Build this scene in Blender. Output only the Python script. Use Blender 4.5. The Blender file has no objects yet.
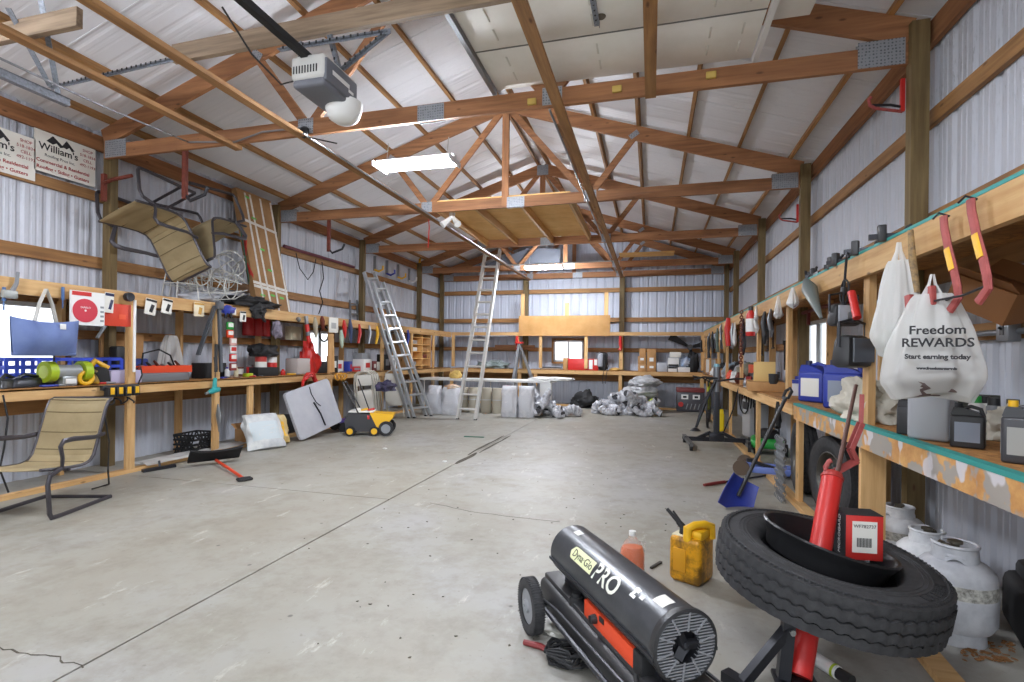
import bpy, bmesh, math, random
from mathutils import Vector as V, Matrix as M, noise as NZ
rnd = random.Random(11)
SC = bpy.context.scene
COL = SC.collection
PI = math.pi
R = math.radians
# ---------------------------------------------------------------- camera numbers (metres, floor z=0, room axis = +y)
F = 514.4; YAW = R(15.168); ROLL = R(.659); SY = 14.6; HC = 1.3
def ray(u, v):
    a = u - 512; b = v - 341 - SY
    c = math.cos(ROLL); s = math.sin(ROLL)
    xc = (a*c + b*s)/F; zc = (a*s - b*c)/F
    cy = math.cos(YAW); sy = math.sin(YAW)
    return V((xc*cy - sy, xc*sy + cy, zc))
def at(u, v, x=None, y=None, z=None):
    """point of the room seen at a place of the photograph, on the plane x=, y= or z="""
    d = ray(u, v)
    t = x/d.x if x is not None else y/d.y if y is not None else (z-HC)/d.z
    return V((0, 0, HC)) + d*t
# ---------------------------------------------------------------- materials
def lin(h):
    if isinstance(h, str):
        h = h.lstrip('#'); h = [int(h[i:i+2], 16)/255 for i in (0, 2, 4)]
    return [c/12.92 if c <= .04045 else ((c+.055)/1.055)**2.4 for c in h] + [1]
class NT:
    def __init__(s, name):
        s.m = bpy.data.materials.new(name); s.m.use_nodes = True
        s.t = s.m.node_tree; s.n = s.t.nodes; s.p = s.n['Principled BSDF']
    def add(s, kind, **kw):
        n = s.n.new(kind)
        for k, v in kw.items(): setattr(n, k, v)
        return n
    def link(s, a, b): s.t.links.new(a, b)
    def coord(s, kind='Object', scale=(1, 1, 1)):
        tc = s.add('ShaderNodeTexCoord'); mp = s.add('ShaderNodeMapping')
        mp.inputs['Scale'].default_value = scale
        s.link(tc.outputs[kind], mp.inputs[0]); return mp.outputs[0]
    def noise(s, vec, scale, detail=4, rough=.6):
        n = s.add('ShaderNodeTexNoise'); n.inputs['Scale'].default_value = scale
        n.inputs['Detail'].default_value = detail; n.inputs['Roughness'].default_value = rough
        s.link(vec, n.inputs['Vector']); return n.outputs[0]
    def ramp(s, fac, stops):
        r = s.add('ShaderNodeValToRGB'); e = r.color_ramp.elements
        while len(e) < len(stops): e.new(.5)
        for el, (p, c) in zip(e, stops): el.position = p; el.color = lin(c) if not isinstance(c, (int, float)) else (c, c, c, 1)
        s.link(fac, r.inputs[0]); return r.outputs[0]
    def mix(s, fac, a, b, mode='MIX'):
        m = s.add('ShaderNodeMix', data_type='RGBA', blend_type=mode)
        for k, v in ((0, fac), (6, a), (7, b)):
            sock = m.inputs[k]
            if hasattr(v, 'is_output'): s.link(v, sock)
            elif isinstance(v, (int, float)): sock.default_value = v if k == 0 else (v, v, v, 1)
            else: sock.default_value = lin(v) if isinstance(v, str) else v
        return m.outputs[2]
    def bump(s, h, strength=.3, dist=.01):
        b = s.add('ShaderNodeBump'); b.inputs['Strength'].default_value = strength; b.inputs['Distance'].default_value = dist
        s.link(h, b.inputs['Height']); s.link(b.outputs[0], s.p.inputs['Normal'])
    def col(s, c): s.link(c, s.p.inputs['Base Color'])
MATS = {}
def mat(name, c, rough=.55, metal=0, n=None, c2=None, bump=0, trans=0, alpha=1, coat=0, emit=0):
    """plain material: one colour, optionally mottled with a second one by noise of scale n"""
    if name in MATS: return MATS[name]
    t = NT(name); p = t.p
    p.inputs['Base Color'].default_value = lin(c); p.inputs['Roughness'].default_value = rough; p.inputs['Metallic'].default_value = metal
    if n:
        vec = t.coord(); f = t.noise(vec, n, 5, .65)
        if c2: t.col(t.ramp(f, [(.38, c), (.68, c2)]))
        if bump: t.bump(f, bump, .01)
    if trans: p.inputs['Transmission Weight'].default_value = trans; p.inputs['IOR'].default_value = 1.3
    if alpha < 1: p.inputs['Alpha'].default_value = alpha
    if coat: p.inputs['Coat Weight'].default_value = coat
    if emit: p.inputs['Emission Color'].default_value = lin(c); p.inputs['Emission Strength'].default_value = emit
    MATS[name] = t.m; return t.m
def wood(name, a, b, axis, vary=.18, knots=True):
    """sawn lumber with grain running along one axis, tone varying from board to board"""
    t = NT(name); sc = [26, 26, 26]; sc['xyz'.index(axis)] = 1.6
    tc = t.add('ShaderNodeTexCoord'); oi = t.add('ShaderNodeObjectInfo')
    off = t.add('ShaderNodeVectorMath', operation='ADD')
    mul = t.add('ShaderNodeVectorMath', operation='SCALE'); mul.inputs['Scale'].default_value = 37.0
    comb = t.add('ShaderNodeCombineXYZ')
    for i in range(3): t.link(oi.outputs['Random'], comb.inputs[i])
    t.link(comb.outputs[0], mul.inputs[0]); t.link(tc.outputs['Object'], off.inputs[0]); t.link(mul.outputs[0], off.inputs[1])
    mp = t.add('ShaderNodeMapping'); mp.inputs['Scale'].default_value = sc; t.link(off.outputs[0], mp.inputs[0])
    g = t.noise(mp.outputs[0], 1.0, 5, .6)
    base = t.ramp(g, [(.3, b), (.62, a)])
    big = t.noise(off.outputs[0], 1.7, 3, .5)
    base = t.mix(t.ramp(big, [(.45, 0.0), (.75, .55)]), base, b)
    if knots:
        kv = t.add('ShaderNodeTexVoronoi'); kv.inputs['Scale'].default_value = 1.0
        m2 = t.add('ShaderNodeMapping'); s2 = [9, 9, 9]; s2['xyz'.index(axis)] = 3.4
        m2.inputs['Scale'].default_value = s2; t.link(off.outputs[0], m2.inputs[0]); t.link(m2.outputs[0], kv.inputs['Vector'])
        base = t.mix(t.ramp(kv.outputs['Distance'], [(.05, .75), (.12, 0.0)]), base, '#4a2c18')
    hv = t.add('ShaderNodeHueSaturation')
    mr = t.add('ShaderNodeMapRange'); mr.inputs[3].default_value = 1-vary; mr.inputs[4].default_value = 1+vary
    t.link(oi.outputs['Random'], mr.inputs[0]); t.link(mr.outputs[0], hv.inputs['Value']); t.link(base, hv.inputs['Color'])
    t.col(hv.outputs[0]); t.p.inputs['Roughness'].default_value = .7
    t.bump(g, .25, .004)
    MATS[name] = t.m; return t.m
# ---------------------------------------------------------------- mesh builder
def frame(d, up=(0, 0, 1)):
    d = V(d).normalized(); up = V(up)
    if abs(d.dot(up)) > .98: up = V((0, 1, 0)) if abs(d.y) < .9 else V((1, 0, 0))
    s = d.cross(up).normalized(); return s, s.cross(d).normalized(), d     # side, up, dir
def TR(loc=(0, 0, 0), rz=0, rx=0, ry=0, s=1):
    return M.Translation(V(loc)) @ M.Rotation(rz, 4, 'Z') @ M.Rotation(ry, 4, 'Y') @ M.Rotation(rx, 4, 'X') @ M.Diagonal((s, s, s, 1))
class B:
    def __init__(s): s.bm = bmesh.new(); s.mi = 0; s.X = M.Identity(4)
    def at(s, X): s.X = X; return s
    def m(s, i): s.mi = i; return s
    def _poly(s, vs, fs, X=None):
        X = s.X if X is None else s.X @ X
        bv = [s.bm.verts.new(X @ V(p)) for p in vs]
        for f in fs:
            try:
                fc = s.bm.faces.new([bv[i] for i in f]); fc.material_index = s.mi
            except ValueError: pass
        return bv
    def _temp(s, tb, X=None):
        tb.verts.index_update()
        s._poly([v.co.copy() for v in tb.verts], [[v.index for v in f.verts] for f in tb.faces], X); tb.free()
    def box(s, c, d, X=None, bev=0, seg=2, taper=None):
        tb = bmesh.new(); bmesh.ops.create_cube(tb, size=1)
        for v in tb.verts:
            v.co = V((v.co.x*d[0], v.co.y*d[1], v.co.z*d[2]))
            if taper and v.co.z > 0: v.co.x *= taper; v.co.y *= taper
        if bev: bmesh.ops.bevel(tb, geom=list(tb.edges), offset=bev, segments=seg, affect='EDGES', profile=.5)
        s._temp(tb, M.Translation(V(c)) if X is None else X @ M.Translation(V(c))); return s
    def bar(s, p0, p1, w, h, up=(0, 0, 1), bev=0):
        p0, p1 = V(p0), V(p1); a, u, d = frame(p1-p0, up); L = (p1-p0).length
        X = M((a, u, d)).transposed().to_4x4(); X.translation = (p0+p1)/2
        return s.box((0, 0, 0), (w, h, L), X, bev)
    def tube(s, pts, r, n=8, closed=False, flat=1):
        pts = [V(p) for p in pts]; k = len(pts)
        rs = r if isinstance(r, (list, tuple)) else [r]*k
        rings = []; a = None
        for i, p in enumerate(pts):
            d = (pts[(i+1) % k]-pts[i-1]) if closed else (pts[min(i+1, k-1)]-pts[max(i-1, 0)])
            if d.length < 1e-9: d = V((0, 0, 1))
            d.normalize()
            if a is None: a = frame(d)[0]
            a = (a - d*a.dot(d)); a = a.normalized() if a.length > 1e-6 else frame(d)[0]
            b = d.cross(a)
            rings.append([p + a*math.cos(t)*rs[i] + b*math.sin(t)*rs[i]*flat for t in [2*PI*j/n for j in range(n)]])
        vs = [q for g in rings for q in g]; fs = []
        for i in range(k if closed else k-1):
            i2 = (i+1) % k
            for j in range(n): fs.append((i*n+j, i*n+(j+1) % n, i2*n+(j+1) % n, i2*n+j))
        if not closed: fs += [tuple(range(n))[::-1], tuple((k-1)*n+j for j in range(n))]
        s._poly(vs, fs); return s
    def cyl(s, p0, p1, r0, r1=None, n=16): return s.tube([p0, p1], [r0, r0 if r1 is None else r1], n)
    def lathe(s, prof, n=24, X=None, caps=True):
        k = len(prof); vs = []; fs = []
        for r, z in prof:
            for j in range(n): vs.append((max(r, 1e-4)*math.cos(2*PI*j/n), max(r, 1e-4)*math.sin(2*PI*j/n), z))
        for i in range(k-1):
            for j in range(n): fs.append((i*n+j, i*n+(j+1) % n, (i+1)*n+(j+1) % n, (i+1)*n+j))
        if caps: fs += [tuple(range(n))[::-1], tuple((k-1)*n+j for j in range(n))]
        s._poly(vs, fs, X); return s
    def prism(s, poly, z0, z1, X=None):
        n = len(poly)
        vs = [(x, y, z0) for x, y in poly] + [(x, y, z1) for x, y in poly]
        fs = [tuple(range(n))[::-1], tuple(range(n, 2*n))] + [(i, (i+1) % n, n+(i+1) % n, n+i) for i in range(n)]
        s._poly(vs, fs, X); return s
    def sph(s, c, r, n=12, X=None):
        if isinstance(r, (int, float)): r = (r, r, r)
        m = n//2; vs = [(0, 0, -1)]; fs = []
        for i in range(1, m):
            a = -PI/2 + PI*i/m
            for j in range(n): vs.append((math.cos(a)*math.cos(2*PI*j/n), math.cos(a)*math.sin(2*PI*j/n), math.sin(a)))
        vs.append((0, 0, 1)); L = len(vs)-1
        for j in range(n):
            fs.append((0, 1+(j+1) % n, 1+j)); fs.append((L, L-n+j, L-n+(j+1) % n))
            for i in range(m-2): fs.append((1+i*n+j, 1+i*n+(j+1) % n, 1+(i+1)*n+(j+1) % n, 1+(i+1)*n+j))
        vs = [(c[0]+x*r[0], c[1]+y*r[1], c[2]+z*r[2]) for x, y, z in vs]
        s._poly(vs, fs, X); return s
    def grid(s, fn, nu, nv, X=None, cu=False):
        vs = [fn(i/nu, j/nv) for j in range(nv+1) for i in range(nu if cu else nu+1)]; w = nu if cu else nu+1; fs = []
        for j in range(nv):
            for i in range(nu): i2 = (i+1) % w; fs.append((j*w+i, j*w+i2, (j+1)*w+i2, (j+1)*w+i))
        s._poly(vs, fs, X); return s
    def slab(s, fn, nu, nv, th, X=None):
        """sheet of thickness th whose middle surface is fn(a,b)"""
        def nrm(a, b):
            e = 1e-3; p = V(fn(a, b)); q = V(fn(min(a+e, 1), b))-V(fn(max(a-e, 0), b)); w = V(fn(a, min(b+e, 1)))-V(fn(a, max(b-e, 0)))
            return p, q.cross(w).normalized()
        w = nu+1; top = []; bot = []
        for j in range(nv+1):
            for i in range(nu+1):
                p, k = nrm(i/nu, j/nv); top.append(p+k*th/2); bot.append(p-k*th/2)
        N = len(top); fs = []
        for j in range(nv):
            for i in range(nu):
                q = (j*w+i, j*w+i+1, (j+1)*w+i+1, (j+1)*w+i); fs.append(q); fs.append(tuple(N+x for x in q[::-1]))
        rim = [i for i in range(nu)] + [j*w+nu for j in range(nv)] + [nv*w+i for i in range(nu, 0, -1)] + [j*w for j in range(nv, 0, -1)]
        for a, b in zip(rim, rim[1:]+rim[:1]): fs.append((b, a, N+a, N+b))
        s._poly(top+bot, fs, X); return s
    def blob(s, c, r, seed=0, amp=.18, freq=2.2, sub=3, flat=None, X=None):
        tb = bmesh.new(); bmesh.ops.create_icosphere(tb, subdivisions=sub, radius=1)
        o = V((seed*3.7, seed*1.3, seed*7.1))
        for v in tb.verts:
            k = 1 + amp*NZ.noise(v.co*freq+o) + amp*.5*NZ.noise(v.co*freq*2.7+o)
            v.co = V((v.co.x*r[0]*k, v.co.y*r[1]*k, v.co.z*r[2]*k))
            if flat is not None and v.co.z < -flat*r[2]: v.co.z = -flat*r[2]
        s._temp(tb, M.Translation(V(c)) if X is None else X @ M.Translation(V(c))); return s
    def text(s, txt, size, X, depth=.001, fn=None, align='CENTER', bold=0):
        cu = bpy.data.curves.new('t', 'FONT'); cu.body = txt; cu.size = size; cu.align_x = align; cu.align_y = 'CENTER'
        cu.extrude = depth; cu.offset = bold; cu.resolution_u = 3
        o = bpy.data.objects.new('t', cu); COL.objects.link(o)
        dg = bpy.context.evaluated_depsgraph_get(); dg.update()
        me = bpy.data.meshes.new_from_object(o.evaluated_get(dg))
        vs = [v.co.copy() for v in me.vertices]; fs = [tuple(p.vertices) for p in me.polygons]
        if fn: vs = [fn(v) for v in vs]
        s._poly(vs, fs, X)
        bpy.data.objects.remove(o); bpy.data.curves.remove(cu); bpy.data.meshes.remove(me); return s
    def mesh(s, name, mats, inv=None, smooth=0):
        me = bpy.data.meshes.new(name)
        bmesh.ops.recalc_face_normals(s.bm, faces=s.bm.faces)
        if inv is not None: bmesh.ops.transform(s.bm, matrix=inv, verts=s.bm.verts)
        if smooth:
            for f in s.bm.faces: f.smooth = True
        s.bm.to_mesh(me); s.bm.free()
        for m in (mats if isinstance(mats, (list, tuple)) else [mats]): me.materials.append(m)
        if smooth: me.set_sharp_from_angle(angle=R(smooth))
        return me
def props(o, label=None, cat=None, group=None, kind=None):
    for k, v in (('label', label), ('category', cat), ('group', group), ('kind', kind)):
        if v: o[k] = v
    return o
def one(name, b, m, label, cat=None, group=None, kind=None, base=None, smooth=40):
    """a thing that is one mesh; b is in room coordinates"""
    if base is None:
        xs = [v.co for v in b.bm.verts]; lo = [min(v[i] for v in xs) for i in range(3)]; hi = [max(v[i] for v in xs) for i in range(3)]
        base = V(((lo[0]+hi[0])/2, (lo[1]+hi[1])/2, lo[2]))
    o = bpy.data.objects.new(name, b.mesh(name, m, M.Translation(-V(base)), smooth)); COL.objects.link(o); o.location = base
    return props(o, label, cat, group, kind)
class T:
    """a thing made of parts under an Empty; parts are built in the thing's own coordinates unless room=True"""
    def __init__(s, name, label, cat, loc=(0, 0, 0), rz=0, group=None, X=None, kind=None, room=False):
        s.o = bpy.data.objects.new(name, None); COL.objects.link(s.o); s.o.empty_display_size = .1
        s.X = X if X is not None else TR(loc, rz); s.o.matrix_world = s.X; s.room = room
        s.inv = s.X.inverted() if room else None
        props(s.o, label, cat, group, kind)
    def part(s, name, b, m, sub=None, label=None, smooth=40, kind=None):
        o = bpy.data.objects.new(name, b.mesh(name, m, s.inv, smooth)); COL.objects.link(o); o.parent = sub or s.o
        return props(o, label, kind=kind)
def dup(t, loc=None, rz=0, label=None, group=None, X=None):
    o = t.o if isinstance(t, T) else t
    r = o.copy(); COL.objects.link(r); r.matrix_world = X if X is not None else TR(loc, rz)
    if label: r['label'] = label
    if group: r['group'] = group
    for ch in list(o.children):
        c = ch.copy(); COL.objects.link(c); c.parent = r
        for g in list(ch.children):
            d = g.copy(); COL.objects.link(d); d.parent = c
    return r
# ================================================================ materials of the building
BROWN, BROWN2 = '#9a6238', '#6d4124'
W = {}
for ax in 'xyz':
    W['truss'+ax] = wood('truss_wood_'+ax, '#a3714a', '#7a5134', ax, .12)
    W['stud'+ax] = wood('stud_wood_'+ax, '#d9b27c', '#bd8e56', ax, .12)
    W['girt'+ax] = wood('girt_wood_'+ax, '#a87c4c', '#7d5833', ax, .15)
    W['post'+ax] = wood('post_wood_'+ax, '#7d6a46', '#574628', ax, .1)
    W['grey'+ax] = wood('weathered_wood_'+ax, '#a08a72', '#6e5c4a', ax, .1)
def ply(name, a, b, flake=False):
    t = NT(name); v = t.coord()
    f = t.noise(v, 3, 4, .6); c = t.ramp(f, [(.35, a), (.7, b)])
    if flake:
        vo = t.add('ShaderNodeTexVoronoi'); vo.inputs['Scale'].default_value = 38; t.link(v, vo.inputs['Vector'])
        sp = t.add('ShaderNodeSeparateColor'); t.link(vo.outputs['Color'], sp.inputs[0])
        c = t.mix(t.ramp(sp.outputs[0], [(.2, 0.0), (.9, .7)]), c, '#7d5226')
    else:
        c = t.mix(t.ramp(t.noise(t.coord('Object', (1, 6, 1)), 4, 4), [(.5, 0.0), (.7, .3)]), c, '#b07a3c')
    t.col(c); t.p.inputs['Roughness'].default_value = .75; MATS[name] = t.m; return t.m
OSB = ply('flake_board', '#c08a4c', '#9c6a34', True)
PLY = ply('plywood', '#f0c684', '#e0ae66')
tg_ = NT('galvanised_plate'); v_ = tg_.add('ShaderNodeTexVoronoi'); v_.inputs['Scale'].default_value = 42; v_.inputs['Randomness'].default_value = .25
tg_.link(tg_.coord(), v_.inputs['Vector']); tg_.col(tg_.ramp(v_.outputs['Distance'], [(.2, '#5c6066'), (.34, '#9a9ea4')])); tg_.p.inputs['Roughness'].default_value = .5; tg_.p.inputs['Metallic'].default_value = .3
GALV = tg_.m
# painted ribbed steel: dirt runs down it in fine streaks
def steel(name, a, dirt, amount, streak=(9, 9, .5), zr=None):
    t = NT(name)
    s = t.noise(t.coord('Object', streak), 6, 6, .75)
    sp = t.noise(t.coord('Object', (5, 5, 1.2)), 9, 6, .8)
    big = t.noise(t.coord(), .55, 2)
    f = t.mix(1.0, t.ramp(s, [(.48, 0.0), (.66, 1.0)]), t.ramp(sp, [(.45, 0.0), (.62, 1.0)]), 'MULTIPLY')
    f = t.mix(1.0, f, t.ramp(big, [(.42, 0.05), (.62, amount)]), 'MULTIPLY')
    if zr:
        sx = t.add('ShaderNodeSeparateXYZ'); tc = t.add('ShaderNodeTexCoord'); t.link(tc.outputs['Object'], sx.inputs[0])
        mr = t.add('ShaderNodeMapRange'); mr.inputs[1].default_value = zr[0]; mr.inputs[2].default_value = zr[1]; mr.inputs[3].default_value = .06; mr.inputs[4].default_value = 1
        t.link(sx.outputs[2], mr.inputs[0]); f = t.mix(1.0, f, mr.outputs[0], 'MULTIPLY')
    t.col(t.mix(f, a, dirt)); t.p.inputs['Roughness'].default_value = .5; MATS[name] = t.m; return t.m
WALLM = steel('wall_steel', '#c2c6d0', '#4c4c48', 1.0, (14, 14, .8), (2.3, 3.3))
WALLB = steel('back_wall_steel', '#c0c6d4', '#5a5a5a', .3)
ROOFM = steel('roof_steel', '#dfe0e5', '#a8a8aa', .25, (.4, 4, 4))
# concrete: joints, cracks, stains and scuffs
def concrete():
    t = NT('concrete'); v = t.coord()
    a = t.noise(v, .7, 6, .62); b = t.noise(v, 4.5, 7, .7); c = t.noise(v, 26, 4, .7)
    col = t.ramp(a, [(.3, '#938d80'), (.5, '#9d9a90'), (.7, '#a5a4a2')])
    col = t.mix(t.ramp(b, [(.46, 0.0), (.75, .7)]), col, '#7d7666')
    col = t.mix(t.ramp(t.noise(t.coord('Object', (1, .35, 1)), 7, 6, .75), [(.6, 0.0), (.7, .6)]), col, '#cbc8bf')
    col = t.mix(t.ramp(c, [(.63, 0.0), (.72, .45)]), col, '#6e6a60')
    # scattered dark chips
    vo = t.add('ShaderNodeTexVoronoi'); vo.inputs['Scale'].default_value = 3.1; t.link(v, vo.inputs['Vector'])
    col = t.mix(t.ramp(vo.outputs['Distance'], [(.03, .7), (.05, 0.0)]), col, '#4e4a44')
    t.col(col); t.p.inputs['Roughness'].default_value = .52
    t.bump(b, .12, .01); MATS['concrete'] = t.m; return t.m
CONC = concrete()
JOINT = mat('joint_filler', '#7c776a', .9, 0, 60, '#5a564c')
CRACK = mat('crack_dirt', '#5a5448', .95, 0, 30, '#37332c')
# ================================================================ dimensions
XL, XR = -5.88, 1.76            # room faces of the side posts
WL, WR, WB = -6.07, 1.95, 14.14  # sheeting
TY = [4.33, 7.13, 9.72, 12.49, 13.95]
ZC = 3.43                        # underside of the bottom chords
CX = (XL+XR)/2; SL = .325
def ztop(x): return 3.77 + SL*((XR-CX)-abs(x-CX))      # top of the top chords
def zroof(x): return ztop(x)+.075
Y0 = -1.2
def S(name, b, m, label=None, cat=None, smooth=0, group=None): return one(name, b, m, label, cat, group, 'structure', smooth=smooth)
# ---------------------------------------------------------------- floor: four slabs with open joints
XJ, YJ = -2.245, 4.17
b = B(); g = .006
b.box(((WL-.3+XJ)/2-g, (Y0-.5+YJ)/2-g, -.06), (XJ-WL+.3-2*g, YJ-Y0+.5-2*g, .12))
b.box(((WL-.3+XJ)/2-g, (YJ+WB+.3)/2, -.06), (XJ-WL+.3-2*g, WB+.3-YJ, .12))
b.box(((WR+.3+XJ)/2, (Y0-.5+WB+.3)/2, -.06), (WR+.3-XJ, WB+.8-Y0, .12))
b.box((XJ-.0, (8.02+WB+.3)/2, -.06), (2*g, WB+.3-8.02, .12))
floor = S('floor', b, CONC, 'grey stained concrete slab floor with control joints', 'floor')
b = B(); b.box(((WL+WR)/2, (Y0+WB)/2, -.1), (WR-WL+.6, WB-Y0+.8, .17))
o = bpy.data.objects.new('joint_filler', b.mesh('joint_filler', JOINT, M.Translation(-floor.location))); COL.objects.link(o); o.parent = floor
b = B()   # ragged spall along the long joint
def rag(y0, y1, x, w, n):
    L = []; Rr = []
    for i in range(n+1):
        y = y0+(y1-y0)*i/n; k = w*(.35+.65*math.sin(PI*i/n)**.6)*(1+.5*NZ.noise(V((y*3, x, 1))))
        c = x+.02*NZ.noise(V((y*2, 5, x)))
        L.append((c-k, y)); Rr.append((c+k, y))
    b.prism(L+Rr[::-1], .0005, .002)
rag(5.75, 6.5, XJ+.01, .035, 14); rag(6.3, 8.0, XJ-.05, .02, 20); rag(6.5, 8.05, XJ+.05, .018, 20)
def crack(pts, w=.004):
    P = [V((p.x, p.y, 0)) for p in pts]
    for p, q in zip(P, P[1:]):
        n = 6; last = p
        for i in range(1, n+1):
            c = p.lerp(q, i/n) + V((rnd.uniform(-.012, .012), rnd.uniform(-.012, .012), 0))*(i < n)
            d = (c-last); s_ = V((-d.y, d.x, 0)).normalized()*w*rnd.uniform(.5, 1)
            b.prism([tuple((last-s_)[:2]), tuple((last+s_)[:2]), tuple((c+s_)[:2]), tuple((c-s_)[:2])], .0004, .0014); last = c
crack([at(-20, 640, z=0), at(18, 653, z=0), at(50, 656, z=0), at(83, 668, z=0)])
crack([at(430, 503, z=0), at(480, 513, z=0), at(560, 522, z=0)], .0025)
o = bpy.data.objects.new('floor_crack', b.mesh('floor_crack', CRACK, M.Translation(-floor.location))); COL.objects.link(o); o.parent = floor
b = B(); b.box((-2, -7, -.14), (30, 11, .1))
S('driveway', b, mat('driveway_gravel', '#a9a59a', .9, 0, 8, '#8b877c'), 'pale gravel drive outside the door openings', 'driveway')
# ---------------------------------------------------------------- ribbed walls
def profile(a0, a1, pitch=.229, h=.019):
    pts = []; a = a0
    while a < a1:
        for da, k in ((0, 0), (.025, 1), (.052, 1), (.077, 0), (.115, 0), (.122, .22), (.136, .22), (.143, 0), (.172, 0), (.179, .22), (.193, .22), (.2, 0)):
            if a+da <= a1: pts.append((a+da, k*h))
        a += pitch
    pts.append((a1, 0)); return pts
def ribwall(axis, pos, out, a0, a1, z0, z1, holes=()):
    """sheet with vertical ribs; out = +-1 direction the ribs bulge; z1 may be a function of the position; holes (a0,a1,z0,z1)"""
    b = B(); pts = profile(a0, a1)
    cuts = sorted({h[0] for h in holes} | {h[1] for h in holes})
    def dep(a):
        for (p, q), (r, s) in zip(pts, pts[1:]):
            if p <= a <= r: return q+(s-q)*(a-p)/max(r-p, 1e-6)
        return 0
    allp = sorted(set(pts) | {(c, dep(c)) for c in cuts})
    P = lambda a, d, z: (pos+out*d, a, z) if axis == 'y' else (a, pos+out*d, z)
    for (a, d), (a2, d2) in zip(allp, allp[1:]):
        if a2-a < 1e-6: continue
        mid = (a+a2)/2; segs = [(z0, None)]
        for h in holes:
            if h[0] <= mid <= h[1]: segs = [(z0, h[2]), (h[3], None)]
        for lo, hi in segs:
            t1, t2 = (z1(a), z1(a2)) if callable(z1) else (z1, z1)
            h1, h2 = (hi, hi) if hi is not None else (t1, t2)
            b._poly([P(a, d, lo), P(a2, d2, lo), P(a2, d2, h2), P(a, d, h1)], [(0, 1, 2, 3)])
    return b
WINL = [(2.15, 4.02, 1.0, 1.78), (8.05, 8.75, 1.02, 1.72)]
WINR = [(6.35, 7.33, 1.2, 1.76)]
WINB = [(-2.62, -1.80, 1.15, 1.74)]
S('wall_left', ribwall('y', WL, -1, Y0, WB, 0, 3.86, WINL), WALLM, 'ribbed steel left wall with dirty streaks', 'wall')
S('wall_right', ribwall('y', WR, 1, Y0, WB, 0, 3.86, WINR), WALLM, 'ribbed steel right wall with dark speckled streaks near the eave', 'wall')
S('wall_back', ribwall('x', WB, 1, WL, WR, 0, lambda x: zroof(x)+.04, WINB), WALLB, 'ribbed pale steel end wall with gable', 'wall')
# front wall behind the camera with two open door bays
b = B()
for x0, x1 in ((WL-.1, -5.3), (-2.3, -1.7), (1.3, WR+.1)): b.box(((x0+x1)/2, Y0, 1.6), (x1-x0, .14, 3.2))
n = 16
for i in range(n):
    x0, x1 = WL-.1+(WR-WL+.2)*i/n, WL-.1+(WR-WL+.2)*(i+1)/n; zt = min(zroof(x0), zroof(x1))
    b.box(((x0+x1)/2, Y0, (3.2+zt)/2), (x1-x0, .12, zt-3.2))
S('wall_front', b, mat('front_steel', '#c3c7d0', .5), 'front wall with two open door bays behind the camera', 'wall')
# ---------------------------------------------------------------- roof sheets (their undersides are what one sees)
def roof_sheet(side):
    b = B(); pts = profile(Y0-.3, WB+.2, .31, .006); k = 0
    xe = WL-.25 if side < 0 else WR+.25
    for (a, d), (a2, d2) in zip(pts, pts[1:]):
        b._poly([(xe, a, zroof(xe)+d), (CX, a, zroof(CX)+d), (CX, a2, zroof(CX)+d2), (xe, a2, zroof(xe)+d2)], [(0, 1, 2, 3)])
    y = Y0
    while y < WB:                                    # lap seams
        y += .93; b._poly([(xe, y, zroof(xe)-.006), (CX, y, zroof(CX)-.006), (CX, y+.012, zroof(CX)-.006), (xe, y+.012, zroof(xe)-.006),
                           (xe, y, zroof(xe)+.01), (CX, y, zroof(CX)+.01), (CX, y+.012, zroof(CX)+.01), (xe, y+.012, zroof(xe)+.01)],
                          [(0, 1, 2, 3), (4, 5, 6, 7), (0, 1, 5, 4), (2, 3, 7, 6)])
    return b
S('ceiling', roof_sheet(-1), ROOFM, 'white ribbed steel roof underside, slope above the left wall', 'roof')
S('ceiling', roof_sheet(1), ROOFM, 'white ribbed steel roof underside, slope above the right wall', 'roof')
b = B()     # translucent-bright ridge vent strip
b.box((CX, (Y0+WB)/2, zroof(CX)+.06), (.5, WB-Y0+.4, .02)); S('ridge_cap', b, mat('ridge_white', '#d8d8d8', .6), 'white ridge cap along the roof peak', 'roof')
# ---------------------------------------------------------------- purlins
for side in (-1, 1):
    for i, k in enumerate((.12, .72, 1.34, 1.98, 2.58, 3.2, 3.78)):
        x = CX+side*(XR-CX+.02-k) if k < 3.7 else CX+side*.1
        b = B()
        b.box((0, 0, 0), (.038, WB-Y0, .075), TR((x, (Y0+WB)/2, ztop(x)+.032), 0, 0, side*math.atan(SL)))
        S('purlin', b, W['girty'], ('roof purlin number %d up from the %s eave' % (i+1, 'left' if side < 0 else 'right')), 'purlin', group='roof purlins')
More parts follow.
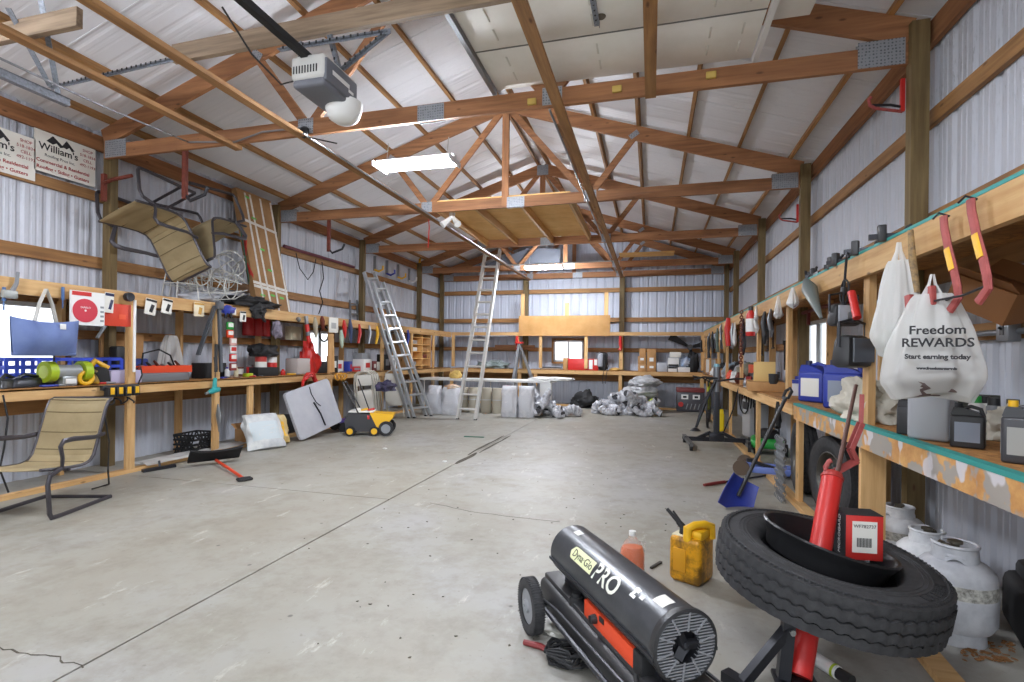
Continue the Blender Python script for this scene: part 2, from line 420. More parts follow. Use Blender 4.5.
# ---------------------------------------------------------------- posts, eave boards and girts
postlab = ['at the nearest roof truss', 'at the second roof truss', 'at the third roof truss', 'at the fourth roof truss', 'in the far corner']
for side in (-1, 1):
    xf = XL if side < 0 else XR
    for i, ty in enumerate([1.55]+TY):
        b = B(); y = ty-.03 if i < 5 else ty+.03
        if side < 0 and i == 1: y = 4.43
        top = ztop(xf)-.0
        b.box((xf+side*.055, y, top/2-.03), (.11, .085, top-.06))
        S('post', b, W['postz'], '%s wall post %s' % ('left' if side < 0 else 'right', (['out of view']+postlab)[i]), 'post', group='wall posts')
    b = B(); b.box((xf+side*.155, (Y0+WB)/2, 3.635), (.04, WB-Y0, .17)); S('eave_board', b, W['trussy'], 'brown eave board along the top of the %s wall' % ('left' if side < 0 else 'right'), 'board')
    for z0, h, nm in ((2.98, .11, 'upper'), (2.23, .125, 'middle'), (1.425, .1, 'lower'), (.66, .14, 'lowest')):
        holes = WINL if side < 0 else WINR
        b = B(); segs = [(Y0, WB)]
        if nm == 'lower':
            segs = []; y = Y0
            for h_ in holes: segs.append((y, h_[0]-.04)); y = h_[1]+.04
            segs.append((y, WB))
        for y0, y1 in segs: b.box((xf+side*.165, (y0+y1)/2, z0+h/2), (.04, y1-y0, h))
        S('wall_girt', b, W['girty'], '%s girt along the %s wall' % (nm, 'left' if side < 0 else 'right'), 'girt')
for x in (-3.4, -.77):
    b = B(); zt = zroof(x)-.12; b.box((x, 13.96, ZC/2), (.13, .14, ZC)); S('post', b, W['postz'], 'end wall post %s' % ('behind the plywood panel' if x < -1 else 'beside the backpack shelf'), 'post', group='wall posts')
for z0, h, nm in ((3.035, .115, 'upper'), (2.235, .115, 'middle'), (1.425, .11, 'lower'), (.64, .18, 'lowest')):
    b = B()
    if nm == 'lower': segs = [(XL, WINB[0][0]-.04), (WINB[0][1]+.04, XR)]
    else: segs = [(XL, XR)]
    for x0, x1 in segs: b.box(((x0+x1)/2, 14.055, z0+h/2), (x1-x0, .04, h))
    S('wall_girt', b, W['girtx'], '%s girt along the end wall' % nm, 'girt')
# ---------------------------------------------------------------- roof trusses
def plate(t, x, y, z, w, h, rot=0, sub=None):
    b = B()
    for s in (-1, 1): b.box((0, s*.0225, 0), (w, .003, h), TR((x, y, z), 0, 0, rot))
    return t.part('gusset_plate', b, GALV, label='grey metal gusset plate')
tl = ['nearest roof truss, carrying the garage door edge', 'second roof truss, at the front edge of the plywood loft', 'third roof truss, at the far edge of the plywood loft', 'fourth roof truss, with a board stored on it', 'roof truss against the end wall']
for i, ty in enumerate(TY):
    t = T('roof_truss', tl[i], 'roof truss', (CX, ty, ZC), group='roof trusses', kind='structure', room=True)
    h = .15
    b = B(); b.bar((XL, ty, ZC+h/2), (XR, ty, ZC+h/2), .038, h, (0, 0, 1)); t.part('bottom_chord', b, W['trussx'])
    for s in (-1, 1):
        xe = CX+s*(XR-CX+.02); dz = .1
        b = B(); b.bar((xe, ty, ztop(xe)-dz), (CX+s*.01, ty, ztop(CX)-dz), .038, .19, (0, 0, 1)); t.part('top_chord', b, W['trussx'])
        xn = CX+s*1.22; xt = CX+s*1.8
        b = B(); b.bar((xn-s*.05, ty, ZC+.1), (CX+s*.06, ty, ztop(CX)-.18), .036, .085); t.part('web', b, W['trussx'])
        b = B(); b.bar((xn, ty, ZC+.1), (xt, ty, ztop(xt)-.16), .036, .085); t.part('web', b, W['trussx'])
        plate(t, CX+s*(XR-CX-.17), ty, ZC+.1, .3, .19)
        plate(t, xn, ty, ZC+.085, .17, .15)
        plate(t, xt, ty, ztop(xt)-.13, .13, .07, -s*.6)
    if i: b = B(); b.bar((CX, ty, ZC+.02), (CX, ty, ztop(CX)-.1), .042, .1, (1, 0, 0)); t.part('king_post', b, W['trussz'])
    plate(t, CX, ty, ztop(CX)-.13, .22, .2); plate(t, CX+.1 if i != 1 else CX+.16, ty, ZC+.07, .26, .15)
# ---------------------------------------------------------------- long braces nailed under the chords
def brace(lab, x, y0, y1, z=ZC-.0, w=.085, h=.038):
    b = B(); b.box((x, (y0+y1)/2, z-h/2), (w, y1-y0, h)); S('brace_board', b, W['girty'], lab, 'board')
brace('long brown brace board under the trusses left of the plywood loft', -3.3, Y0+.1, 13.9)
brace('long brown brace board under the trusses right of the plywood loft', -.78, Y0+.1, 13.9)
brace('short brown brace board ending at the nearest truss by the left wall', -4.15, Y0+.1, 4.4)
brace('short brown brace board under the white door ending at the nearest truss', -.03, Y0+.1, 4.3)
# ---------------------------------------------------------------- windows
def window(n, axis, pos, a0, a1, z0, z1, lab, mull=True):
    t = T('window_%d' % n, lab, 'window', (0, 0, 0), kind='structure', room=True)
    P = (lambda a, d, z: (pos+d, a, z)) if axis == 'y' else (lambda a, d, z: (a, pos+d, z))
    D = (lambda a, d, z: (d, a, z)) if axis == 'y' else (lambda a, d, z: (a, d, z))
    b = B(); w = .045
    for c, s in (((a0+a1)/2, a1-a0),):
        b.box(P(c, 0, z0+w/2), D(s, .07, w)); b.box(P(c, 0, z1-w/2), D(s, .07, w))
    for a in (a0+w/2, a1-w/2): b.box(P(a, 0, (z0+z1)/2), D(w, .07, z1-z0))
    if mull: b.box(P((a0+a1)/2, 0, (z0+z1)/2), D(.04, .06, z1-z0))
    t.part('window_frame', b, mat('vinyl_white', '#dfe2e4', .4))
    b = B(); b.box(P((a0+a1)/2, 0, (z0+z1)/2), D(a1-a0-.02, .006, z1-z0-.02)); t.part('pane', b, GLASS)
    b = B()
    for a in (a0-.03, a1+.03): b.box(P(a, 0, (z0+z1)/2), D(.05, .11, z1-z0+.1))
    for z in (z0-.03, z1+.03): b.box(P((a0+a1)/2, 0, z), D(a1-a0+.1, .11, .05))
    t.part('window_casing', b, W['girtz'])
tg = NT('window_glass'); tg.p.inputs['Base Color'].default_value = (1, 1, 1, 1); tg.p.inputs['Roughness'].default_value = .35
tg.p.inputs['Transmission Weight'].default_value = 1; tg.p.inputs['IOR'].default_value = 1.1
GLASS = tg.m
window(1, 'y', WL+.03, *WINL[0], 'wide bright window behind the blue tote on the left wall')
window(2, 'y', WL+.03, *WINL[1], 'bright window behind the bench beyond the red tools')
window(3, 'x', WB-.03, *WINB[0], 'small bright window in the end wall above the red box')
window(4, 'y', WR-.03, *WINR[0], 'small window above the blue jugs on the right wall')
# ================================================================ light
w = bpy.data.worlds.new('overcast'); SC.world = w; w.use_nodes = True
bg = w.node_tree.nodes['Background']; bg.inputs[0].default_value = (.88, .94, 1, 1); bg.inputs[1].default_value = 2.6
def fixture(x, y, z, lab, tubes=2, L=.85, power=120, w=.3):
    t = T('ceiling_light', lab, 'ceiling light', (x, y, z), group='tube lights')
    b = B(); b.box((0, 0, .04), (L+.06, w*.3, .05), bev=.01)
    for k in range(tubes): b.box((0, (k-(tubes-1)/2)*w*.55, .035), (L, .05, .012))
    for s in (-1, 1):
        b.box((s*(L/2+.02), 0, .0), (.02, w, .05))
    t.part('housing', b, mat('lamp_white', '#e2e4e8', .4))
    for k in range(tubes):
        yy = (k-(tubes-1)/2)*w*.55
        b = B(); b.cyl((-L/2, yy, -.005), (L/2, yy, -.005), .019, n=10); t.part('tube', b, mat('lit_tube_%d' % power, '#f1f6ff', .4, emit=power/(PI*2*PI*.019*L*tubes)))
    for s in (-1, 1):
        b = B(); b.tube([(s*L*.42, 0, .05), (s*L*.42+.02, 0, .25)], .004, 5)
        t.part('hanger_wire', b, mat('dull_wire', '#b8b8b4', .5, .3))
    return t
fixture(-2.41, 4.95, 3.3, 'lit twin tube light hanging in the nearest bay', 2, .82, 400)
fixture(-2.4, 11.55, 3.32, 'lit single tube light hanging by the end of the room', 2, .82, 370)
fixture(-.6, .6, 3.3, 'added unseen fill tube light above the open doors', 2, 1.2, 190)  # lamp added out of view near the camera to brighten the room
fixture(-4.4, 1.2, 3.3, 'added unseen fill tube light above the left door bay', 2, 1.2, 190)  # second added lamp, unseen, lifts the front bay and roof
# ================================================================ built-in benches: lower worktop, upper shelf, studs
XLF, XRF, YBF = -5.355, 1.225, 13.32
ZB, ZRL, ZRR = .955, 1.93, 1.958
TEAL = mat('teal_edge_paint', '#2f8f88', .6)
def splotch():
    t = NT('paint_smeared_wood'); v = t.coord()
    c = t.ramp(t.noise(v, 6, 5, .7), [(.35, '#d9a765'), (.65, '#b9824a')])
    c = t.mix(t.ramp(t.noise(v, 7.7, 3, .5), [(.5, 0.0), (.54, .9)]), c, '#9b9a96')
    c = t.mix(t.ramp(t.noise(t.coord('Object', (1, 1.3, 1)), 5.1, 2, .5), [(.58, 0.0), (.61, .9)]), c, '#d3cfd2')
    t.col(c); t.p.inputs['Roughness'].default_value = .6; return t.m
SMEAR = splotch()
def stud(t, x, y, z0, z1, w=.09, d=.038, m='studz'):
    b = B(); b.box((x, y, (z0+z1)/2), (w, d, z1-z0)); t.part('stud', b, W[m])
# ---- left wall
t = T('workbench', 'long wooden workbench with upper shelf built along the left wall', 'workbench', (XLF-.35, 6, 0), kind='thing', room=True)
y0, y1, xw = -.9, YBF-.02, -6.02
b = B(); b.box(((XLF+xw)/2, (y0+y1)/2, ZB-.01), (XLF-xw, y1-y0, .02)); t.part('worktop', b, OSB)
b = B(); b.box((XLF-.019, (y0+y1)/2, ZB-.045-.01), (.038, y1-y0, .1)); t.part('front_board', b, W['study'])
b = B(); b.box(((XLF+xw)/2, (y0+y1)/2, ZRL-.012), (XLF-xw-.04, y1-y0, .018)); t.part('upper_shelf', b, OSB)
b = B(); b.box((XLF-.019, (y0+y1)/2, ZRL-.07), (.04, y1-y0, .14)); t.part('shelf_rail', b, W['study'])
b = B(); b.box((XLF-.045, (y0+y1)/2, .02), (.09, y1-y0, .04)); t.part('base_plate', b, W['study'])
b = B(); b.box((xw+.04, (y0+y1)/2, ZB-.12), (.04, y1-y0, .09)); t.part('wall_ledger', b, W['girty'])
b = B(); b.box((xw+.04, (y0+y1)/2, ZRL-.07), (.04, y1-y0, .09)); t.part('wall_ledger', b, W['girty'])
for y in (1.0, 4.24, 5.36, 7.78, 9.56, 10.9, 12.14): stud(t, XLF-.02, y, .04, ZRL-.14, .038, .09)
for y in (2.3, 5.98): stud(t, XLF-.05, y, .04, ZB-.1, .038, .09)
for y in (.2, 3.95, 5.35, 6.75, 7.9, 9.0, 11.5): stud(t, xw+.06, y, .0, ZRL-.03, .09, .04)
# ---- cubby rack standing on the left bench near the far corner
t2 = T('cubby_rack', 'open pigeonhole rack of thin shelves at the far end of the left bench', 'shelf rack', (XLF-.3, 11.5, ZB), room=True)
for y, n in ((10.95, 'side_panel'), (12.1, 'side_panel'), (11.6, 'divider')):
    b = B(); b.box((XLF-.3, y, ZB+.415), (.46, .03, .82)); t2.part(n, b, W['studz'] if n != 'divider' else PLY)
b = B(); b.box((XLF-.53, 11.5, ZB+.415), (.012, 1.12, .82)); t2.part('back_panel', b, PLY)
for k in range(5):
    b = B(); b.box((XLF-.3, 11.5, ZB+.08+k*.17), (.45, 1.1, .014)); t2.part('shelf', b, PLY)
# ---- end wall
t = T('workbench', 'wooden bench with upper rail built along the end wall', 'workbench', (-2, YBF+.35, 0), kind='thing', room=True)
zb, x0, x1, yw = .94, XLF+.0, XRF-.0, 14.03
b = B(); b.box(((x0+x1)/2, (YBF+yw)/2, zb-.01), (x1-x0, yw-YBF, .02)); t.part('worktop', b, OSB)
b = B(); b.box(((x0+x1)/2, YBF+.019, zb-.055), (x1-x0, .038, .1)); t.part('front_board', b, W['studx'])
b = B(); b.box(((x0+x1)/2, YBF+.019, ZRL-.045), (x1-x0, .038, .09)); t.part('shelf_rail', b, W['studx'])
b = B(); b.box(((x0+x1)/2, (YBF+yw)/2, ZRL-.01), (x1-x0, yw-YBF-.05, .018)); t.part('upper_shelf', b, OSB)
b = B(); b.box(((x0+x1)/2, YBF+.045, .02), (x1-x0, .09, .04)); t.part('base_plate', b, W['studx'])
b = B(); b.box(((x0+x1)/2, yw-.03, zb-.14), (x1-x0, .04, .09)); t.part('wall_ledger', b, W['girtx'])
for u in (453, 517.5, 540.5, 586, 621, 703):
    x = at(u, 350, y=YBF).x; b = B(); b.box((x, YBF+.02, (zb+ZRL)/2), (.085, .038, ZRL-zb-.09)); t.part('stud', b, W['studz'])
for u in (451, 519, 535, 620, 702):
    x = at(u, 390, y=YBF).x; b = B(); b.box((x, YBF+.045, (zb-.06)/2), (.085, .038, zb-.1)); t.part('stud', b, W['studz'])
# ---- right wall
t = T('workbench', 'wooden bench with deep upper shelf and green front edges along the right wall', 'workbench', (XRF+.35, 6, 0), kind='thing', room=True)
zb, y0, y1, xw = .908, .9, YBF, 1.90
b = B(); b.box(((XRF+xw)/2, (y0+y1)/2, zb-.01), (xw-XRF, y1-y0, .02)); t.part('worktop', b, OSB)
b = B(); b.box((XRF+.019, (y0+5.07)/2, zb-.08), (.038, 5.07-y0, .12)); t.part('front_board', b, SMEAR, label='front board smeared with grey and white paint')
b = B(); b.box((XRF+.019, (5.12+y1)/2, zb-.066), (.038, y1-5.12, .095)); t.part('front_board', b, W['study'])
b = B(); b.box((XRF+.02, (y0+5.07)/2, zb-.009), (.045, 5.07-y0, .022)); t.part('painted_edge', b, TEAL, label='green painted front edge of the worktop')
b = B(); b.box((XRF+.019, (y0+y1)/2, ZRR-.085), (.038, y1-y0, .14)); t.part('shelf_rail', b, W['study'])
b = B(); b.box((XRF+.02, (y0+y1)/2, ZRR-.007), (.045, y1-y0, .016)); t.part('painted_edge', b, TEAL, label='green painted front edge of the upper shelf')
b = B(); b.box(((XRF+xw)/2, (y0+y1)/2, ZRR-.012), (xw-XRF-.04, y1-y0, .018)); t.part('upper_shelf', b, OSB)
b = B(); b.box((XRF+.045, (4.0+y1)/2, .02), (.09, y1-4.0, .04)); t.part('base_plate', b, W['study'])
b = B(); b.box((xw-.03, (y0+y1)/2, ZRR-.08), (.04, y1-y0, .12)); t.part('wall_ledger', b, W['girty'])
for y in (3.6, 5.5, 6.95, 8.2, 9.7, 10.9, 12.4, 13.28): stud(t, XRF+.02+.038, y, zb, ZRR-.03, .038, .09)
b = B(); b.box((XRF+.07, 3.57, zb/2), (.13, .04, zb-.04)); t.part('stud', b, W['studz'])
for y in (5.1, 6.95, 9.25, 11.3, 13.0): stud(t, XRF+.06, y, .04, zb-.03, .038, .1)
for y in (4.85, 6.15, 7.55, 8.9): stud(t, xw-.06, y, .0, ZRR-.03, .09, .04)
b = B(); b.box((xw-.03, 2.8, zb-.14), (.04, 3.8, .09)); t.part('wall_ledger', b, W['girty'])
# ---- sheet of plywood upright on the end shelf, and its loose uprights
b = B(); p, q = at(519, 316, y=YBF-.03), at(610, 336, y=YBF-.03)
b.box(((p.x+q.x)/2, YBF-.03, (p.z+q.z)/2), (q.x-p.x, .02, p.z-q.z)); one('plywood_sheet', b, ply('dimmed_plywood', '#b98e58', '#a67a44'), 'wide plywood sheet fixed across the end shelf rail above the small window', 'plywood')  # plywood copy darkened in colour against overexposure by the near tube light
for u, v0, v1, lab in ((523, 294, 318, 'short lumber upright left behind the end plywood panel'), (567, 303, 317, 'short lumber stub behind the middle of the end plywood panel'), (606.5, 292, 317, 'split lumber upright at the right end of the plywood panel')):
    p, q = at(u, v0, y=YBF+.1), at(u, v1, y=YBF+.1); b = B(); b.box((p.x, YBF+.1, (p.z+1.93)/2), (.1, .05, p.z-1.93)); one('lumber_upright', b, W['studz'], lab, 'lumber')
# ================================================================ loft of plywood on joists between the second and third truss
t = T('loft', 'plywood loft on joists hung between the second and third roof trusses', 'loft', (-2.2, 8.4, ZC), room=True)
xa, xb, ya, yb = -3.2, -1.12, TY[1]+.0, TY[2]
b = B(); b.box(((xa+xb)/2, (ya+yb)/2, ZC+.165), (xb-xa, yb-ya, .02)); t.part('deck', b, PLY)
for x in (xa+.04, -2.55, -1.85, xb-.02):
    b = B(); b.box((x, (ya+yb)/2, ZC+.09), (.04, yb-ya-.05, .12)); t.part('joist', b, W['study'])
# ================================================================ common materials
BLK = mat('black_plastic', '#2b2b2d', .45); DBLK = mat('matt_black', '#1d1d1f', .7)
RUB = mat('tyre_rubber', '#3a3a3c', .75, 0, 30, '#2c2c2e', .2)
BMET = mat('black_steel', '#323338', .4, .5)
GMET = mat('grey_steel', '#8d9094', .4, .7); ALU = mat('aluminium', '#c3c6c8', .35, .6)
CHR = mat('chrome', '#c9ccd0', .2, .9)
WHT = mat('white_plastic', '#e4e4e2', .5); GRYP = mat('grey_plastic', '#8c8e92', .5); PAPER = mat('label_paper', '#e6e4dc', .7)
RED = mat('red_paint', '#c42a26', .4); ORG = mat('orange_red', '#dc4a26', .45); YEL = mat('yellow_plastic', '#e8b21c', .45)
BLU = mat('blue_plastic', '#2f3f9e', .4); TEALP = mat('teal_plastic', '#2f9c9a', .4); GRN = mat('green_plastic', '#2f9a44', .4)
LIME = mat('lime_plastic', '#a8c028', .4); KRAFT = mat('cardboard', '#b98c5a', .8, 0, 6, '#a97c4c'); RUST = mat('rust_red', '#7a3a2c', .7, .2, 18, '#5c2c22')
TANS = mat('tan_sling', '#a08f6c', .8, 0, 3, '#8d7d5c'); INK = mat('printed_ink', '#26262a', .7); REDINK = mat('red_ink', '#9c2c2c', .7)
PINK = mat('faded_red_paint', '#a8504c', .6, .1, 14, '#8c3c3a')
# ================================================================ torpedo heater
H0, H1 = at(573, 549, z=.36), at(686, 650, z=.35)
hd = (H1-H0); HL = hd.length; hrz = math.atan2(hd.y, hd.x)
t = T('torpedo_heater', 'black and orange torpedo heater on two wheels on the concrete', 'heater', (H0.x, H0.y, 0), hrz)
hr, hz = .117, .36
HBLK = mat('heater_barrel_black', '#4a4c50', .32, .3, 9, '#3c3e42')
b = B(); X = TR((0, 0, hz), 0, 0, PI/2)
b.lathe([(hr-.012, -.004), (hr, 0), (hr, HL), (hr-.006, HL+.004), (hr-.01, HL-.02), (hr-.02, HL-.05), (.03, HL-.06)], 40, X, caps=False)
b.lathe([(.001, .0), (hr-.012, -.004)], 40, X, caps=False)
barrel = t.part('barrel', b, HBLK)
b = B()
for s in (-1, 1): b.box((HL/2, s*(hr+.003), hz-.025), (HL, .008, .012))
b.box((HL/2, 0, hz-hr-.015), (HL*.9, .12, .05)); t.part('barrel_seam', b, BMET, barrel, label='raised seam strips along the barrel')
def on_barrel(x0, phi0, d=.0012):
    def fn(v):
        ph = phi0 - v.y/hr; rr = hr+d+v.z
        return V((x0+v.x, -rr*math.sin(ph), hz+rr*math.cos(ph)))
    return fn
def patch(b, x0, x1, ph0, ph1, d=.001, n=8, round_=0):
    fn = on_barrel(0, 0, d)
    def g(a, c):
        return fn(V((x0+(x1-x0)*a, -(ph0+(ph1-ph0)*c)*hr, 0)))
    b.grid(g, n, n)
def pill(b, x0, x1, ph, hw, d):
    fn = on_barrel(0, ph, d); r = hw; pts = []
    for k in range(13): a = PI/2+PI*k/12; pts.append((x0+r+r*math.cos(a), r*math.sin(a)))
    pts += [(x1, -r), (x1, r)]
    n = len(pts); cx = (x0+x1)/2
    N = 14; vs = []; fs = []
    top = []
    for i in range(N+1):
        x = x0+(x1-x0)*i/N
        h_ = r*math.sqrt(max(0, 1-((x0+r-x)/r)**2)) if x < x0+r else r
        for j in range(7): vs.append(fn(V((x, h_*(1-2*j/6), 0))))
    for i in range(N):
        for j in range(6): q = i*7+j; fs.append((q, q+1, q+8, q+7))
    b._poly(vs, fs)
CREAM = mat('cream_decal', '#dfe2b4', .5)
PH = R(52)
b = B(); pill(b, .21*HL, .45*HL, PH, .028, .0012); t.part('decal', b, CREAM, barrel, label='cream decal with rounded end')
b = B(); b.text('Dyna·Glo', .046, None or M.Identity(4), .0004, on_barrel(.34*HL, PH, .002)); t.part('lettering', b, INK, barrel)
b = B(); b.text('PRO', .1, M.Identity(4), .0004, on_barrel(.57*HL, PH, .0016), bold=.0018); t.part('lettering', b, mat('decal_white', '#e4e6d8', .5), barrel, label='large pale lettering')
b = B(); patch(b, .09*HL, .15*HL, R(2), R(18)); t.part('sticker', b, PAPER, barrel, label='small pale sticker')
b = B(); patch(b, .865*HL, .935*HL, R(0), R(26)); t.part('sticker', b, PAPER, barrel, label='printed white sticker')
b = B()
for k in range(9):
    x = HL*(.74+.07*rnd.random()); ph = R(22+18*rnd.random()); patch(b, x, x+.006+.03*rnd.random(), ph, ph+R(3+5*rnd.random()), .0011, 3)
t.part('scraped_paint', b, WHT, barrel, label='scraped white patch on the barrel')
# grille
b = B(); b.lathe([(hr+.002, HL-.03), (hr+.006, HL-.015), (hr+.006, HL), (hr-.004, HL+.004), (hr-.008, HL-.01)], 40, X, caps=False); t.part('grille_ring', b, BLK)
b = B()
for i in range(22):
    zz = -hr+.012+i*(2*hr-.024)/21; w_ = math.sqrt(max((hr-.006)**2-zz**2, 0)); c_ = math.sqrt(max(.052**2-zz**2, 0))
    for s in (-1, 1):
        if w_-c_ > .006: b.box((HL-.004, s*(w_+c_)/2, hz+zz), (.012, w_-c_, .0045), None)
for k in range(10):
    a = 2*PI*k/10+.2; b.bar((HL+.002, .05*math.cos(a), hz+.05*math.sin(a)), (HL+.002, (hr-.004)*math.cos(a), hz+(hr-.004)*math.sin(a)), .004, .006)
t.part('grille', b, mat('grille_grey', '#9c9ea4', .4, .4))
b = B(); b.lathe([(.053, HL+.003), (.05, HL-.03), (.02, HL-.045), (.001, HL-.045)], 24, X, caps=False)
for k in range(3):
    a = 2*PI*k/3+.5; b.box((0, 0, .024), (.02, .03, .045), TR((HL-.012, 0, hz), 0, a) @ M.Rotation(.5, 4, 'Z'))
b.lathe([(.013, HL-.03), (.013, HL), (.004, HL+.006)], 14, X); t.part('flame_cone', b, BMET)
# tank, panel, frame, wheels
b = B(); b.box((HL*.47, 0, .135), (HL+.14, .28, .15), None, .03, 3); b.box((HL*.47, -.0, .215), (HL+.12, .23, .03), None, .012); tank = t.part('fuel_tank', b, BLK)
b = B(); b.cyl((HL*.26, -.085, .2), (HL*.26, -.085, .245), .034, .03, 16); b.cyl((HL*.26, -.085, .245), (HL*.26, -.085, .26), .022, .02, 12); t.part('fuel_cap', b, DBLK, tank)
b = B(); b.box((HL*.62, -.075, .25), (HL*.44, .07, .085), None, .005); pan = t.part('control_panel', b, ORG)
b = B(); b.cyl((HL*.52, -.11, .26), (HL*.52, -.135, .26), .019, .016, 16); b.box((HL*.52, -.138, .26), (.006, .006, .034)); t.part('knob', b, BLK, pan)
b = B(); b.box((HL*.58, -.1115, .28), (.035, .004, .02)); t.part('switch', b, DBLK, pan)
b = B(); b.box((HL*.87, -.07, .25), (.06, .085, .1), None, .01); b.tube([(HL*.9, -.13, .24), (HL*.95, -.15, .2), (HL*1.0, -.16, .12), (HL*1.02, -.17, .05)], .009, 8); t.part('cord_gland', b, DBLK)
for s in (-1, 1):
    b = B(); b.tube([(-.02, s*.168, .12), (HL*.5, s*.168, .13), (HL*1.05, s*.164, .14), (HL*1.2, s*.15, .26)], .012, 8); t.part('frame_tube', b, BMET)
    b = B(); b.tube([(-.02, s*.164, .14), (HL*.2, s*.16, .17), (HL*1.02, s*.156, .2)], .007, 8); t.part('frame_rail', b, BMET)
b = B(); b.cyl((.02, -.25, .125), (.02, .25, .125), .011, n=12); t.part('axle', b, BMET)
b = B(); b.tube([(HL*1.08, -.1, .14), (HL*1.1, -.1, .012), (HL*1.1, .1, .012), (HL*1.08, .1, .14)], .011, 8); t.part('front_foot', b, BMET)
for s in (-1, 1):
    b = B(); Xw = TR((.02, s*.222, .125), 0, PI/2)
    b.lathe([(.078, -.022), (.1, -.03), (.118, -.024), (.125, -.01), (.125, .01), (.118, .024), (.1, .03), (.078, .022)], 32, Xw, caps=False)
    for k in range(64):
        a = 2*PI*k/64; b.box((.1235*math.cos(a), .1235*math.sin(a), 0), (.004, .005, .05), Xw)
    wh = t.part('wheel', b, RUB)
    b = B(); b.lathe([(.079, -.018), (.06, -.012), (.03, -.02), (.028, -.03), (.012, -.034), (.012, .034), (.028, .03), (.03, .02), (.06, .012), (.079, .018)], 24, Xw); t.part('hub', b, GRYP, wh)
# ---- cord heap before the heater
c0 = at(572, 662, z=0)
b = B(); pts = []
for i in range(150):
    a = i*.42; rr = .085+.03*math.sin(i*.9)
    pts.append((c0.x+rr*math.cos(a)+.012*math.sin(i*1.7), c0.y+rr*.8*math.sin(a), .008+.055*i/150+.008*math.sin(i*2.1)))
pts += [(c0.x+.1, c0.y-.05, .03), (c0.x+.17, c0.y-.12, .012), (c0.x+.2, c0.y-.2, .008)]
b.tube(pts, .0065, 6); one('power_cord', b, DBLK, 'tangled black extension cord heaped beside the heater wheel', 'cord')
b = B(); p, q = at(524, 642, z=.012), at(557, 655, z=.012); b.tube([p, p.lerp(q, .5)+V((0, .01, .004)), q], [.012, .014, .011], 8)
one('screwdriver', b, mat('dull_red', '#7c2c2c', .5), 'dark red handle lying before the heater wheel', 'tool')
b = B(); p = at(565, 632, z=0)
b.blob((p.x, p.y, .014), (.14, .07, .018), 4, .5, 2, 3, .7); one('plastic_wrap', b, mat('wrap_white', '#d4d2c8', .35), 'crumpled clear plastic wrap under the heater', 'plastic wrap')
# ================================================================ loose tyre on a stand, with a red jack tube through it
rc = V((math.cos(YAW), math.sin(YAW), 0)); fc = V((-math.sin(YAW), math.cos(YAW), 0))
def cam_at(u, v, d): return V((0, 0, HC)) + ray(u, v)*d
def tilt_frame(c, lean_r, lean_f):
    z = (V((0, 0, 1)) + rc*math.tan(lean_r) + fc*math.tan(lean_f)).normalized(); x = (rc - z*rc.dot(z)).normalized(); y = z.cross(x)
    X = M((x, y, z)).transposed().to_4x4(); X.translation = c; return X
def tyre(b, r, w, ri, tread=1, n=48, blocks=54):
    """truck tyre body with its axis along z"""
    h = w/2
    b.lathe([(ri, -h*.62), (ri+.02, -h*.86), (ri+.07, -h), (r-.09, -h*1.0), (r-.045, -h*.97), (r-.022, -h*.9), (r-.014, -h*.78), (r-.012, h*.78), (r-.022, h*.9), (r-.045, h*.97), (r-.09, h), (ri+.07, h), (ri+.02, h*.86), (ri, h*.62), (ri-.005, 0), (ri, -h*.62)], n, caps=False)
    if tread:
        rows = 4; bw = w*.94/rows; N = blocks*4
        for j in range(rows):
            zc = -w*.47+bw*(j+.5); g_ = bw*.44; vs = []; fs = []
            for k in range(N):
                a = 2*PI*k/N; zz = (0, .009, .009, 0)[k % 4]*(1 if j % 2 else 1) - .0045
                ro = r - (.007 if j in (0, rows-1) else 0)
                lo = zc-g_+(zz if j else 0); hi = zc+g_+(zz if j < rows-1 else 0)
                sip = .004 if k % 4 == 0 else 0
                for rr, z_ in ((r-.022, lo), (ro-sip, lo+.002), (ro-sip, hi-.002), (r-.022, hi)): vs.append((rr*math.cos(a), rr*math.sin(a), z_))
            for k in range(N):
                k2 = (k+1) % N
                for q in range(3): fs.append((k*4+q, k2*4+q, k2*4+q+1, k*4+q+1))
            b._poly(vs, fs)
TC = cam_at(824, 570, 2.27); XT = tilt_frame(TC, R(6.5), R(-6))
t = T('tyre_casing', 'bald black truck tyre lying tilted on a stand in front', 'tyre', X=XT)
tr, tw, ti = .445, .2, .262
b = B(); tyre(b, tr, tw, ti); t.part('tyre_body', b, RUB)
b = B()
for k in range(120):
    a = 2*PI*k/120; b.box(((tr-.03)*math.cos(a), (tr-.03)*math.sin(a), tw*.47), (.016, .007, .012), None)
for rr in (.33, .345, .36, .41): b.lathe([(rr, tw*.5-.002), (rr+.003, tw*.5+.002), (rr+.006, tw*.5-.002)], 60, caps=False)
t.part('shoulder_ribs', b, RUB)
b = B(); b.lathe([(.262, .03), (.255, .045), (.24, .02), (.2, -.03), (.11, -.05), (.08, -.05), (.08, -.06), (.2, -.045), (.26, -.02)], 48, caps=False); t.part('inner_rim', b, mat('rim_black', '#2a2a2c', .35, .4))
def ring_text(s, size, a0, rad, z):
    k = B()
    for i, ch in enumerate(s):
        a = a0-i*size*.78/rad
        k.text(ch, size, TR((rad*math.cos(a), rad*math.sin(a), z), a-PI/2+PI), .0015)
    return k
t.part('raised_lettering', ring_text('RADIAL', .05, R(-38), .385, tw*.5+.001), mat('lettering_rubber', '#232325', .8))
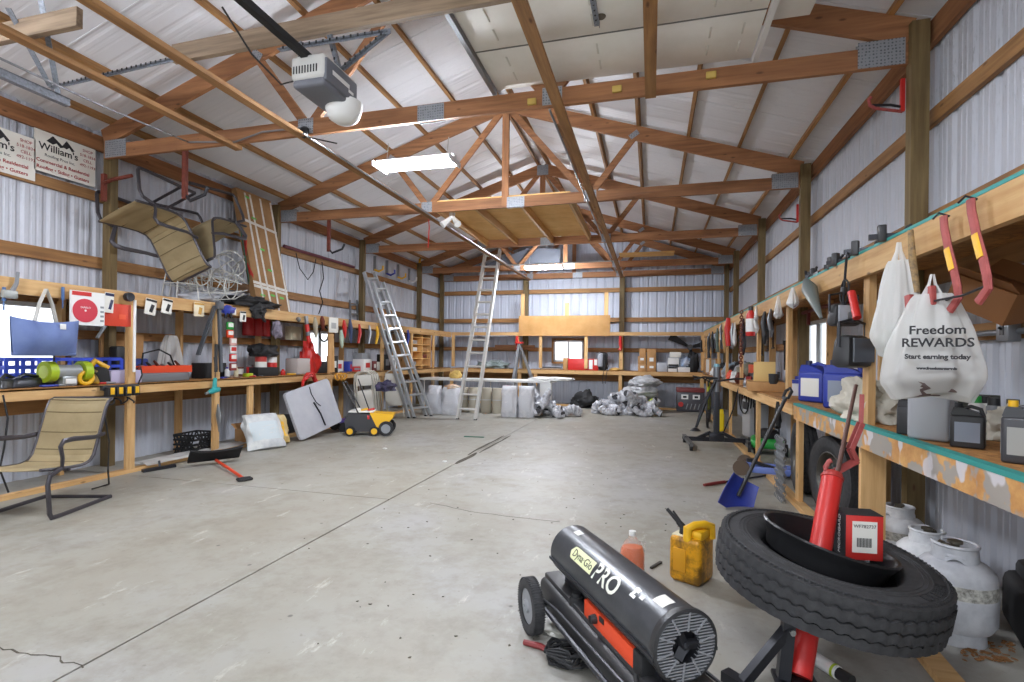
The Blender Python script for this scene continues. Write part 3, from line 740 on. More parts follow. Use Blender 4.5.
# red tube
P0 = at(797, 688, z=0)+V((0, 0, .0)); P1 = cam_at(832, 479, 2.42)
t = T('jack_tube', 'long red jack tube standing up through the tilted tyre', 'jack', P0, room=True)
d_ = (P1-P0).normalized()
b = B(); b.cyl(P0+d_*.045, P1, .046, .044, 24); t.part('tube', b, RED)
b = B(); b.cyl(P1-d_*.0, P1+d_*.012, .048, .048, 24); b.cyl(P1+d_*.012, P1+d_*.03, .043, .04, 20); t.part('collar', b, mat('collar_red', '#a8302a', .5))
b = B(); b.box((P0.x, P0.y, .012), (.16, .16, .02), None, .006); t.part('foot_plate', b, BMET)
c_ = P1+d_*.03
b = B(); b.tube([c_-rc*.03, c_-rc*.035+V((0, 0, .03)), c_-rc*.02+V((0, 0, .055)), c_-rc*.01+V((0, 0, .06))], .011, 8); t.part('hook', b, PINK, label='faded red hook')
e1 = cam_at(856, 461, 2.5); e2 = cam_at(850, 449, 2.5); e3 = cam_at(861, 423, 2.55)
b = B()
for s in (-.014, .014): b.bar(c_+fc*s, e1+fc*s, .006, .022, rc); b.bar(e1+fc*s, e2+fc*s, .006, .02, rc); b.bar(e2+fc*s, e3+fc*s, .006, .022, rc)
b.bar(e3, cam_at(862, 395, 2.6), .02, .02); t.part('lever', b, PINK, label='faded red folding lever')
b = B(); b.cyl(c_+rc*.02, cam_at(856, 385, 2.62), .011, .009, 10); t.part('pump_handle', b, mat('brown_bar', '#5c4038', .5, .3))
# stand
S0 = at(760, 672, z=0)
t = T('tyre_stand', 'black square tube stand holding up the tilted tyre', 'stand', (TC.x, TC.y, 0), room=True)
pc = TC - XT.col[2].to_3d()*(.11)
b = B(); f0 = cam_at(783, 682, 2.05); f0.z = .03; topp = V((f0.x+.03, f0.y+.02, .34)); b.bar(f0, topp, .045, .045); t.part('upright', b, BMET)
b = B(); k0 = at(742, 684, z=.02); b.bar(k0, f0.lerp(topp, .62), .035, .035); t.part('brace', b, BMET)
b = B(); k1 = at(738, 676, z=.02); b.bar(k1+V((-.05, .0, 0)), at(800, 720, z=.02), .05, .04); t.part('foot', b, BMET)
b = B(); g0 = pc+fc*.28+rc*.1; g0.z = .02; b.bar(g0, V((g0.x, g0.y, .29)), .045, .045); t.part('upright', b, BMET)
b = B(); b.bar(f0+V((0, 0, -.01)), g0, .045, .04); t.part('foot', b, BMET)
b = B(); b.bar(topp, V((g0.x, g0.y, .29)), .05, .03); t.part('cross_bar', b, BMET)
b = B(); b.cyl(f0.lerp(topp, .62)-fc*.03, f0.lerp(topp, .62)-fc*.04, .012, n=10); t.part('bolt', b, CHR)
# rim resting on the tyre
RC_ = cam_at(823, 557, 2.29); XRm = tilt_frame(RC_, R(14), R(-3))
t = T('wheel_rim', 'bare black steel wheel rim resting on the tilted tyre', 'wheel rim', X=XRm)
b = B(); rr = .262
b.lathe([(rr+.008, .088), (rr+.002, .096), (rr-.008, .092), (rr-.02, .06), (rr-.035, .03), (rr-.045, .0), (rr-.04, -.02), (rr-.03, -.015), (rr-.026, .0), (rr-.022, .035), (rr-.006, .065), (rr+.008, .088)], 56, caps=False)
t.part('rim_barrel', b, mat('rim_black', '#2a2a2c', .35, .4))
b = B(); b.lathe([(rr-.04, -.01), (.2, -.045), (.17, -.06), (.13, -.06), (.11, -.05), (.11, -.055), (.13, -.066), (.17, -.066), (.2, -.052), (rr-.04, -.016)], 48, caps=False); t.part('rim_disc', b, mat('rim_black', '#2a2a2c'))
# parts box in the rim
bc = cam_at(858, 549, 2.3)
rzb = R(6)
t = T('filter_box', 'red and black parts box with white label standing in the wheel rim', 'box', (bc.x, bc.y, bc.z-.03), rzb)
bw, bd, bh = .15, .11, .195
b = B(); b.box((0, 0, bh/2), (bw, bd, bh), None, .003); t.part('carton', b, mat('carton_red', '#c8312c', .45))
b = B(); b.box((-bw/2-.001, 0, bh/2), (.003, bd*.99, bh*.99)); b.box((0, 0, bh+.001), (bw, bd, .003)); side = t.part('carton_side', b, INK, label='black side of the carton')
b = B(); b.text('MICROGARD', .029, TR((-bw/2-.003, 0, bh/2)) @ M.Rotation(-PI/2, 4, 'Z') @ M.Rotation(PI/2, 4, 'X') @ M.Rotation(PI/2, 4, 'Z'), .0005); t.part('lettering', b, WHT, side)
b = B(); b.box((0, -bd/2-.001, bh*.52), (bw*.66, .002, bh*.7), None, 0); lab = t.part('label', b, PAPER)
b = B(); XX = TR((0, -bd/2-.003, 0)) @ M.Rotation(PI/2, 4, 'X')
b.text('WF782737', .02, XX @ M.Translation((0, bh*.76, 0)), .0004)
for k in range(14): b.box((-.03+.06*k/14, -bd/2-.003, bh*.4), (.0018 if k % 3 else .003, .001, .04))
t.part('lettering', b, INK, lab)
# ================================================================ fuel can, jug
A, C_ = at(668, 579, z=0), at(700, 589.5, z=0)
dx = (C_-A); Lc = dx.length; rz = math.atan2(dx.y, dx.x)
t = T('fuel_can', 'dirty yellow fuel can with black spout on the concrete', 'fuel can', A, rz)
def dirty_yellow():
    t_ = NT('oily_yellow'); v = t_.coord()
    c = t_.mix(t_.ramp(t_.noise(v, 9, 6, .7), [(.42, 0.0), (.6, .85)]), '#d99a14', '#4c3410')
    t_.col(c); t_.p.inputs['Roughness'].default_value = .4; return t_.m
DY = dirty_yellow(); dd = .2; hh = .265
b = B(); b.box((Lc/2, dd/2, hh/2), (Lc, dd, hh), None, .03, 3); t.part('body', b, DY)
b = B(); b.box((Lc*.36, -.001, hh*.5), (Lc*.4, .012, hh*.5), None, .004); t.part('panel', b, mat('amber_panel', '#d2951f', .4))
b = B(); b.box((Lc*.3, dd*.5, hh-.004), (Lc*.5, dd*.8, .012), None, .004); t.part('top_film', b, mat('milky_yellow', '#d8d0b0', .5), label='milky worn top of the can')
b = B(); b.tube([(Lc*.55, dd*.12, hh-.02), (Lc*.55, dd*.12, hh+.05), (Lc*.68, dd*.3, hh+.065), (Lc*.85, dd*.6, hh+.065), (Lc*.95, dd*.82, hh+.05), (Lc*.95, dd*.85, hh-.02)], [.026, .026, .024, .024, .026, .026], 12)
b.box((Lc*.72, dd*.5, hh+.012), (Lc*.5, dd*.7, .06), None, .02); t.part('handle', b, YEL)
b = B(); sp = V((Lc*.34, dd*.35, hh)); b.cyl(sp, sp+V((0, 0, .035)), .03, .027, 16); sp0 = sp+V((0, 0, .03)); e_ = sp0+V((-.12, .02, .085)); b.cyl(sp0, sp0+(e_-sp0)*.35, .02, .017, 12); b.cyl(sp0+(e_-sp0)*.33, e_, .013, .01, 12); b.tube([sp0+V((-.01, -.01, .03)), sp0+V((-.07, -.005, .09))], .006, 6); t.part('spout', b, DBLK)
j = at(632, 574, z=0)
t = T('antifreeze_jug', 'clear jug of orange liquid behind the heater barrel', 'jug', (j.x, j.y, 0), YAW)
prof = [(.062, 0), (.07, .006), (.07, .125), (.066, .15), (.045, .195), (.022, .22), (.02, .235)]
b = B(); b.at(M.Diagonal((1.05, .8, 1, 1))).lathe(prof, 24); t.part('bottle', b, mat('clear_plastic', '#e8e2da', .15, trans=.6, alpha=.35))
b = B(); b.at(M.Diagonal((1.03, .78, 1, 1))).lathe([(.06, .003), (.0675, .008), (.0675, .125), (.064, .15), (.058, .165), (.001, .166)], 24); t.part('liquid', b, mat('orange_liquid', '#f0702c', .3))
b = B(); b.cyl((0, 0, .232), (0, 0, .258), .021, n=18); t.part('cap', b, WHT)
b = B(); b.tube([(.045, 0, .19), (.07, 0, .19), (.074, 0, .16), (.066, 0, .135)], .009, 8); t.part('handle', b, mat('clear_plastic', '#e8e2da'))
b = B(); p, q = at(651, 568, z=.007), at(661, 562, z=.007); b.bar(p, q, .016, .012); one('chisel_stub', b, mat('dark_stub', '#3c3630', .7), 'short dark stub lying by the yellow fuel can', 'tool')
# ================================================================ propane cylinders
def propane(name, label, loc, rz, c1, band=True, sc=.88):
    t = T('propane_tank', label, 'propane tank', group='propane tanks', X=TR(loc, rz, s=sc))
    r = .155
    b = B(); b.lathe([(.1, .055), (.135, .065), (r, .1), (r+.003, .215), (r+.003, .222), (r, .23), (r, .29), (.148, .325), (.12, .355), (.075, .375), (.03, .382)], 36); body = t.part('vessel', b, c1)
    b = B(); b.lathe([(.108, .06), (.112, .0), (.118, .0), (.114, .06)], 32, caps=False); t.part('foot_ring', b, c1)
    if band:
        b = B(); b.lathe([(r+.002, .225), (r+.002, .285)], 36, caps=False); t.part('faded_label', b, mat('peeled_label', '#c9c8c0', .7, 0, 40, '#5c5a54'), body, label='peeling label band')
    b = B()
    def col(a, c):
        ang = R(25)+R(310)*a; rr = .088-.006*c; lift = .035*max(0, math.cos(ang*3)) if c < .5 else 0
        return V((rr*math.cos(ang), rr*math.sin(ang), .352+lift*(1-c)+.085*c))
    b.slab(col, 48, 4, .006); b.tube([(.084*math.cos(R(25)+R(310)*k/30), .084*math.sin(R(25)+R(310)*k/30), .437) for k in range(31)], .008, 6); t.part('collar', b, c1)
    b = B(); b.cyl((0, 0, .37), (0, 0, .44), .017, n=12); b.cyl((0, 0, .415), (.05, 0, .415), .014, n=12); b.cyl((0, 0, .44), (0, 0, .452), .03, .03, 10)
    b.cyl((.05, 0, .415), (.065, 0, .415), .02, n=8); t.part('valve', b, mat('old_brass', '#6e685c', .4, .6))
    return t
TK = mat('tank_grey', '#c3c5ca', .45, 0, 14, '#adafb5'); TKW = mat('tank_white', '#dcdee0', .45, 0, 14, '#c4c6ca')
p = at(954, 636, z=0); propane('a', 'grey propane tank with peeling label band, nearest by the plank', p, 2.2, TK, True, 1.0)
p = cam_at(926, 600, 2.78); p.z = 0; p2 = propane('b', 'white propane tank with tall collar between the two others', p, .6, TKW, False)
b = B(); b.lathe([(.1565, .25), (.1565, .3)], 24, caps=False); p2.part('blue_band', b, mat('blue_label', '#3f6fb0', .5), label='blue label band')
p = cam_at(899, 548, 3.22); p.z = 0; propane('c', 'white propane tank standing behind the bench stud', p, 1.4, TKW)
# plank, caulk tube, leaves
p, q = at(922, 648, z=.02), at(975, 712, z=.02); b = B(); b.bar(p, q, .09, .035); one('plank', b, W['studx'], 'short yellow plank lying on the floor before the propane tanks', 'plank')
p, q = at(808, 654, z=.03), at(840, 674, z=.03)
t = T('caulk_tube', 'white tube with yellow ring and black end by the red jack tube', 'tube', p, room=True)
d_ = (q-p).normalized(); b = B(); b.cyl(p, p+d_*.14, .027, n=18); t.part('tube', b, WHT); b = B(); b.cyl(p+d_*.12, p+d_*.13, .028, n=18); t.part('ring', b, LIME); b = B(); b.cyl(p+d_*.13, q+d_*.05, .023, n=18); t.part('cap', b, BLK)
# black power tool and folded handle truck against the wall
p = at(1010, 612, z=0)
t = T('chainsaw_case', 'black plastic tool case lying behind the nearest propane tank', 'tool case', (1.55, 2.75, 0), .6)
t.o.matrix_world = TR((1.74, 2.93, 0), 1.25)
b = B(); b.box((0, 0, .13), (.5, .18, .26), None, .05, 3); b.box((.12, -.02, .28), (.2, .13, .09), None, .03); t.part('shell', b, DBLK)
b = B(); b.tube([(-.16, 0, .25), (-.15, 0, .36), (0, 0, .4), (.14, 0, .37), (.16, 0, .27)], .016, 8); t.part('handle', b, BLK)
for k in range(3):
    b = B(); b.box((-.15+.15*k, -.093, .17), (.05, .012, .06), None, .004); t.part('latch', b, GRYP)
b = B()
for k in range(60):
    p = at(rnd.uniform(960, 1015), rnd.uniform(640, 662), z=.004)
    a = rnd.uniform(0, PI); s_ = rnd.uniform(.008, .02); b.prism([(-s_, 0), (0, s_*.5), (s_, 0), (0, -s_*.5)], 0, .004, TR(p, a, rnd.uniform(-.3, .3)))
one('dead_leaves', b, mat('dead_leaf', '#8a6038', .9), 'dry brown leaf litter on the floor by the nearest propane tank', 'leaves', kind='stuff')
# ================================================================ small-item makers
def local(p, rz=0): return TR(p, rz)
def box_item(name, label, cat, p, d, rz, m, group=None, bev=.004, flaps=0, marks=(), sub=None):
    """carton-like thing; marks = (face, cx, cz, w, h, material, name) with face 'f' (-y), 'l' (-x), 't'"""
    t = T(name, label, cat, p, rz, group)
    b = B(); b.box((0, 0, d[2]/2), d, None, bev); body = t.part('carton' if 'box' in name or 'carton' in name else 'body', b, m)
    for mk in marks:
        f, cx, cz, w, h, mm, nm = mk[:7]; b = B()
        if f == 'f': b.box((cx, -d[1]/2-.001, cz), (w, .002, h))
        elif f == 'l': b.box((-d[0]/2-.001, cx, cz), (.002, w, h))
        elif f == 'r': b.box((d[0]/2+.001, cx, cz), (.002, w, h))
        else: b.box((cx, cz, d[2]+.001), (w, h, .002))
        t.part(nm, b, mm, body)
    if flaps:
        for s in (-1, 1):
            b = B(); b.box((0, 0, 0), (d[0]*.98, d[1]*.5, .004), TR((0, s*d[1]*.62, d[2]+.03*flaps), 0, s*.6)); t.part('flap', b, m)
    return t
def jug(name, label, p, rz, w, d, h, m, capm, labm=None, group=None, cat='jug'):
    """square shouldered jug with a moulded handle beside the neck"""
    t = T(name, label, cat, p, rz, group)
    b = B(); b.box((0, 0, h*.37), (w, d, h*.74), None, min(w, d)*.14, 3)
    b.prism([(-w*.5+.01, h*.66), (w*.5-.01, h*.66), (w*.5-.012, h*.74), (w*.3, h*.8), (-w*.12, h*.9), (-w*.4, h*.9), (-w*.48, h*.76)], -d*.4, d*.4, M.Rotation(PI/2, 4, 'X'))
    t.part('body', b, m)
    b = B(); b.tube([(-w*.16, 0, h*.88), (w*.1, 0, h*.93), (w*.36, 0, h*.88), (w*.44, 0, h*.72), (w*.42, 0, h*.64)], min(w, d)*.11, 10); t.part('handle', b, m)
    b = B(); b.cyl((-w*.26, 0, h*.88), (-w*.26, 0, h), w*.12, w*.115, 16); t.part('cap', b, capm)
    if labm:
        b = B(); b.box((0, -d/2-.0005, h*.36), (w*.72, .002, h*.44)); t.part('label', b, labm)
        b = B(); b.box((-w/2-.0005, 0, h*.36), (.002, d*.66, h*.44)); t.part('label', b, labm)
    return t
def bottle(name, label, p, r, h, m, capm, labm=None, neck=.4, group=None, cat='bottle', flat=1, rz=0):
    t = T(name, label, cat, p, rz, group)
    b = B(); b.at(M.Diagonal((1, flat, 1, 1))).lathe([(r*.93, 0), (r, .006), (r, h*.66), (r*.9, h*.74), (r*neck, h*.84), (r*neck, h*.88)], 20); t.part('body', b, m)
    b = B(); b.cyl((0, 0, h*.86), (0, 0, h), r*neck*1.12, r*neck*1.05, 14); t.part('cap', b, capm)
    if labm:
        b = B(); b.at(M.Diagonal((1, flat, 1, 1))).lathe([(r*1.012, h*.14), (r*1.012, h*.58)], 20, caps=False); t.part('label', b, labm)
    return t
def spray(label, p, m, capm, r=.028, h=.2, group='cans and bottles at the back of the right bench'):
    t = T('spray_can', label, 'can', p, 0, group)
    b = B(); b.lathe([(r, 0), (r*1.04, .004), (r, .008), (r, h*.76), (r*.75, h*.82)], 16); t.part('can', b, m)
    b = B(); b.lathe([(r*.8, h*.8), (r*.78, h), (.001, h)], 16); t.part('cap', b, capm); return t
BAGW = None
def bagmat(name, c, a):
    t = NT(name); t.p.inputs['Base Color'].default_value = lin(c); t.p.inputs['Roughness'].default_value = .35
    t.p.inputs['Alpha'].default_value = a; t.p.inputs['Transmission Weight'].default_value = .25; t.p.inputs['Subsurface Weight'].default_value = 0
    return t.m
BAGW = bagmat('thin_white_plastic', '#f2f1ee', .8); BAGC = bagmat('clear_film', '#ecebe8', .62)
def bag(name, label, top, w, h, d, rz, m, seed=1, group=None, straps=True, fill=None):
    """plastic carrier bag hanging from a point: gathered at the top, full at the bottom"""
    t = T(name, label, 'bag', top, rz, group)
    def fn(a, c):
        ang = 2*PI*a; k = c; g = min(1, k/.8)
        wid = w*(.17+.33*g**.7)*(1-.22*max(0, k-.85)/.15); dep = d*(.1+.4*g)*(1-.6*max(0, k-.85)/.15)
        pl = 1+(.1*math.sin(ang*7+seed*2+3*k)+.07*math.sin(ang*13+seed))*(1-k*.75)+.16*NZ.noise(V((math.cos(ang)*2, math.sin(ang)*2, k*3+seed*5)))*min(1, k*3)
        return V((wid*math.cos(ang)*pl, dep*math.sin(ang)*pl, -h*(.16+.84*k) + .04*h*math.sin(ang*2+seed)*k*(1 if k > .5 else k*2)))
    b = B(); b.grid(fn, 84, 30, cu=True); b.grid(lambda a, c: V(fn(a, 1)) if c == 0 else V((0, 0, -h*1.0)), 84, 1, cu=True)
    t.part('sack', b, m, smooth=80)
    if straps:
        for s in (-1, 1):
            b = B(); b.tube([(s*.004, 0, 0), (s*w*.03, s*.006, -h*.08), (s*w*.09, 0, -h*.19), (s*w*.16, 0, -h*.34)], [.006, .008, .016, .02], 8, flat=.5); t.part('strap', b, m)
    if fill:
        b = B(); b.blob((0, 0, -h*.86), (w*.36, d*.34, h*.13), seed, .5, 2.4, 3); t.part('contents', b, fill)
    return t
def heap(name, label, cat, p, r, m, seed=0, rz=0, amp=.35, group=None, freq=1.8):
    b = B(); b.blob((p[0], p[1], p[2]+r[2]*.55), r, seed, amp, freq, 4, .55)
    return one(name, b, m, label, cat, group, smooth=70)
def XB(u, v, x=XRF-.015): return at(u, v, x=x)
# ================================================================ right bench: containers along its front
zr = .909
p = at(808, 402, z=zr); jb = BLU
t = jug('oil_jug', 'farther big blue oil jug, with white label, beside the small carton', (p.x+.07, p.y+.04, zr), R(-50), .24, .16, .375, jb, mat('navy', '#24294f', .4), PAPER, 'blue oil jugs')
p = at(838, 409, z=zr)
jug('oil_jug', 'nearer big blue oil jug, with grey label, beside the white cloth bag', (p.x+.06, p.y+.05, zr), R(-30), .27, .17, .385, jb, mat('navy', '#24294f'), mat('grey_label', '#8f98a8', .6), 'blue oil jugs')
p = at(789, 396, z=zr); box_item('carton_box', 'small white and blue carton behind the far blue jug', 'box', (p.x+.1, p.y+.1, zr), (.1, .09, .17), R(-20), mat('white_card', '#dfe2e8', .6), marks=[('f', 0, .15, .1, .04, BLU, 'stripe'), ('l', 0, .15, .09, .04, BLU, 'stripe')])
p = at(897, 434, z=zr); jug('oil_bottle', 'black flat oil bottle left of the grey jerry jug', (p.x+.05, p.y, zr), R(-35), .09, .06, .2, BLK, DBLK, None, 'black oil bottles', 'bottle')
p = at(922, 440, z=zr)
t = T('jerry_jug', 'large grey plastic jerry jug under the plastic shopping bag', 'jug', (p.x+.06, p.y+.04, zr), R(-38))
b = B(); b.box((0, 0, .12), (.17, .15, .24), None, .018, 3); t.part('body', b, mat('grey_jug', '#a3a5aa', .35))
b = B(); b.cyl((.04, 0, .235), (.04, 0, .26), .028, n=16); t.part('cap', b, BLK); b = B(); b.tube([(-.06, 0, .23), (-.055, 0, .26), (0, 0, .262), (.01, 0, .235)], .012, 8); t.part('handle', b, GRYP)
p = at(957, 447, z=zr); jug('oil_bottle', 'black oil bottle with grey label just right of the grey jerry jug', (p.x+.04, p.y, zr), R(-30), .12, .075, .2, BLK, DBLK, mat('grey_label', '#8f98a8'), 'black oil bottles', 'bottle')
p = at(965, 432, z=zr); box_item('carton_box', 'dark green carton standing behind the black oil bottle', 'box', (p.x+.12, p.y+.13, zr), (.19, .08, .2), R(-30), mat('dark_green_card', '#34362c', .6), marks=[('f', 0, .17, .15, .02, mat('olive_print', '#8a8a5c', .7), 'lettering')])
p = at(1009, 463, z=zr); t = jug('oil_bottle', 'black oil bottle with yellow cap at the near end of the right bench', (p.x+.05, p.y, zr), R(-35), .13, .075, .24, mat('charcoal_plastic', '#3c3c40', .35), YEL, mat('worn_label', '#9c9c98', .6), 'black oil bottles', 'bottle')
for (u, v, r, s, l) in ((850, 402, (.2, .3, .17), 3, 'white crumpled cloth bag between the blue jugs and the black bottle'), (892, 400, (.2, .22, .15), 5, 'pale crumpled cloth bag heaped behind the bench stud'), (987, 425, (.12, .13, .11), 8, 'clear bag of rags behind the yellow capped bottle')):
    p = at(u, v+18, z=zr); heap('cloth_bag', l, 'bag', (p.x+.18, p.y+.1, zr), r, mat('offwhite_cloth', '#cfcabc', .7, 0, 8, '#b9b3a4'), s, amp=.45, group='bags lying on the right bench', freq=2.6)
# chainsaw-like grey tool at the near end
p = at(1020, 430, z=zr)
t = T('leaf_blower', 'grey and white power tool at the near end of the bench by the wall', 'power tool', (1.66, 2.55, zr), R(70))
b = B(); b.box((0, 0, .09), (.3, .16, .16), None, .05, 3); t.part('housing', b, mat('dark_grey_tool', '#55585a', .4))
b = B(); b.tube([(-.1, 0, .15), (-.08, 0, .23), (.06, 0, .24), (.12, 0, .15)], .017, 8); t.part('handle', b, WHT)
b = B(); b.cyl((.14, 0, .08), (.38, 0, .07), .05, .035, 16); t.part('nozzle', b, DBLK)
# small cans against the wall
cans = [(884, 372, WHT, GRN), (893, 372, WHT, WHT), (900, 374, mat('cream_can', '#cfc7a8', .5), GRYP), (908, 376, WHT, RED), (976, 388, WHT, GRN), (984, 392, PAPER, BLK), (994, 396, GRYP, BLK), (1013, 400, mat('rusty_can', '#6a3a34', .6), BLK)]
for i, (u, v, m1, m2) in enumerate(cans):
    p = at(u, v, x=1.72+.04*(i % 2)); spray('%s can with %s cap, number %d from the far end, at the wall' % ('white' if m1 in (WHT, PAPER) else 'dull', {GRN: 'green', WHT: 'white', GRYP: 'grey', RED: 'red', BLK: 'black'}[m2], i+1), (p.x, p.y, zr), m1, m2, .032, .2)
# ---- items on the far part of the right bench
p = at(761, 384, z=zr); bx = box_item('carton_box', 'yellowish cardboard carton standing on the flat carton of the right bench', 'box', (1.36, 7.0, zr+.11), (.24, .24, .24), R(-12), mat('yellow_card', '#d8b878', .8), 'cartons on the right bench', marks=[('l', 0, .07, .12, .02, INK, 'lettering')])
p = at(757, 394, z=zr); box_item('carton_box', 'flat tan cardboard carton overhanging the bench edge', 'box', (1.36, 7.0, zr), (.4, .7, .11), R(-8), KRAFT, 'cartons on the right bench')
p = at(744, 382, z=zr); box_item('carton_box', 'white and black checked carton with a red base on the right bench', 'box', (p.x+.12, p.y+.05, zr), (.2, .22, .26), 0, mat('white_card', '#dfe2e8'), 'cartons on the right bench', marks=[('l', .05, .18, .05, .05, INK, 'check'), ('l', -.04, .12, .05, .05, INK, 'check'), ('l', .05, .06, .1, .08, RED, 'red_panel')])
box_item('tool_case', 'orange red plastic case lying on the far right bench', 'case', (1.5, 8.1, zr+.0), (.2, .5, .3), 0, mat('orange_case', '#e0562e', .5))
p = at(742, 385, z=zr)
t = T('circular_saw', 'dark red circular saw on the edge of the right bench', 'power tool', (1.29, 7.62, zr), R(70)); b = B(); b.cyl((0, -.03, .075), (0, .03, .075), .075, n=24); t.part('blade_guard', b, mat('saw_red', '#8c2a2a', .5)); b = B(); b.tube([(-.02, .02, .14), (.06, .02, .17), (.12, .02, .1)], .018, 8); t.part('handle', b, BLK); b = B(); b.box((.02, 0, .006), (.2, .12, .01)); t.part('base_plate', b, ALU)
box_item('carton_box', 'tan carton with white side in the far right corner of the bench', 'box', (1.36, 12.75, .945), (.34, .4, .34), 0, KRAFT, 'cartons on the right bench', marks=[('f', -.05, .17, .2, .3, WHT, 'label')])
for i, (y, s, m_, l) in enumerate(((9.2, 1, GRYP, 'grey'), (9.75, 4, BLK, 'black'), (8.75, 6, mat('camo_drab', '#75705e', .8), 'drab'), (10.6, 7, mat('blue_grey', '#8fa0ac', .6), 'pale blue'), (11.4, 9, DBLK, 'dark'))):
    heap('tool_bag', '%s tool bag on the right bench, %s' % (l, ('behind the mast of the lift', 'second beyond the orange case', 'nearest past the orange case', 'toward the far corner', 'by the far corner carton')[i]), 'bag', (1.5, y, zr), (.18, .22, .2), m_, s, group='tool bags on the right bench')
# ================================================================ hanging from the upper right shelf rail
def hang(name, label, cat, u, v, build, group=None, x=None):
    p = at(u, v, x=XRF-.03 if x is None else x); t = T(name, label, cat, p, 0, group); build(t); return t
# plastic bags
p = XB(906, 242); bag('shopping_bag', 'white plastic bag hanging narrow beside the bench stud', (p.x-.03, p.y, p.z), .22, .56, .13, R(-30), BAGW, 2, 'hanging plastic bags', True, mat('bag_green', '#3a7a56', .6))
p = XB(949, 274); t = bag('shopping_bag', 'big grey plastic bag with black lettering hanging from the red saw frames', (p.x-.06, p.y, p.z), .34, .52, .17, R(-26), BAGC, 4, 'hanging plastic bags', True, mat('mixed_dark', '#5a4a48', .7))
def bagtext(s, sz, z, tilt=0):
    b = B(); b.text(s, sz, TR((0.02, -.098, z*.95), 0, PI/2, tilt), .0006, bold=.0012); return b
for s, sz, z in (('Freedom', .05, -.255), ('REWARDS', .05, -.31), ('Start earning today', .027, -.37), ('www.freedomrewards', .014, -.42)):
    t.part('lettering', bagtext(s, sz, z), INK)
# bow saw frames, red
def bow(label, p, tilt):
    t = T('bow_saw', label, 'saw', p, R(90), 'red bow saws')
    b = B(); pts = [(.0, 0, .0), (.0, 0, -.04), (.012, 0, -.12), (.03, 0, -.2), (.04, 0, -.26), (.042, 0, -.3), (.0, 0, -.335), (-.1, 0, -.33), (-.16, 0, -.325)]
    b.tube(pts[:7], .016, 8, flat=.55); fr = t.part('frame', b, PINK)
    b = B(); b.tube([(.014, -.0085, -.12), (.03, -.0085, -.2)], .0135, 6, flat=.25); t.part('sticker', b, YEL, fr, label='yellow sticker')
    b = B(); b.tube([(.04, 0, -.29), (-.06, 0, -.3), (-.2, 0, -.29)], .004, 6); t.part('blade', b, BMET)
    b = B(); b.box((-.2, 0, -.27), (.03, .02, .07), None, .004); t.part('end_clip', b, PINK)
    b = B(); b.tube([(.0, .02, .0), (-.02, .0, .02), (-.05, 0, .01)], .004, 6); t.part('hook', b, BMET)
    t.o.matrix_world = TR(p, R(-80), 0, tilt, 1.2); return t
p = XB(952, 216); bow('red bow saw frame with yellow sticker hanging over the shopping bag', (p.x-.03, p.y, p.z), R(-6))
p = XB(980, 199); bow('red bow saw frame with yellow sticker, nearest on the rail', (p.x-.03, p.y, p.z), R(-6))
p, q = XB(918, 230), XB(925, 292); b = B(); b.tube([p+V((-.03, 0, 0)), p.lerp(q, .5)+V((-.035, 0, 0)), q+V((-.03, 0, 0))], [.012, .016, .012], 8, flat=.5); one('pruning_saw', b, mat('worn_handle', '#a88a5c', .7, 0, 40, '#6a5a48'), 'worn wooden handle hanging between the two shopping bags', 'tool')
# work lights
def floodlight(label, p, rz, s, face):
    t = T('work_light', label, 'work light', X=TR(p, rz, 0, 0, s), group='work lights on the right rail')
    b = B(); b.box((0, 0, -.1), (.2, .1, .15), None, .03, 2, .82); t.part('housing', b, BLK)
    b = B(); b.box((0, -.052, -.095), (.15, .01, .11), None, .004); t.part('glass', b, face)
    b = B(); b.tube([(-.1, 0, -.08), (-.1, 0, .03), (0, 0, .05), (.1, 0, .03), (.1, 0, -.08)], .008, 6); t.part('bracket', b, BMET)
    b = B(); b.box((0, 0, .06), (.03, .03, .05), None, .006); t.part('clamp', b, BLK); return t
p = XB(860, 330); floodlight('black floodlight hanging by the bench stud', (p.x-.04, p.y, p.z), R(40), 1.3, mat('lamp_glass', '#5c6066', .15))
p = XB(857, 298); floodlight('grey faced floodlight hanging higher by the cord loops', (p.x-.04, p.y+.1, p.z), R(20), .95, mat('lamp_glass_pale', '#a8acb4', .2))
p = XB(852, 270); b = B()
pts = [(p.x-.04, p.y+.07*math.sin(i*.5)*(1+.2*math.sin(i)), p.z-.14-.08*math.cos(i*.5)) for i in range(40)]
b.tube(pts, .006, 6); one('power_cord', b, DBLK, 'black cord coiled around the hanging floodlights', 'cord')
p, q = XB(855, 258), XB(850, 305); b = B(); b.tube([p+V((-.04, -.02, .0)), p+V((-.04, 0, .03)), p+V((-.04, .02, .0)), q+V((-.04, 0, 0))], .008, 8); one('iron_hook', b, BMET, 'long dark iron hook on the rail above the floodlights', 'hook')
p, q = XB(861, 292), XB(867, 318); b = B(); b.cyl(p+V((-.05, 0, 0)), q+V((-.05, 0, 0)), .022, .022, 14); one('flashlight', b, RED, 'red tube light hanging left of the bench stud', 'lamp')
p, q = XB(813, 280), XB(829, 318); b = B(); b.at(M.Identity(4)).tube([p+V((-.05, 0, 0)), p.lerp(q, .25)+V((-.05, 0, 0)), q+V((-.05, 0, 0))], [.02, .055, .01], 14); one('funnel', b, mat('grey_funnel', '#6c7472', .45), 'grey long funnel hanging point down from the right rail', 'funnel')
p = XB(798, 284); bag('blister_bag', 'clear bag with blue printing hanging beside the funnel', (p.x-.04, p.y, p.z), .19, .2, .1, R(80), BAGW, 6, 'hanging packets', False, mat('packet_blue', '#7f8fc0', .6))
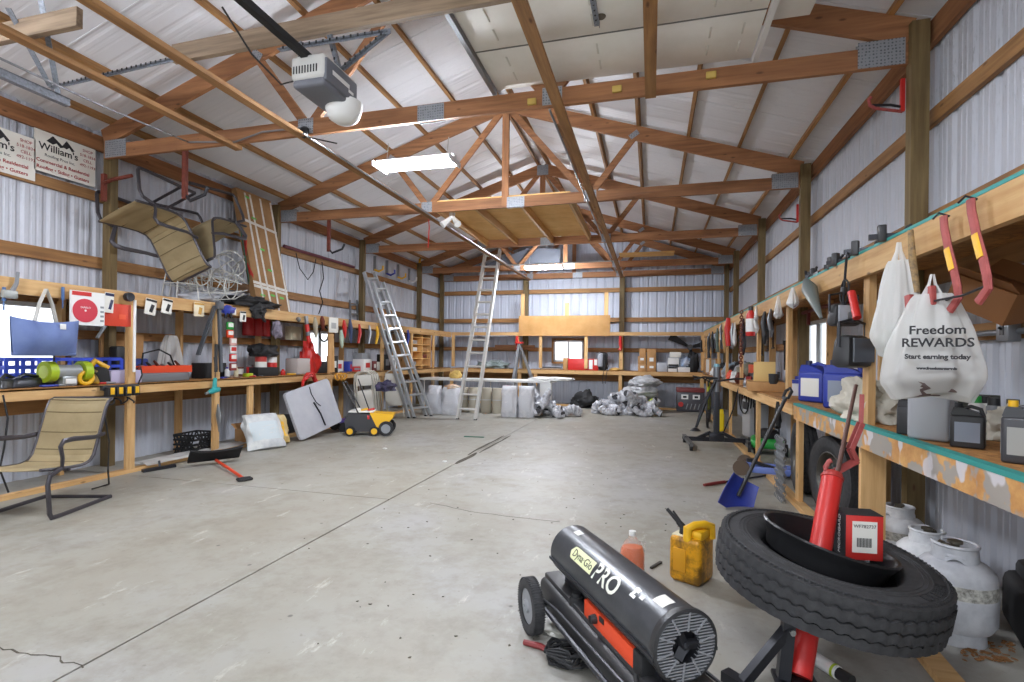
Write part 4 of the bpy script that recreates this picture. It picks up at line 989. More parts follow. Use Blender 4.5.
p = XB(783, 292); bag('blister_bag', 'slim clear bag of parts hanging by the stud beyond the funnel', (p.x-.04, p.y, p.z), .15, .25, .08, R(80), BAGC, 8, 'hanging packets', False, GRYP)
p = XB(760, 303); bag('blister_bag', 'small clear packet with a blue drop hanging near the red bottle', (p.x-.04, p.y, p.z), .14, .2, .05, R(80), BAGW, 9, 'hanging packets', False, BLU)
p = XB(738, 318); bag('blister_bag', 'long white packet hanging between two studs beyond the rusty chain', (p.x-.04, p.y, p.z), .22, .4, .06, R(80), WHT, 3, 'hanging packets', False)
# rusty chain
def chain(label, p0, L, n, mt, x_off=0, rows=1, gap=.04, name='chain', seed=0):
    t = T(name, label, 'chain', p0, 0)
    b = B()
    for r_ in range(rows):
        for i in range(n):
            z = -L*i/n; tw = (i % 2)*PI/2+.4*NZ.noise(V((i, r_, seed)))
            yy = r_*gap+.012*NZ.noise(V((i*.4, r_*2.2, seed)))
            pts = [V((.019*math.cos(a)*math.cos(tw), yy+.019*math.cos(a)*math.sin(tw), z+L/n*.72*math.sin(a))) for a in [2*PI*k/8 for k in range(8)]]
            b.tube(pts, .0042, 5, closed=True)
    t.part('links', b, mt); return t
p = XB(745, 312); chain('rusty brown chain hanging from the right rail', (p.x-.04, p.y, p.z), .75, 22, RUST, rows=2, gap=.05)
p = XB(787, 440); chain('bundle of grey tyre chains hanging on the bench leg by the truck wheel', (p.x-.05, p.y-.12, p.z), .66, 17, GMET, rows=6, gap=.055, name='tyre_chain', seed=3)
p, q = XB(731, 318), XB(731, 346); b = B(); b.tube([p+V((-.04, 0, 0)), p.lerp(q, .4)+V((-.05, 0, 0)), q+V((-.04, 0, 0))], [.03, .05, .035], 8, flat=.6); one('ratchet_strap', b, RED, 'red strap bundle hanging from the right rail', 'strap')
p = XB(755, 336); bottle('red_bottle', 'red and clear bottle hanging under the rail by a stud', (p.x-.05, p.y, p.z), .055, .36, RED, BLK, WHT, .5)
for i, (u, v0, v1, m_, l) in enumerate(((711, 336, 358, BLK, 'black'), (720, 328, 352, mat('green_grey', '#5c6a62', .6), 'green grey'), (724, 324, 340, GMET, 'grey'), (703.5, 340, 352, BLK, 'small black'))):
    p, q = XB(u, v0), XB(u, v1); b = B(); b.tube([p+V((-.04, 0, 0)), p.lerp(q, .3)+V((-.05, .03, 0)), p.lerp(q, .7)+V((-.05, -.02, 0)), q+V((-.04, 0, 0))], [.012, .03, .022, .035], 8, flat=.5)
    one('hand_tool', b, m_, '%s hand tool hanging from the far right rail, number %d from the corner' % (l, [2, 3, 4, 1][i]), 'tool', 'tools hanging on the far right rail')
# ratchet clamps lying on the shelf edge
for i, (u, v) in enumerate(((808, 273), (815, 267), (836, 256), (843, 251), (865, 240), (893, 226))):
    p = at(u, v, x=XRF+.03); t = T('bar_clamp', 'small black clamp on the upper right shelf, number %d from the far end' % (i+1), 'clamp', (p.x, p.y, ZRR+.002), R(70+20*i), 'clamps on the upper right shelf')
    b = B(); b.box((0, 0, .012), (.22, .022, .03)); t.part('bar', b, BMET); b = B(); b.box((.05, 0, .03), (.04, .04, .09), None, .006); t.part('jaw', b, BLK); b = B(); b.tube([(-.05, 0, .02), (-.06, .01, .05), (-.08, .01, .062)], .01, 6); t.part('grip', b, BLK)
# red hook bracket on the nearest right post, and on the next one
def bracket(label, p, s=1, rz=0):
    t = T('ladder_hook', label, 'hook', X=TR(p, rz, 0, 0, s), group='red folding hooks')
    b = B(); b.bar((0, 0, .16), (0, 0, -.12), .03, .03); t.part('back_plate', b, RED)
    b = B(); b.tube([(0, 0, -.08), (-.1, -.02, -.06), (-.26, -.05, -.06)], .011, 8); t.part('arm', b, BMET)
    b = B(); b.tube([(0, 0, -.12), (-.12, -.02, -.1), (-.22, -.05, -.09), (-.26, -.05, -.06), (-.27, -.05, -.01), (-.25, -.05, .01)], .013, 8); t.part('hook_end', b, PINK)
    return t
p = at(902, 98, x=1.745); bracket('red folding hook on the nearest right post', (1.745, 4.36, p.z), .85)
p = at(797, 215, x=1.745); bracket('red folding hook on the second right post', (1.745, 7.15, p.z), .8)
# conduit, outlet box and cardboard box on the wall
b = B(); p, q = at(968, 336, x=1.86), at(1040, 335, x=1.86); b.cyl((1.86, p.y, 1.46), (1.86, 1.3, 1.46), .016, n=12); one('conduit', b, GMET, 'grey conduit running along the right wall to the switch box', 'pipe')
p = at(1004, 331, x=1.82); t = T('switch_box', 'grey metal switch box on the right wall', 'switch box', (1.84, p.y, 1.41), 0)
b = B(); b.box((0, 0, .06), (.06, .1, .13), None, .005); t.part('box', b, GMET); b = B(); b.box((-.031, 0, .06), (.004, .03, .06)); t.part('plate', b, BLK); b = B(); b.cyl((-.03, 0, .06), (-.045, 0, .07), .006, n=8); t.part('toggle', b, DBLK)
p = at(985, 300, x=1.62)
t = box_item('cardboard_box', 'brown cardboard box tilted under the upper shelf by the switch box', 'box', (1.62, p.y+.0, 1.56), (.3, .2, .16), R(-70), mat('brown_card', '#8a5c34', .8), flaps=1); t.o.matrix_world = TR((1.64, p.y+.02, 1.55), R(-60), R(8), R(28))
# stuff on the wall by the window
for i, (u, v0, v1, l) in enumerate(((768, 318, 350, 'steel square'), (762, 325, 355, 'bar clamp'), (773, 320, 348, 'steel rod'))):
    p, q = at(u, v0, x=1.8), at(u, v1, x=1.8); b = B(); b.bar(p, q, .02, .015); b.bar(q+V((0, -.07, 0)), q+V((0, .07, 0)), .02, .02); b.bar(p+V((0, -.05, -.04)), p+V((0, .05, -.04)), .02, .02)
    one('wall_tool', b, BMET, 'dark %s hanging on the right wall beyond the window' % l, 'tool', 'tools on the right wall')
p, q = at(786, 345, x=1.75), at(786, 370, x=1.75); b = B(); b.bar(p, q, .05, .03); b.bar(p+V((0, 0, .06)), p, .07, .05); one('caulk_gun', b, DBLK, 'black tool with brown handle hanging left of the right window', 'tool')
p = XB(779, 378); t = T('cup_holder', 'black plastic holder fixed to a bench stud', 'holder', (p.x-.05, p.y, p.z-.06), 0); b = B(); b.lathe([(.03, 0), (.042, .02), (.045, .1), (.035, .1), (.03, .02)], 16); t.part('cup', b, BLK); b = B(); b.box((.045, 0, .09), (.02, .03, .06)); t.part('clip', b, BLK)
b = B(); p, q = at(803, 313, x=1.62), at(850, 303, x=1.62); b.tube([p, p.lerp(q, .5)+V((0, 0, .02)), q], .02, 8); b.bar(p.lerp(q, .15), p.lerp(q, .15)+V((0, 0, -.14)), .03, .03); one('pipe_clamp', b, mat('dark_red_iron', '#6e2a26', .5, .3), 'dark red clamp lying under the shelf above the right window', 'clamp')
# ================================================================ under the right bench
def truck_wheel(label, p, rz):
    t = T('spare_wheel_unit', label, 'wheel', X=M.Translation(V(p)) @ M.Rotation(rz, 4, 'Z') @ M.Rotation(-PI/2, 4, 'Y') @ M.Scale(.77, 4), group='truck wheels under the right bench')
    b = B(); tyre(b, .44, .22, .26, 1, 44, 44); t.part('tyre', b, RUB)
    b = B(); b.lathe([(.262, .08), (.27, .09), (.258, .095), (.24, .07), (.23, .02), (.2, .0), (.14, .03), (.1, .035), (.085, .05), (.07, .05), (.07, -.04), (.1, -.04), (.24, -.06), (.262, -.08)], 40, caps=False); rim = t.part('steel_rim', b, mat('rim_steel', '#55524c', .45, .5))
    for k in range(8):
        a = 2*PI*k/8; b = B(); b.cyl((.125*math.cos(a), .125*math.sin(a), .03), (.125*math.cos(a), .125*math.sin(a), .055), .013, n=6); t.part('lug_nut', b, GMET, rim)
    return t
truck_wheel('truck wheel with steel rim under the bench, showing its face to the room', (1.47, 4.72, .34), R(10))
truck_wheel('truck wheel under the bench behind the tyre chains', (1.45, 5.6, .34), R(-6))
# blue shovel
b0, h0 = at(736, 500, z=.06), at(786, 397, x=1.17)
t = T('snow_shovel', 'blue plastic shovel leaning on the right bench', 'shovel', b0, room=True)
d_ = (h0-b0).normalized(); s_ = d_.cross(V((0, 0, 1))).normalized(); n_ = s_.cross(d_)
b = B(); b.tube([b0+d_*.04, b0.lerp(h0, .5), h0], .017, 10); t.part('shaft', b, BLK)
b = B(); b.tube([h0-d_*.01-s_*.03, h0+d_*.06-s_*.035, h0+d_*.09, h0+d_*.06+s_*.035, h0-d_*.01+s_*.03], .014, 8, closed=True); t.part('d_grip', b, BLK)
sv = (s_*math.cos(R(-84))+n_*math.sin(R(-84))); nv = d_.cross(sv)*-1
b = B()
def scoop(a, c):
    k = (a-.5)*2; return b0+d_*(.2-.3*c)+sv*(.17*k*(.8+.25*c))+nv*(.06*k*k-.05+.05*c*c)
b.slab(scoop, 14, 10, .006); t.part('blade', b, BLU)
p, q = at(704, 485, z=.016), at(776, 474, z=.016); t = T('pry_bar', 'long bar with dark red grip lying on the floor', 'bar', p, room=True); b = B(); b.cyl(p.lerp(q, .25), q, .01, n=8); t.part('bar', b, BMET); b = B(); b.tube([p, p.lerp(q, .12), p.lerp(q, .27)], [.014, .018, .016], 10); t.part('grip', b, mat('dull_red', '#7c2c2c'))
# floor jack
p = at(741, 472, z=0); t = T('floor_jack', 'blue floor jack on the floor under the right bench', 'jack', (p.x, p.y, 0), R(-15))
b = B(); b.box((.3, .12, .07), (.55, .04, .07), None, .006); b.box((.3, -.12, .07), (.55, .04, .07), None, .006); b.box((.42, 0, .06), (.14, .22, .06)); t.part('frame', b, mat('jack_blue', '#6c80c4', .5))
for x, r in ((.02, .085), (.55, .05)):
    for s in (-1, 1): b = B(); b.cyl((x, s*.16, r), (x, s*.2, r), r, n=20); t.part('wheel', b, mat('wheel_brown', '#5a4a3c', .7))
b = B(); b.bar((.35, 0, .08), (.1, 0, .14), .05, .03); b.cyl((.1, 0, .13), (.1, 0, .165), .05, n=16); t.part('lift_arm', b, BMET)
# engine lift mast on casters
p = at(716, 446, z=0); px = p
t = T('mast_lift', 'dark steel lift with tall mast and caster feet before the right bench', 'lift', (p.x, p.y, 0), R(4))
mh = at(716, 368, y=p.y).z
b = B(); b.box((0, 0, mh/2+.05), (.08, .08, mh-.1), None, .006); t.part('mast', b, mat('mast_grey', '#3c3e44', .4, .4))
b = B(); b.cyl((0, 0, mh-.35), (0, 0, mh+.02), .055, .05, 16); t.part('collar', b, mat('collar_grey', '#767a80', .4, .4)); b = B(); b.cyl((0, 0, mh+.0), (0, 0, mh+.06), .05, .04, 14); t.part('cap', b, mat('cap_blue', '#7cb4c4', .5))
b = B(); b.box((0, 0, .14), (.2, .16, .12), None, .01); b.bar((-.08, 0, .2), (-.28, -.02, .1), .05, .05); b.bar((.08, 0, .2), (.28, -.02, .1), .05, .05); b.bar((-.45, -.02, .1), (.45, -.02, .1), .06, .06); t.part('base', b, BMET)
for s in (-1, 1):
    b = B(); b.bar((s*.42, .25, .1), (s*.42, -.55, .09), .05, .05); t.part('leg', b, mat('leg_grey', '#5c5c5c', .5, .3))
    for y in (-.5, .2): b = B(); b.cyl((s*.42-.02, y, .045), (s*.42+.02, y, .045), .045, n=18); b.box((s*.42, y, .075), (.06, .05, .03)); t.part('caster', b, DBLK)
b = B(); b.tube([(0, -.05, 1.0), (-.2, -.1, 1.02), (-.34, -.12, .98)], .014, 8); b.tube([(0, -.05, .96), (.25, -.05, 1.0), (.4, -.05, 1.0)], .014, 8); t.part('handle', b, BLK)
b = B(); b.tube([(-.02, -.05, .98), (-.2, -.1, .6), (-.3, -.12, .28)], [.02, .03, .02], 8); b.lathe([(.08, .0), (.05, .03), (.01, .05)], 14, TR((-.31, -.12, .23))); t.part('side_arm', b, BMET)
b = B(); b.tube([(.1, 0, .2), (.22, -.05, .55), (.3, -.05, .9)], .01, 6); t.part('pump_handle', b, BMET)
# bicycle wheel, hose, yellow jug, pressure washer, mower
p = at(728, 405, x=1.32)
t = T('bicycle', 'bicycle with black tyres parked behind the mast lift', 'bicycle', (1.02, 10.2, 0), R(82))
for x in (0, .98):
    b = B(); b.tube([(x+.32*math.cos(a), 0, .335+.32*math.sin(a)) for a in [2*PI*k/32 for k in range(32)]], .02, 6, closed=True); wh = t.part('tyre', b, RUB)
    for k in range(10): a = PI*k/10; b = B(); b.tube([(x+.31*math.cos(a), 0, .335+.31*math.sin(a)), (x-.31*math.cos(a), 0, .335-.31*math.sin(a))], .002, 4); t.part('spoke', b, GMET, wh)
b = B()
for a_, c_ in (((0, .335), (.18, .75)), ((.18, .75), (.62, .8)), ((.62, .8), (.5, .3)), ((.5, .3), (.2, .68)), ((.62, .75), (.98, .335)), ((.5, .3), (.98, .335))): b.tube([(a_[0], 0, a_[1]), (c_[0], 0, c_[1])], .018, 8)
t.part('frame', b, mat('bike_lime', '#a8b82c', .4))
b = B(); b.tube([(.15, -.28, .95), (.13, -.1, .92), (.16, 0, .86), (.13, .1, .92), (.15, .28, .95)], .014, 8); b.tube([(.18, 0, .74), (.16, 0, .88)], .014, 8); t.part('handlebar', b, DBLK)
b = B(); b.box((.64, 0, .9), (.26, .13, .05), None, .02); b.tube([(.62, 0, .78), (.63, 0, .9)], .014, 8); t.part('saddle', b, DBLK)
p = at(722, 434, z=0); jug('yellow_jug', 'yellow plastic jug on the floor beside the first bench leg', (1.13, 9.5, .045), R(90), .22, .16, .42, mat('jug_yellow', '#e8d020', .45), BLK)
p = at(740, 437, z=0)
t = T('pressure_washer', 'grey pressure washer under the right bench', 'pressure washer', (1.6, 8.9, 0), R(-80))
b = B(); b.box((0, 0, .36), (.34, .3, .62), None, .04); t.part('body', b, mat('washer_grey', '#b0b2b4', .5)); b = B(); b.box((0, -.152, .55), (.2, .006, .12)); t.part('panel', b, DBLK)
b = B(); b.tube([(-.14, 0, .65), (-.14, .08, .98), (.14, .08, .98), (.14, 0, .65)], .016, 8); t.part('handle', b, BLK)
for s in (-1, 1): b = B(); b.cyl((s*.17, .1, .09), (s*.21, .1, .09), .09, n=20); t.part('wheel', b, RUB)
b = B(); b.tube([(.0+.2*math.cos(a*.5)*.9, -.2+.003*a, .62+.2*math.sin(a*.5)) for a in range(50)], .012, 6); t.part('hose', b, DBLK)
p = at(752, 444, z=0)
t = T('lawn_mower', 'green lawn mower under the right bench', 'mower', (1.55, 7.75, 0), R(-100))
b = B(); b.box((0, 0, .15), (.5, .42, .13), None, .05, 3); t.part('deck', b, GRN); b = B(); b.lathe([(.14, .21), (.15, .26), (.12, .32), (.05, .34)], 20); t.part('engine', b, DBLK)
for x in (-.22, .22):
    for y in (-.22, .22): b = B(); b.cyl((x, y-.02, .085), (x, y+.02, .085), .085, n=20); t.part('wheel', b, DBLK)
b = B(); b.tube([(-.22, -.15, .2), (-.6, -.16, .62), (-.6, .16, .62), (-.22, .15, .2)], .013, 8); t.part('handle', b, BMET)
p = at(782, 430, x=1.5)
t = T('air_stapler', 'black tool hanging below the bench behind the shovel shaft', 'tool', (1.2, 5.55, .62), R(60)); b = B(); b.tube([(0, 0, .26), (.0, 0, .12), (.03, 0, .0)], [.014, .03, .02], 8); b.tube([(-.09, 0, .02), (0, 0, -.0), (.08, 0, .06), (.05, 0, .14)], .014, 8); t.part('body', b, DBLK)
# ================================================================ left bench
zl = ZB+.001
def XA(u, v, x=XLF+.02): return at(u, v, x=x)
# ---- sling chairs
def sling_chair(label, X, group):
    t = T('sling_chair', label, 'chair', X=X, group=group)
    w = .27
    prof = [(.47, .43), (.36, .415), (.2, .395), (.04, .385), (-.05, .4), (-.1, .45), (-.14, .55), (-.19, .7), (-.24, .85), (-.28, .93), (-.33, .95)]
    def cat_(k):
        n = len(prof)-1; f = k*n; i = min(int(f), n-1); a = f-i
        return prof[i][0]*(1-a)+prof[i+1][0]*a, prof[i][1]*(1-a)+prof[i+1][1]*a
    b = B()
    def sl(a, c):
        x, z = cat_(c); k = (a-.5)*2; pad = .026*abs(math.sin(c*PI*8))**.5
        return (x+.0, k*(w-.012), z-.012*(1-k*k)+pad*.6*(1-k**4))
    b.slab(sl, 10, 48, .016); seat_ = t.part('sling_seat', b, TANS)
    for f in (.18, .36, .54, .66, .78, .9):
        x, z = cat_(f); b = B(); b.tube([(x+.006, -w+.02, z+.012), (x+.006, 0, z+.004), (x+.006, w-.02, z+.012)], .0055, 5); t.part('seam', b, mat('seam_tan', '#6e6044', .9), seat_)
    for s in (-1, 1):
        b = B(); b.tube([(x, s*w, z) for x, z in [cat_(i/24) for i in range(25)]], .014, 8); t.part('side_rail', b, CHB)
        b = B(); b.tube([(.3, s*(w+.03), .41), (.42, s*(w+.035), .37), (.44, s*(w+.035), .3), (.42, s*(w+.035), .06), (.4, s*(w+.035), .02), (.3, s*(w+.035), .014), (-.28, s*(w+.03), .014)], .016, 8, flat=1.2); t.part('leg', b, CHB)
        b = B(); b.tube([(.28, s*(w+.02), .41), (.3, s*(w+.04), .5), (.33, s*(w+.045), .6), (.3, s*(w+.045), .64), (.2, s*(w+.045), .645), (-.05, s*(w+.04), .62), (-.2, s*(w+.02), .63)], [.013, .015, .017, .018, .016, .014, .013], 8, flat=1.5); t.part('armrest', b, CHB)
    b = B(); b.tube([(-.28, -w-.03, .014), (-.28, w+.03, .014)], .016, 8); t.part('rear_bar', b, CHB)
    b = B(); b.tube([(.2, -w-.02, .38), (.2, w+.02, .38)], .012, 8); t.part('cross_bar', b, CHB)
    b = B(); b.tube([(-.33, -w, .95), (-.335, 0, .955), (-.33, w, .95)], .016, 8); t.part('top_bar', b, CHB); return t
CHB = mat('chair_bronze', '#4a474c', .4, .5)
# front-right foot tip is the corner nearest the room; seat faces left-front
f1 = at(58, 517, z=0); f2 = at(103, 500, z=0)
cm = (V((-4.43, 2.93, 0))+V((-4.60, 3.42, 0)))/2; CHX = TR(cm, R(-72), s=.92) @ M.Translation((-.06, -.3, 0))
chx = sling_chair('tan sling chair standing on the floor before the left bench', CHX, 'tan sling chairs')
# hanging upside down from the roof hooks
hp = at(150, 215, x=-5.45)
for y, z, l, rz in ((4.72, 3.16, 'legs to the left', -90), (5.2, 3.26, 'legs to the right', 90)):
    X1 = M.Translation(V((-5.66, y, z))) @ M.Rotation(R(-20), 4, 'Y') @ M.Rotation(R(rz), 4, 'Z') @ M.Rotation(R(180), 4, 'X') @ M.Rotation(R(6), 4, 'Y') @ M.Scale(1.02, 4)
    dup(chx, label='tan sling chair hung upside down on the left wall, '+l, group='tan sling chairs', X=X1)
# ---- signs
def sign(label, p, q, h, txt):
    """p, q = lower corners on the wall plane"""
    d = (q-p); L = d.length; t = T('wall_sign', label, 'sign', X=M.Translation(p) @ M.Rotation(PI/2, 4, 'Z'), group='roofing company signs')
    t.X = M.Translation(p) @ M.Rotation(PI/2, 4, 'Z')
    b = B(); b.box((L/2, 0, h/2), (L, .008, h)); pl = t.part('board', b, PAPER)
    XT_ = lambda x, z: TR((x, -.0055, z), 0, PI/2)
    b = B(); b.text('William\'s', h*.24, XT_(L*.38, h*.62), .0006, bold=.0015); b.text('Roofing Pros Inc.', h*.1, XT_(L*.4, h*.43), .0006); t.part('lettering', b, INK, pl)
    b = B(); b.text('Commercial & Residential', h*.115, XT_(L*.46, h*.27), .0006, bold=.001); b.text('Roofing • Siding • Gutters', h*.115, XT_(L*.46, h*.11), .0006, bold=.001)
    for i, k in enumerate(('SHOP', '518-1834', 'CELL', '492-1193')): b.text(k, h*.1, XT_(L*.86, h*(.87-.13*i)), .0006)
    t.part('lettering', b, REDINK, pl, label='red lettering')
    b = B()
    for x0, k in ((.28, .2), (.5, .15)): b.prism([(L*(x0-.5*k), h*.78), (L*x0, h*.95), (L*(x0+.9*k), h*.76), (L*(x0+.6*k), h*.72), (L*(x0+.3*k), h*.8), (L*(x0+.0*k), h*.74)], -.006, -.0045, M.Rotation(PI/2, 4, 'X') @ M.Diagonal((1, 1, -1, 1)) @ M.Translation((0, 0, 0)))
    t.part('roof_emblem', b, INK, pl, label='black roof outline emblem'); return t
xs = XL-.135
a1, a2 = at(38, 155, x=xs), at(96, 171, x=xs); zz = (at(96, 171, x=xs).z+at(38, 150, x=xs).z)/2
zt = at(70, 134, x=xs).z
sign('white roofing company sign by the nearest left post', V((xs, at(34, 150, x=xs).y, 3.12)), V((xs, at(95, 170, x=xs).y, 3.12)), .42, '')
sign('white roofing company sign cut by the left edge of the photo', V((xs-.0, at(-40, 150, x=xs).y, 3.0)), V((xs, at(35, 170, x=xs).y, 3.0)), .42, '')
# ---- cardboard parcel leaning on the wall
p0, p1, p2, p3 = at(258, 313, x=-5.45), at(291, 311, x=-5.45), at(281, 203, x=-5.8), at(236, 187, x=-5.8)
p0.z = p1.z = ZRL+.006
t = T('long_carton', 'tall taped cardboard carton leaning on the upper left shelf', 'carton', (p0+p1)/2, room=True)
b = B(); ey = (p1.y-p0.y); n_ = (p1-p0).cross(p3-p0).normalized(); n_ = n_ if n_.x > 0 else -n_
th = .09
q = [p0, p1, p1+(p3-p0), p3]
b._poly([v for v in q]+[v-n_*th for v in q], [(0, 1, 2, 3), (7, 6, 5, 4), (0, 4, 5, 1), (1, 5, 6, 2), (2, 6, 7, 3), (3, 7, 4, 0)]); body = t.part('carton', b, mat('old_kraft', '#9c774e', .8, 0, 5, '#8a663f'))
ex = (p1-p0); ez = (p3-p0)
def strip(a0, c0, a1, c1, w, m_, nm, lb):
    b = B(); s0 = p0+ex*a0+ez*c0+n_*.002; s1 = p0+ex*a1+ez*c1+n_*.002; b.bar(s0, s1, w, .003, n_); t.part(nm, b, m_, body, label=lb)
TAPE = mat('white_tape', '#d8d4cc', .5, 0, 20, '#bfbab0')
for a0, a1 in ((.2, .22), (.4, .36), (.62, .66), (.95, .97)): strip(a0, 0, a1, .98, .035, TAPE, 'tape', 'white tape strip')
for c in (.22, .19, .74): strip(.0, c, 1, c-.03, .04, TAPE, 'tape', 'white tape strip')
for a, c in ((.15, .12), (.45, .13), (.72, .12), (.5, .35), (.38, .52), (.3, .78), (.2, .95)): strip(a, c, a+.12, c-.005, .03, mat('green_tape', '#5cb84a', .5), 'tape', 'bright green tape')
# ---- wire tomato cages on the shelf
WIRE = mat('white_wire', '#c9c9c4', .5, .2)
def cage(label, X):
    t = T('wire_cage', label, 'wire cage', X=X, group='wire plant cages')
    for z, r in ((.0, .19), (.16, .165), (.32, .14)):
        b = B(); b.tube([(r*math.cos(2*PI*k/20), r*math.sin(2*PI*k/20), z) for k in range(20)], .0055, 5, closed=True); t.part('ring', b, WIRE)
    for k in range(6):
        a = 2*PI*k/6; b = B(); b.tube([(.19*math.cos(a), .19*math.sin(a), -.0), (.165*math.cos(a), .165*math.sin(a), .16), (.135*math.cos(a), .135*math.sin(a), .36), (.07*math.cos(a), .07*math.sin(a), .46)], .0055, 5); t.part('upright_wire', b, WIRE)
    return t
cg = cage('white wire plant cage standing at the near end of the cage pile', TR((-5.62, 5.1, ZRL), 0, s=1.25))
for i, (y, z, rx, ry, rz, l) in enumerate(((5.5, .24, 75, 10, 20, 'lying in the middle of the cage pile'), (5.78, .24, 85, -15, -40, 'tipped over beside the black bag'), (5.62, .42, 70, 30, 60, 'lying on top of the cage pile'), (5.35, .26, 95, 20, 110, 'lying behind the standing cage'))):
    dup(cg, label='white wire plant cage ' + l, group='wire plant cages', X=TR((-5.62, y, ZRL+z), R(rz), R(rx), R(ry), 1.2))
heap('plastic_bag', 'grey plastic bag stuffed under the wire cages', 'bag', (-5.6, 5.35, ZRL), (.17, .3, .1), mat('grey_film', '#a9abb0', .4), 3)
heap('black_bag', 'black bag hanging over the left shelf edge by the tall carton', 'bag', (-5.42, 6.0, ZRL), (.17, .42, .1), DBLK, 6, amp=.5)
p = at(258, 310, x=-5.32); b = B(); b.blob((p.x, p.y, p.z), (.08, .13, .12), 3, .5, 2, 3); b.tube([p, p+V((.02, .12, -.16))], [.05, .015], 8); one('black_strap', b, DBLK, 'black strap end drooping from the left shelf edge', 'strap')
t = T('toy_figure', 'red and green trimmed pole banner beside the tall carton', 'banner', (-5.6, 6.1, ZRL), 0)
p, q = at(240, 225, x=-5.6), at(252, 300, x=-5.6); t.inv = t.X.inverted()
b = B(); b.tube([p, q], .012, 6); t.part('pole', b, mat('dark_green', '#2c4a34', .6))
b = B(); b.tube([p+V((.02, 0, 0)), p.lerp(q, .2)+V((.03, .02, 0)), p.lerp(q, .4)+V((.02, 0, 0))], [.01, .035, .01], 8, flat=.3); b.tube([p.lerp(q, .5)+V((.02, 0, 0)), p.lerp(q, .65)+V((.03, .03, 0)), p.lerp(q, .95)+V((.02, 0, 0))], [.01, .045, .01], 8, flat=.3); t.part('cloth', b, mat('banner_red', '#c43a34', .6))
# ---- hanging from the left rail
def onrail(u, v, x=XLF+.012): return at(u, v, x=x)
p = onrail(46, 289, -5.3)
t = T('tote_bag', 'blue tote bag hanging from the left shelf rail', 'bag', p, R(90))
TOTE = mat('tote_blue', '#6678a6', .7, 0, 5, '#58699a')
pw = (onrail(73, 330, -5.3).y-onrail(4, 330, -5.3).y); ht = p.z-onrail(40, 354, -5.3).z; h1 = p.z-onrail(40, 318, -5.3).z
def tote(s):
    def fn(a, c):
        k = (a-.5)*2; bul = .07*math.sin(PI*min(1, c*.9+.06))*(1-k**4)+.012*math.sin(k*9)*(1-c); sag = .035*(1-k*k)*(1-c)+.012*k*(1-c)
        return (k*pw/2*(1-.07*c), s*(.01+bul), -h1-(ht-h1)*c-sag+.01*k)
    return fn
b = B(); b.slab(tote(-1), 20, 14, .004); b.slab(tote(1), 20, 14, .004)
b.tube([(-pw/2*.93, 0, -ht), (pw/2*.93, 0, -ht)], .016, 8); body = t.part('sack', b, TOTE)
for s in (-1, 1):
    b = B(); b.tube([(-.09, s*.015, -h1-.05), (-.05, s*.014, -h1*.5), (0, s*.012, 0), (.05, s*.014, -h1*.5), (.09, s*.015, -h1-.05)], .014, 6, flat=.25); t.part('handle', b, mat('strap_grey', '#c4c2bc', .8))
b = B(); b.box((.1, -.066, -h1-.07), (.05, .004, .05), None, .001); t.part('patch', b, WHT, body)
# saw blade pack
p, q = onrail(70, 290, -5.31), onrail(104, 326, -5.31)
t = T('saw_blade_pack', 'red round saw blade in a clear pack on the left rail', 'blade pack', V((-5.31, (p.y+q.y)/2, q.z)), R(90))
W_, H_ = (q.y-p.y), (p.z-q.z)
b = B(); b.box((0, 0, H_/2), (W_, .012, H_*1.02)); card = t.part('card', b, WHT); b = B(); r_ = min(W_*.36, H_*.4); b.cyl((-W_*.08, -.006, H_*.43), (-W_*.08, -.011, H_*.43), r_, n=30); bl = t.part('blade_disc', b, mat('blade_red', '#c43848', .4), card)
b = B(); b.box((-W_*.18, -.0075, H_*.93), (W_*.55, .004, H_*.12)); t.part('red_print', b, RED, card)
b = B(); b.text('DIABLO', .026, TR((-W_*.08, -.0118, H_*.52), 0, PI/2), .0004); b.cyl((-W_*.08, -.011, H_*.43), (-W_*.08, -.012, H_*.43), .01, n=12); t.part('lettering', b, WHT, card)
b = B()
for k in range(4): b.box((W_*.42, -.0075, H_*(.15+.14*k)), (W_*.1, .003, H_*.06))
t.part('symbols', b, GRYP, card)
# orange pan, cards
p, q = onrail(105, 302, -5.33), onrail(133, 327, -5.33)
box_item('plastic_pan', 'orange red flat pan hanging behind the small packets on the left rail', 'pan', (-5.37, (p.y+q.y)/2, q.z), (q.y-p.y, .03, p.z-q.z), R(90), mat('pan_red', '#d4442c', .5), marks=[('f', .05, .1, .07, .05, mat('pan_red2', '#e25a38', .5), 'moulding')])
def card(label, u0, v0, u1, v1, mk, tilt=0, m=PAPER):
    p, q = onrail(u0, v0, -5.325), onrail(u1, v1, -5.325); w, h = max(.03, q.y-p.y), p.z-q.z
    t = T('hang_card', label, 'packet', X=M.Translation(V((-5.325, (p.y+q.y)/2, q.z))) @ M.Rotation(R(90), 4, 'Z') @ M.Rotation(R(tilt), 4, 'Y'), group='packets on the left rail')
    b = B(); b.box((0, 0, h/2), (w, .006, h), None, .002); c = t.part('backing', b, m); b = B(); b.box((0, -.004, h*.42), (w*.3, .008, h*.5), TR((0, 0, 0), 0, 0, .2), .003); b.box((0, -.0035, h*.9), (w*.95, .004, h*.14)); t.part('print', b, mk, c)
card('white packet with grey print left of the orange pan top', 104, 292, 113, 313, mat('navy', '#24294f'), 3)
card('white packet with dark tool hanging, first beyond the white stick', 144, 298, 155, 315, BLK, 8)
card('white packet with dark tool hanging, second beyond the white stick', 161, 298, 171, 314, BLK, 8)
card('cream packet with round hole on the left rail', 194, 302, 204, 317, mat('gold_print', '#c89a4a', .6), 0, mat('cream_card', '#e4d8bc', .7))
card('small dark packet beside the red cylinders', 240, 311, 246, 322, BLK)
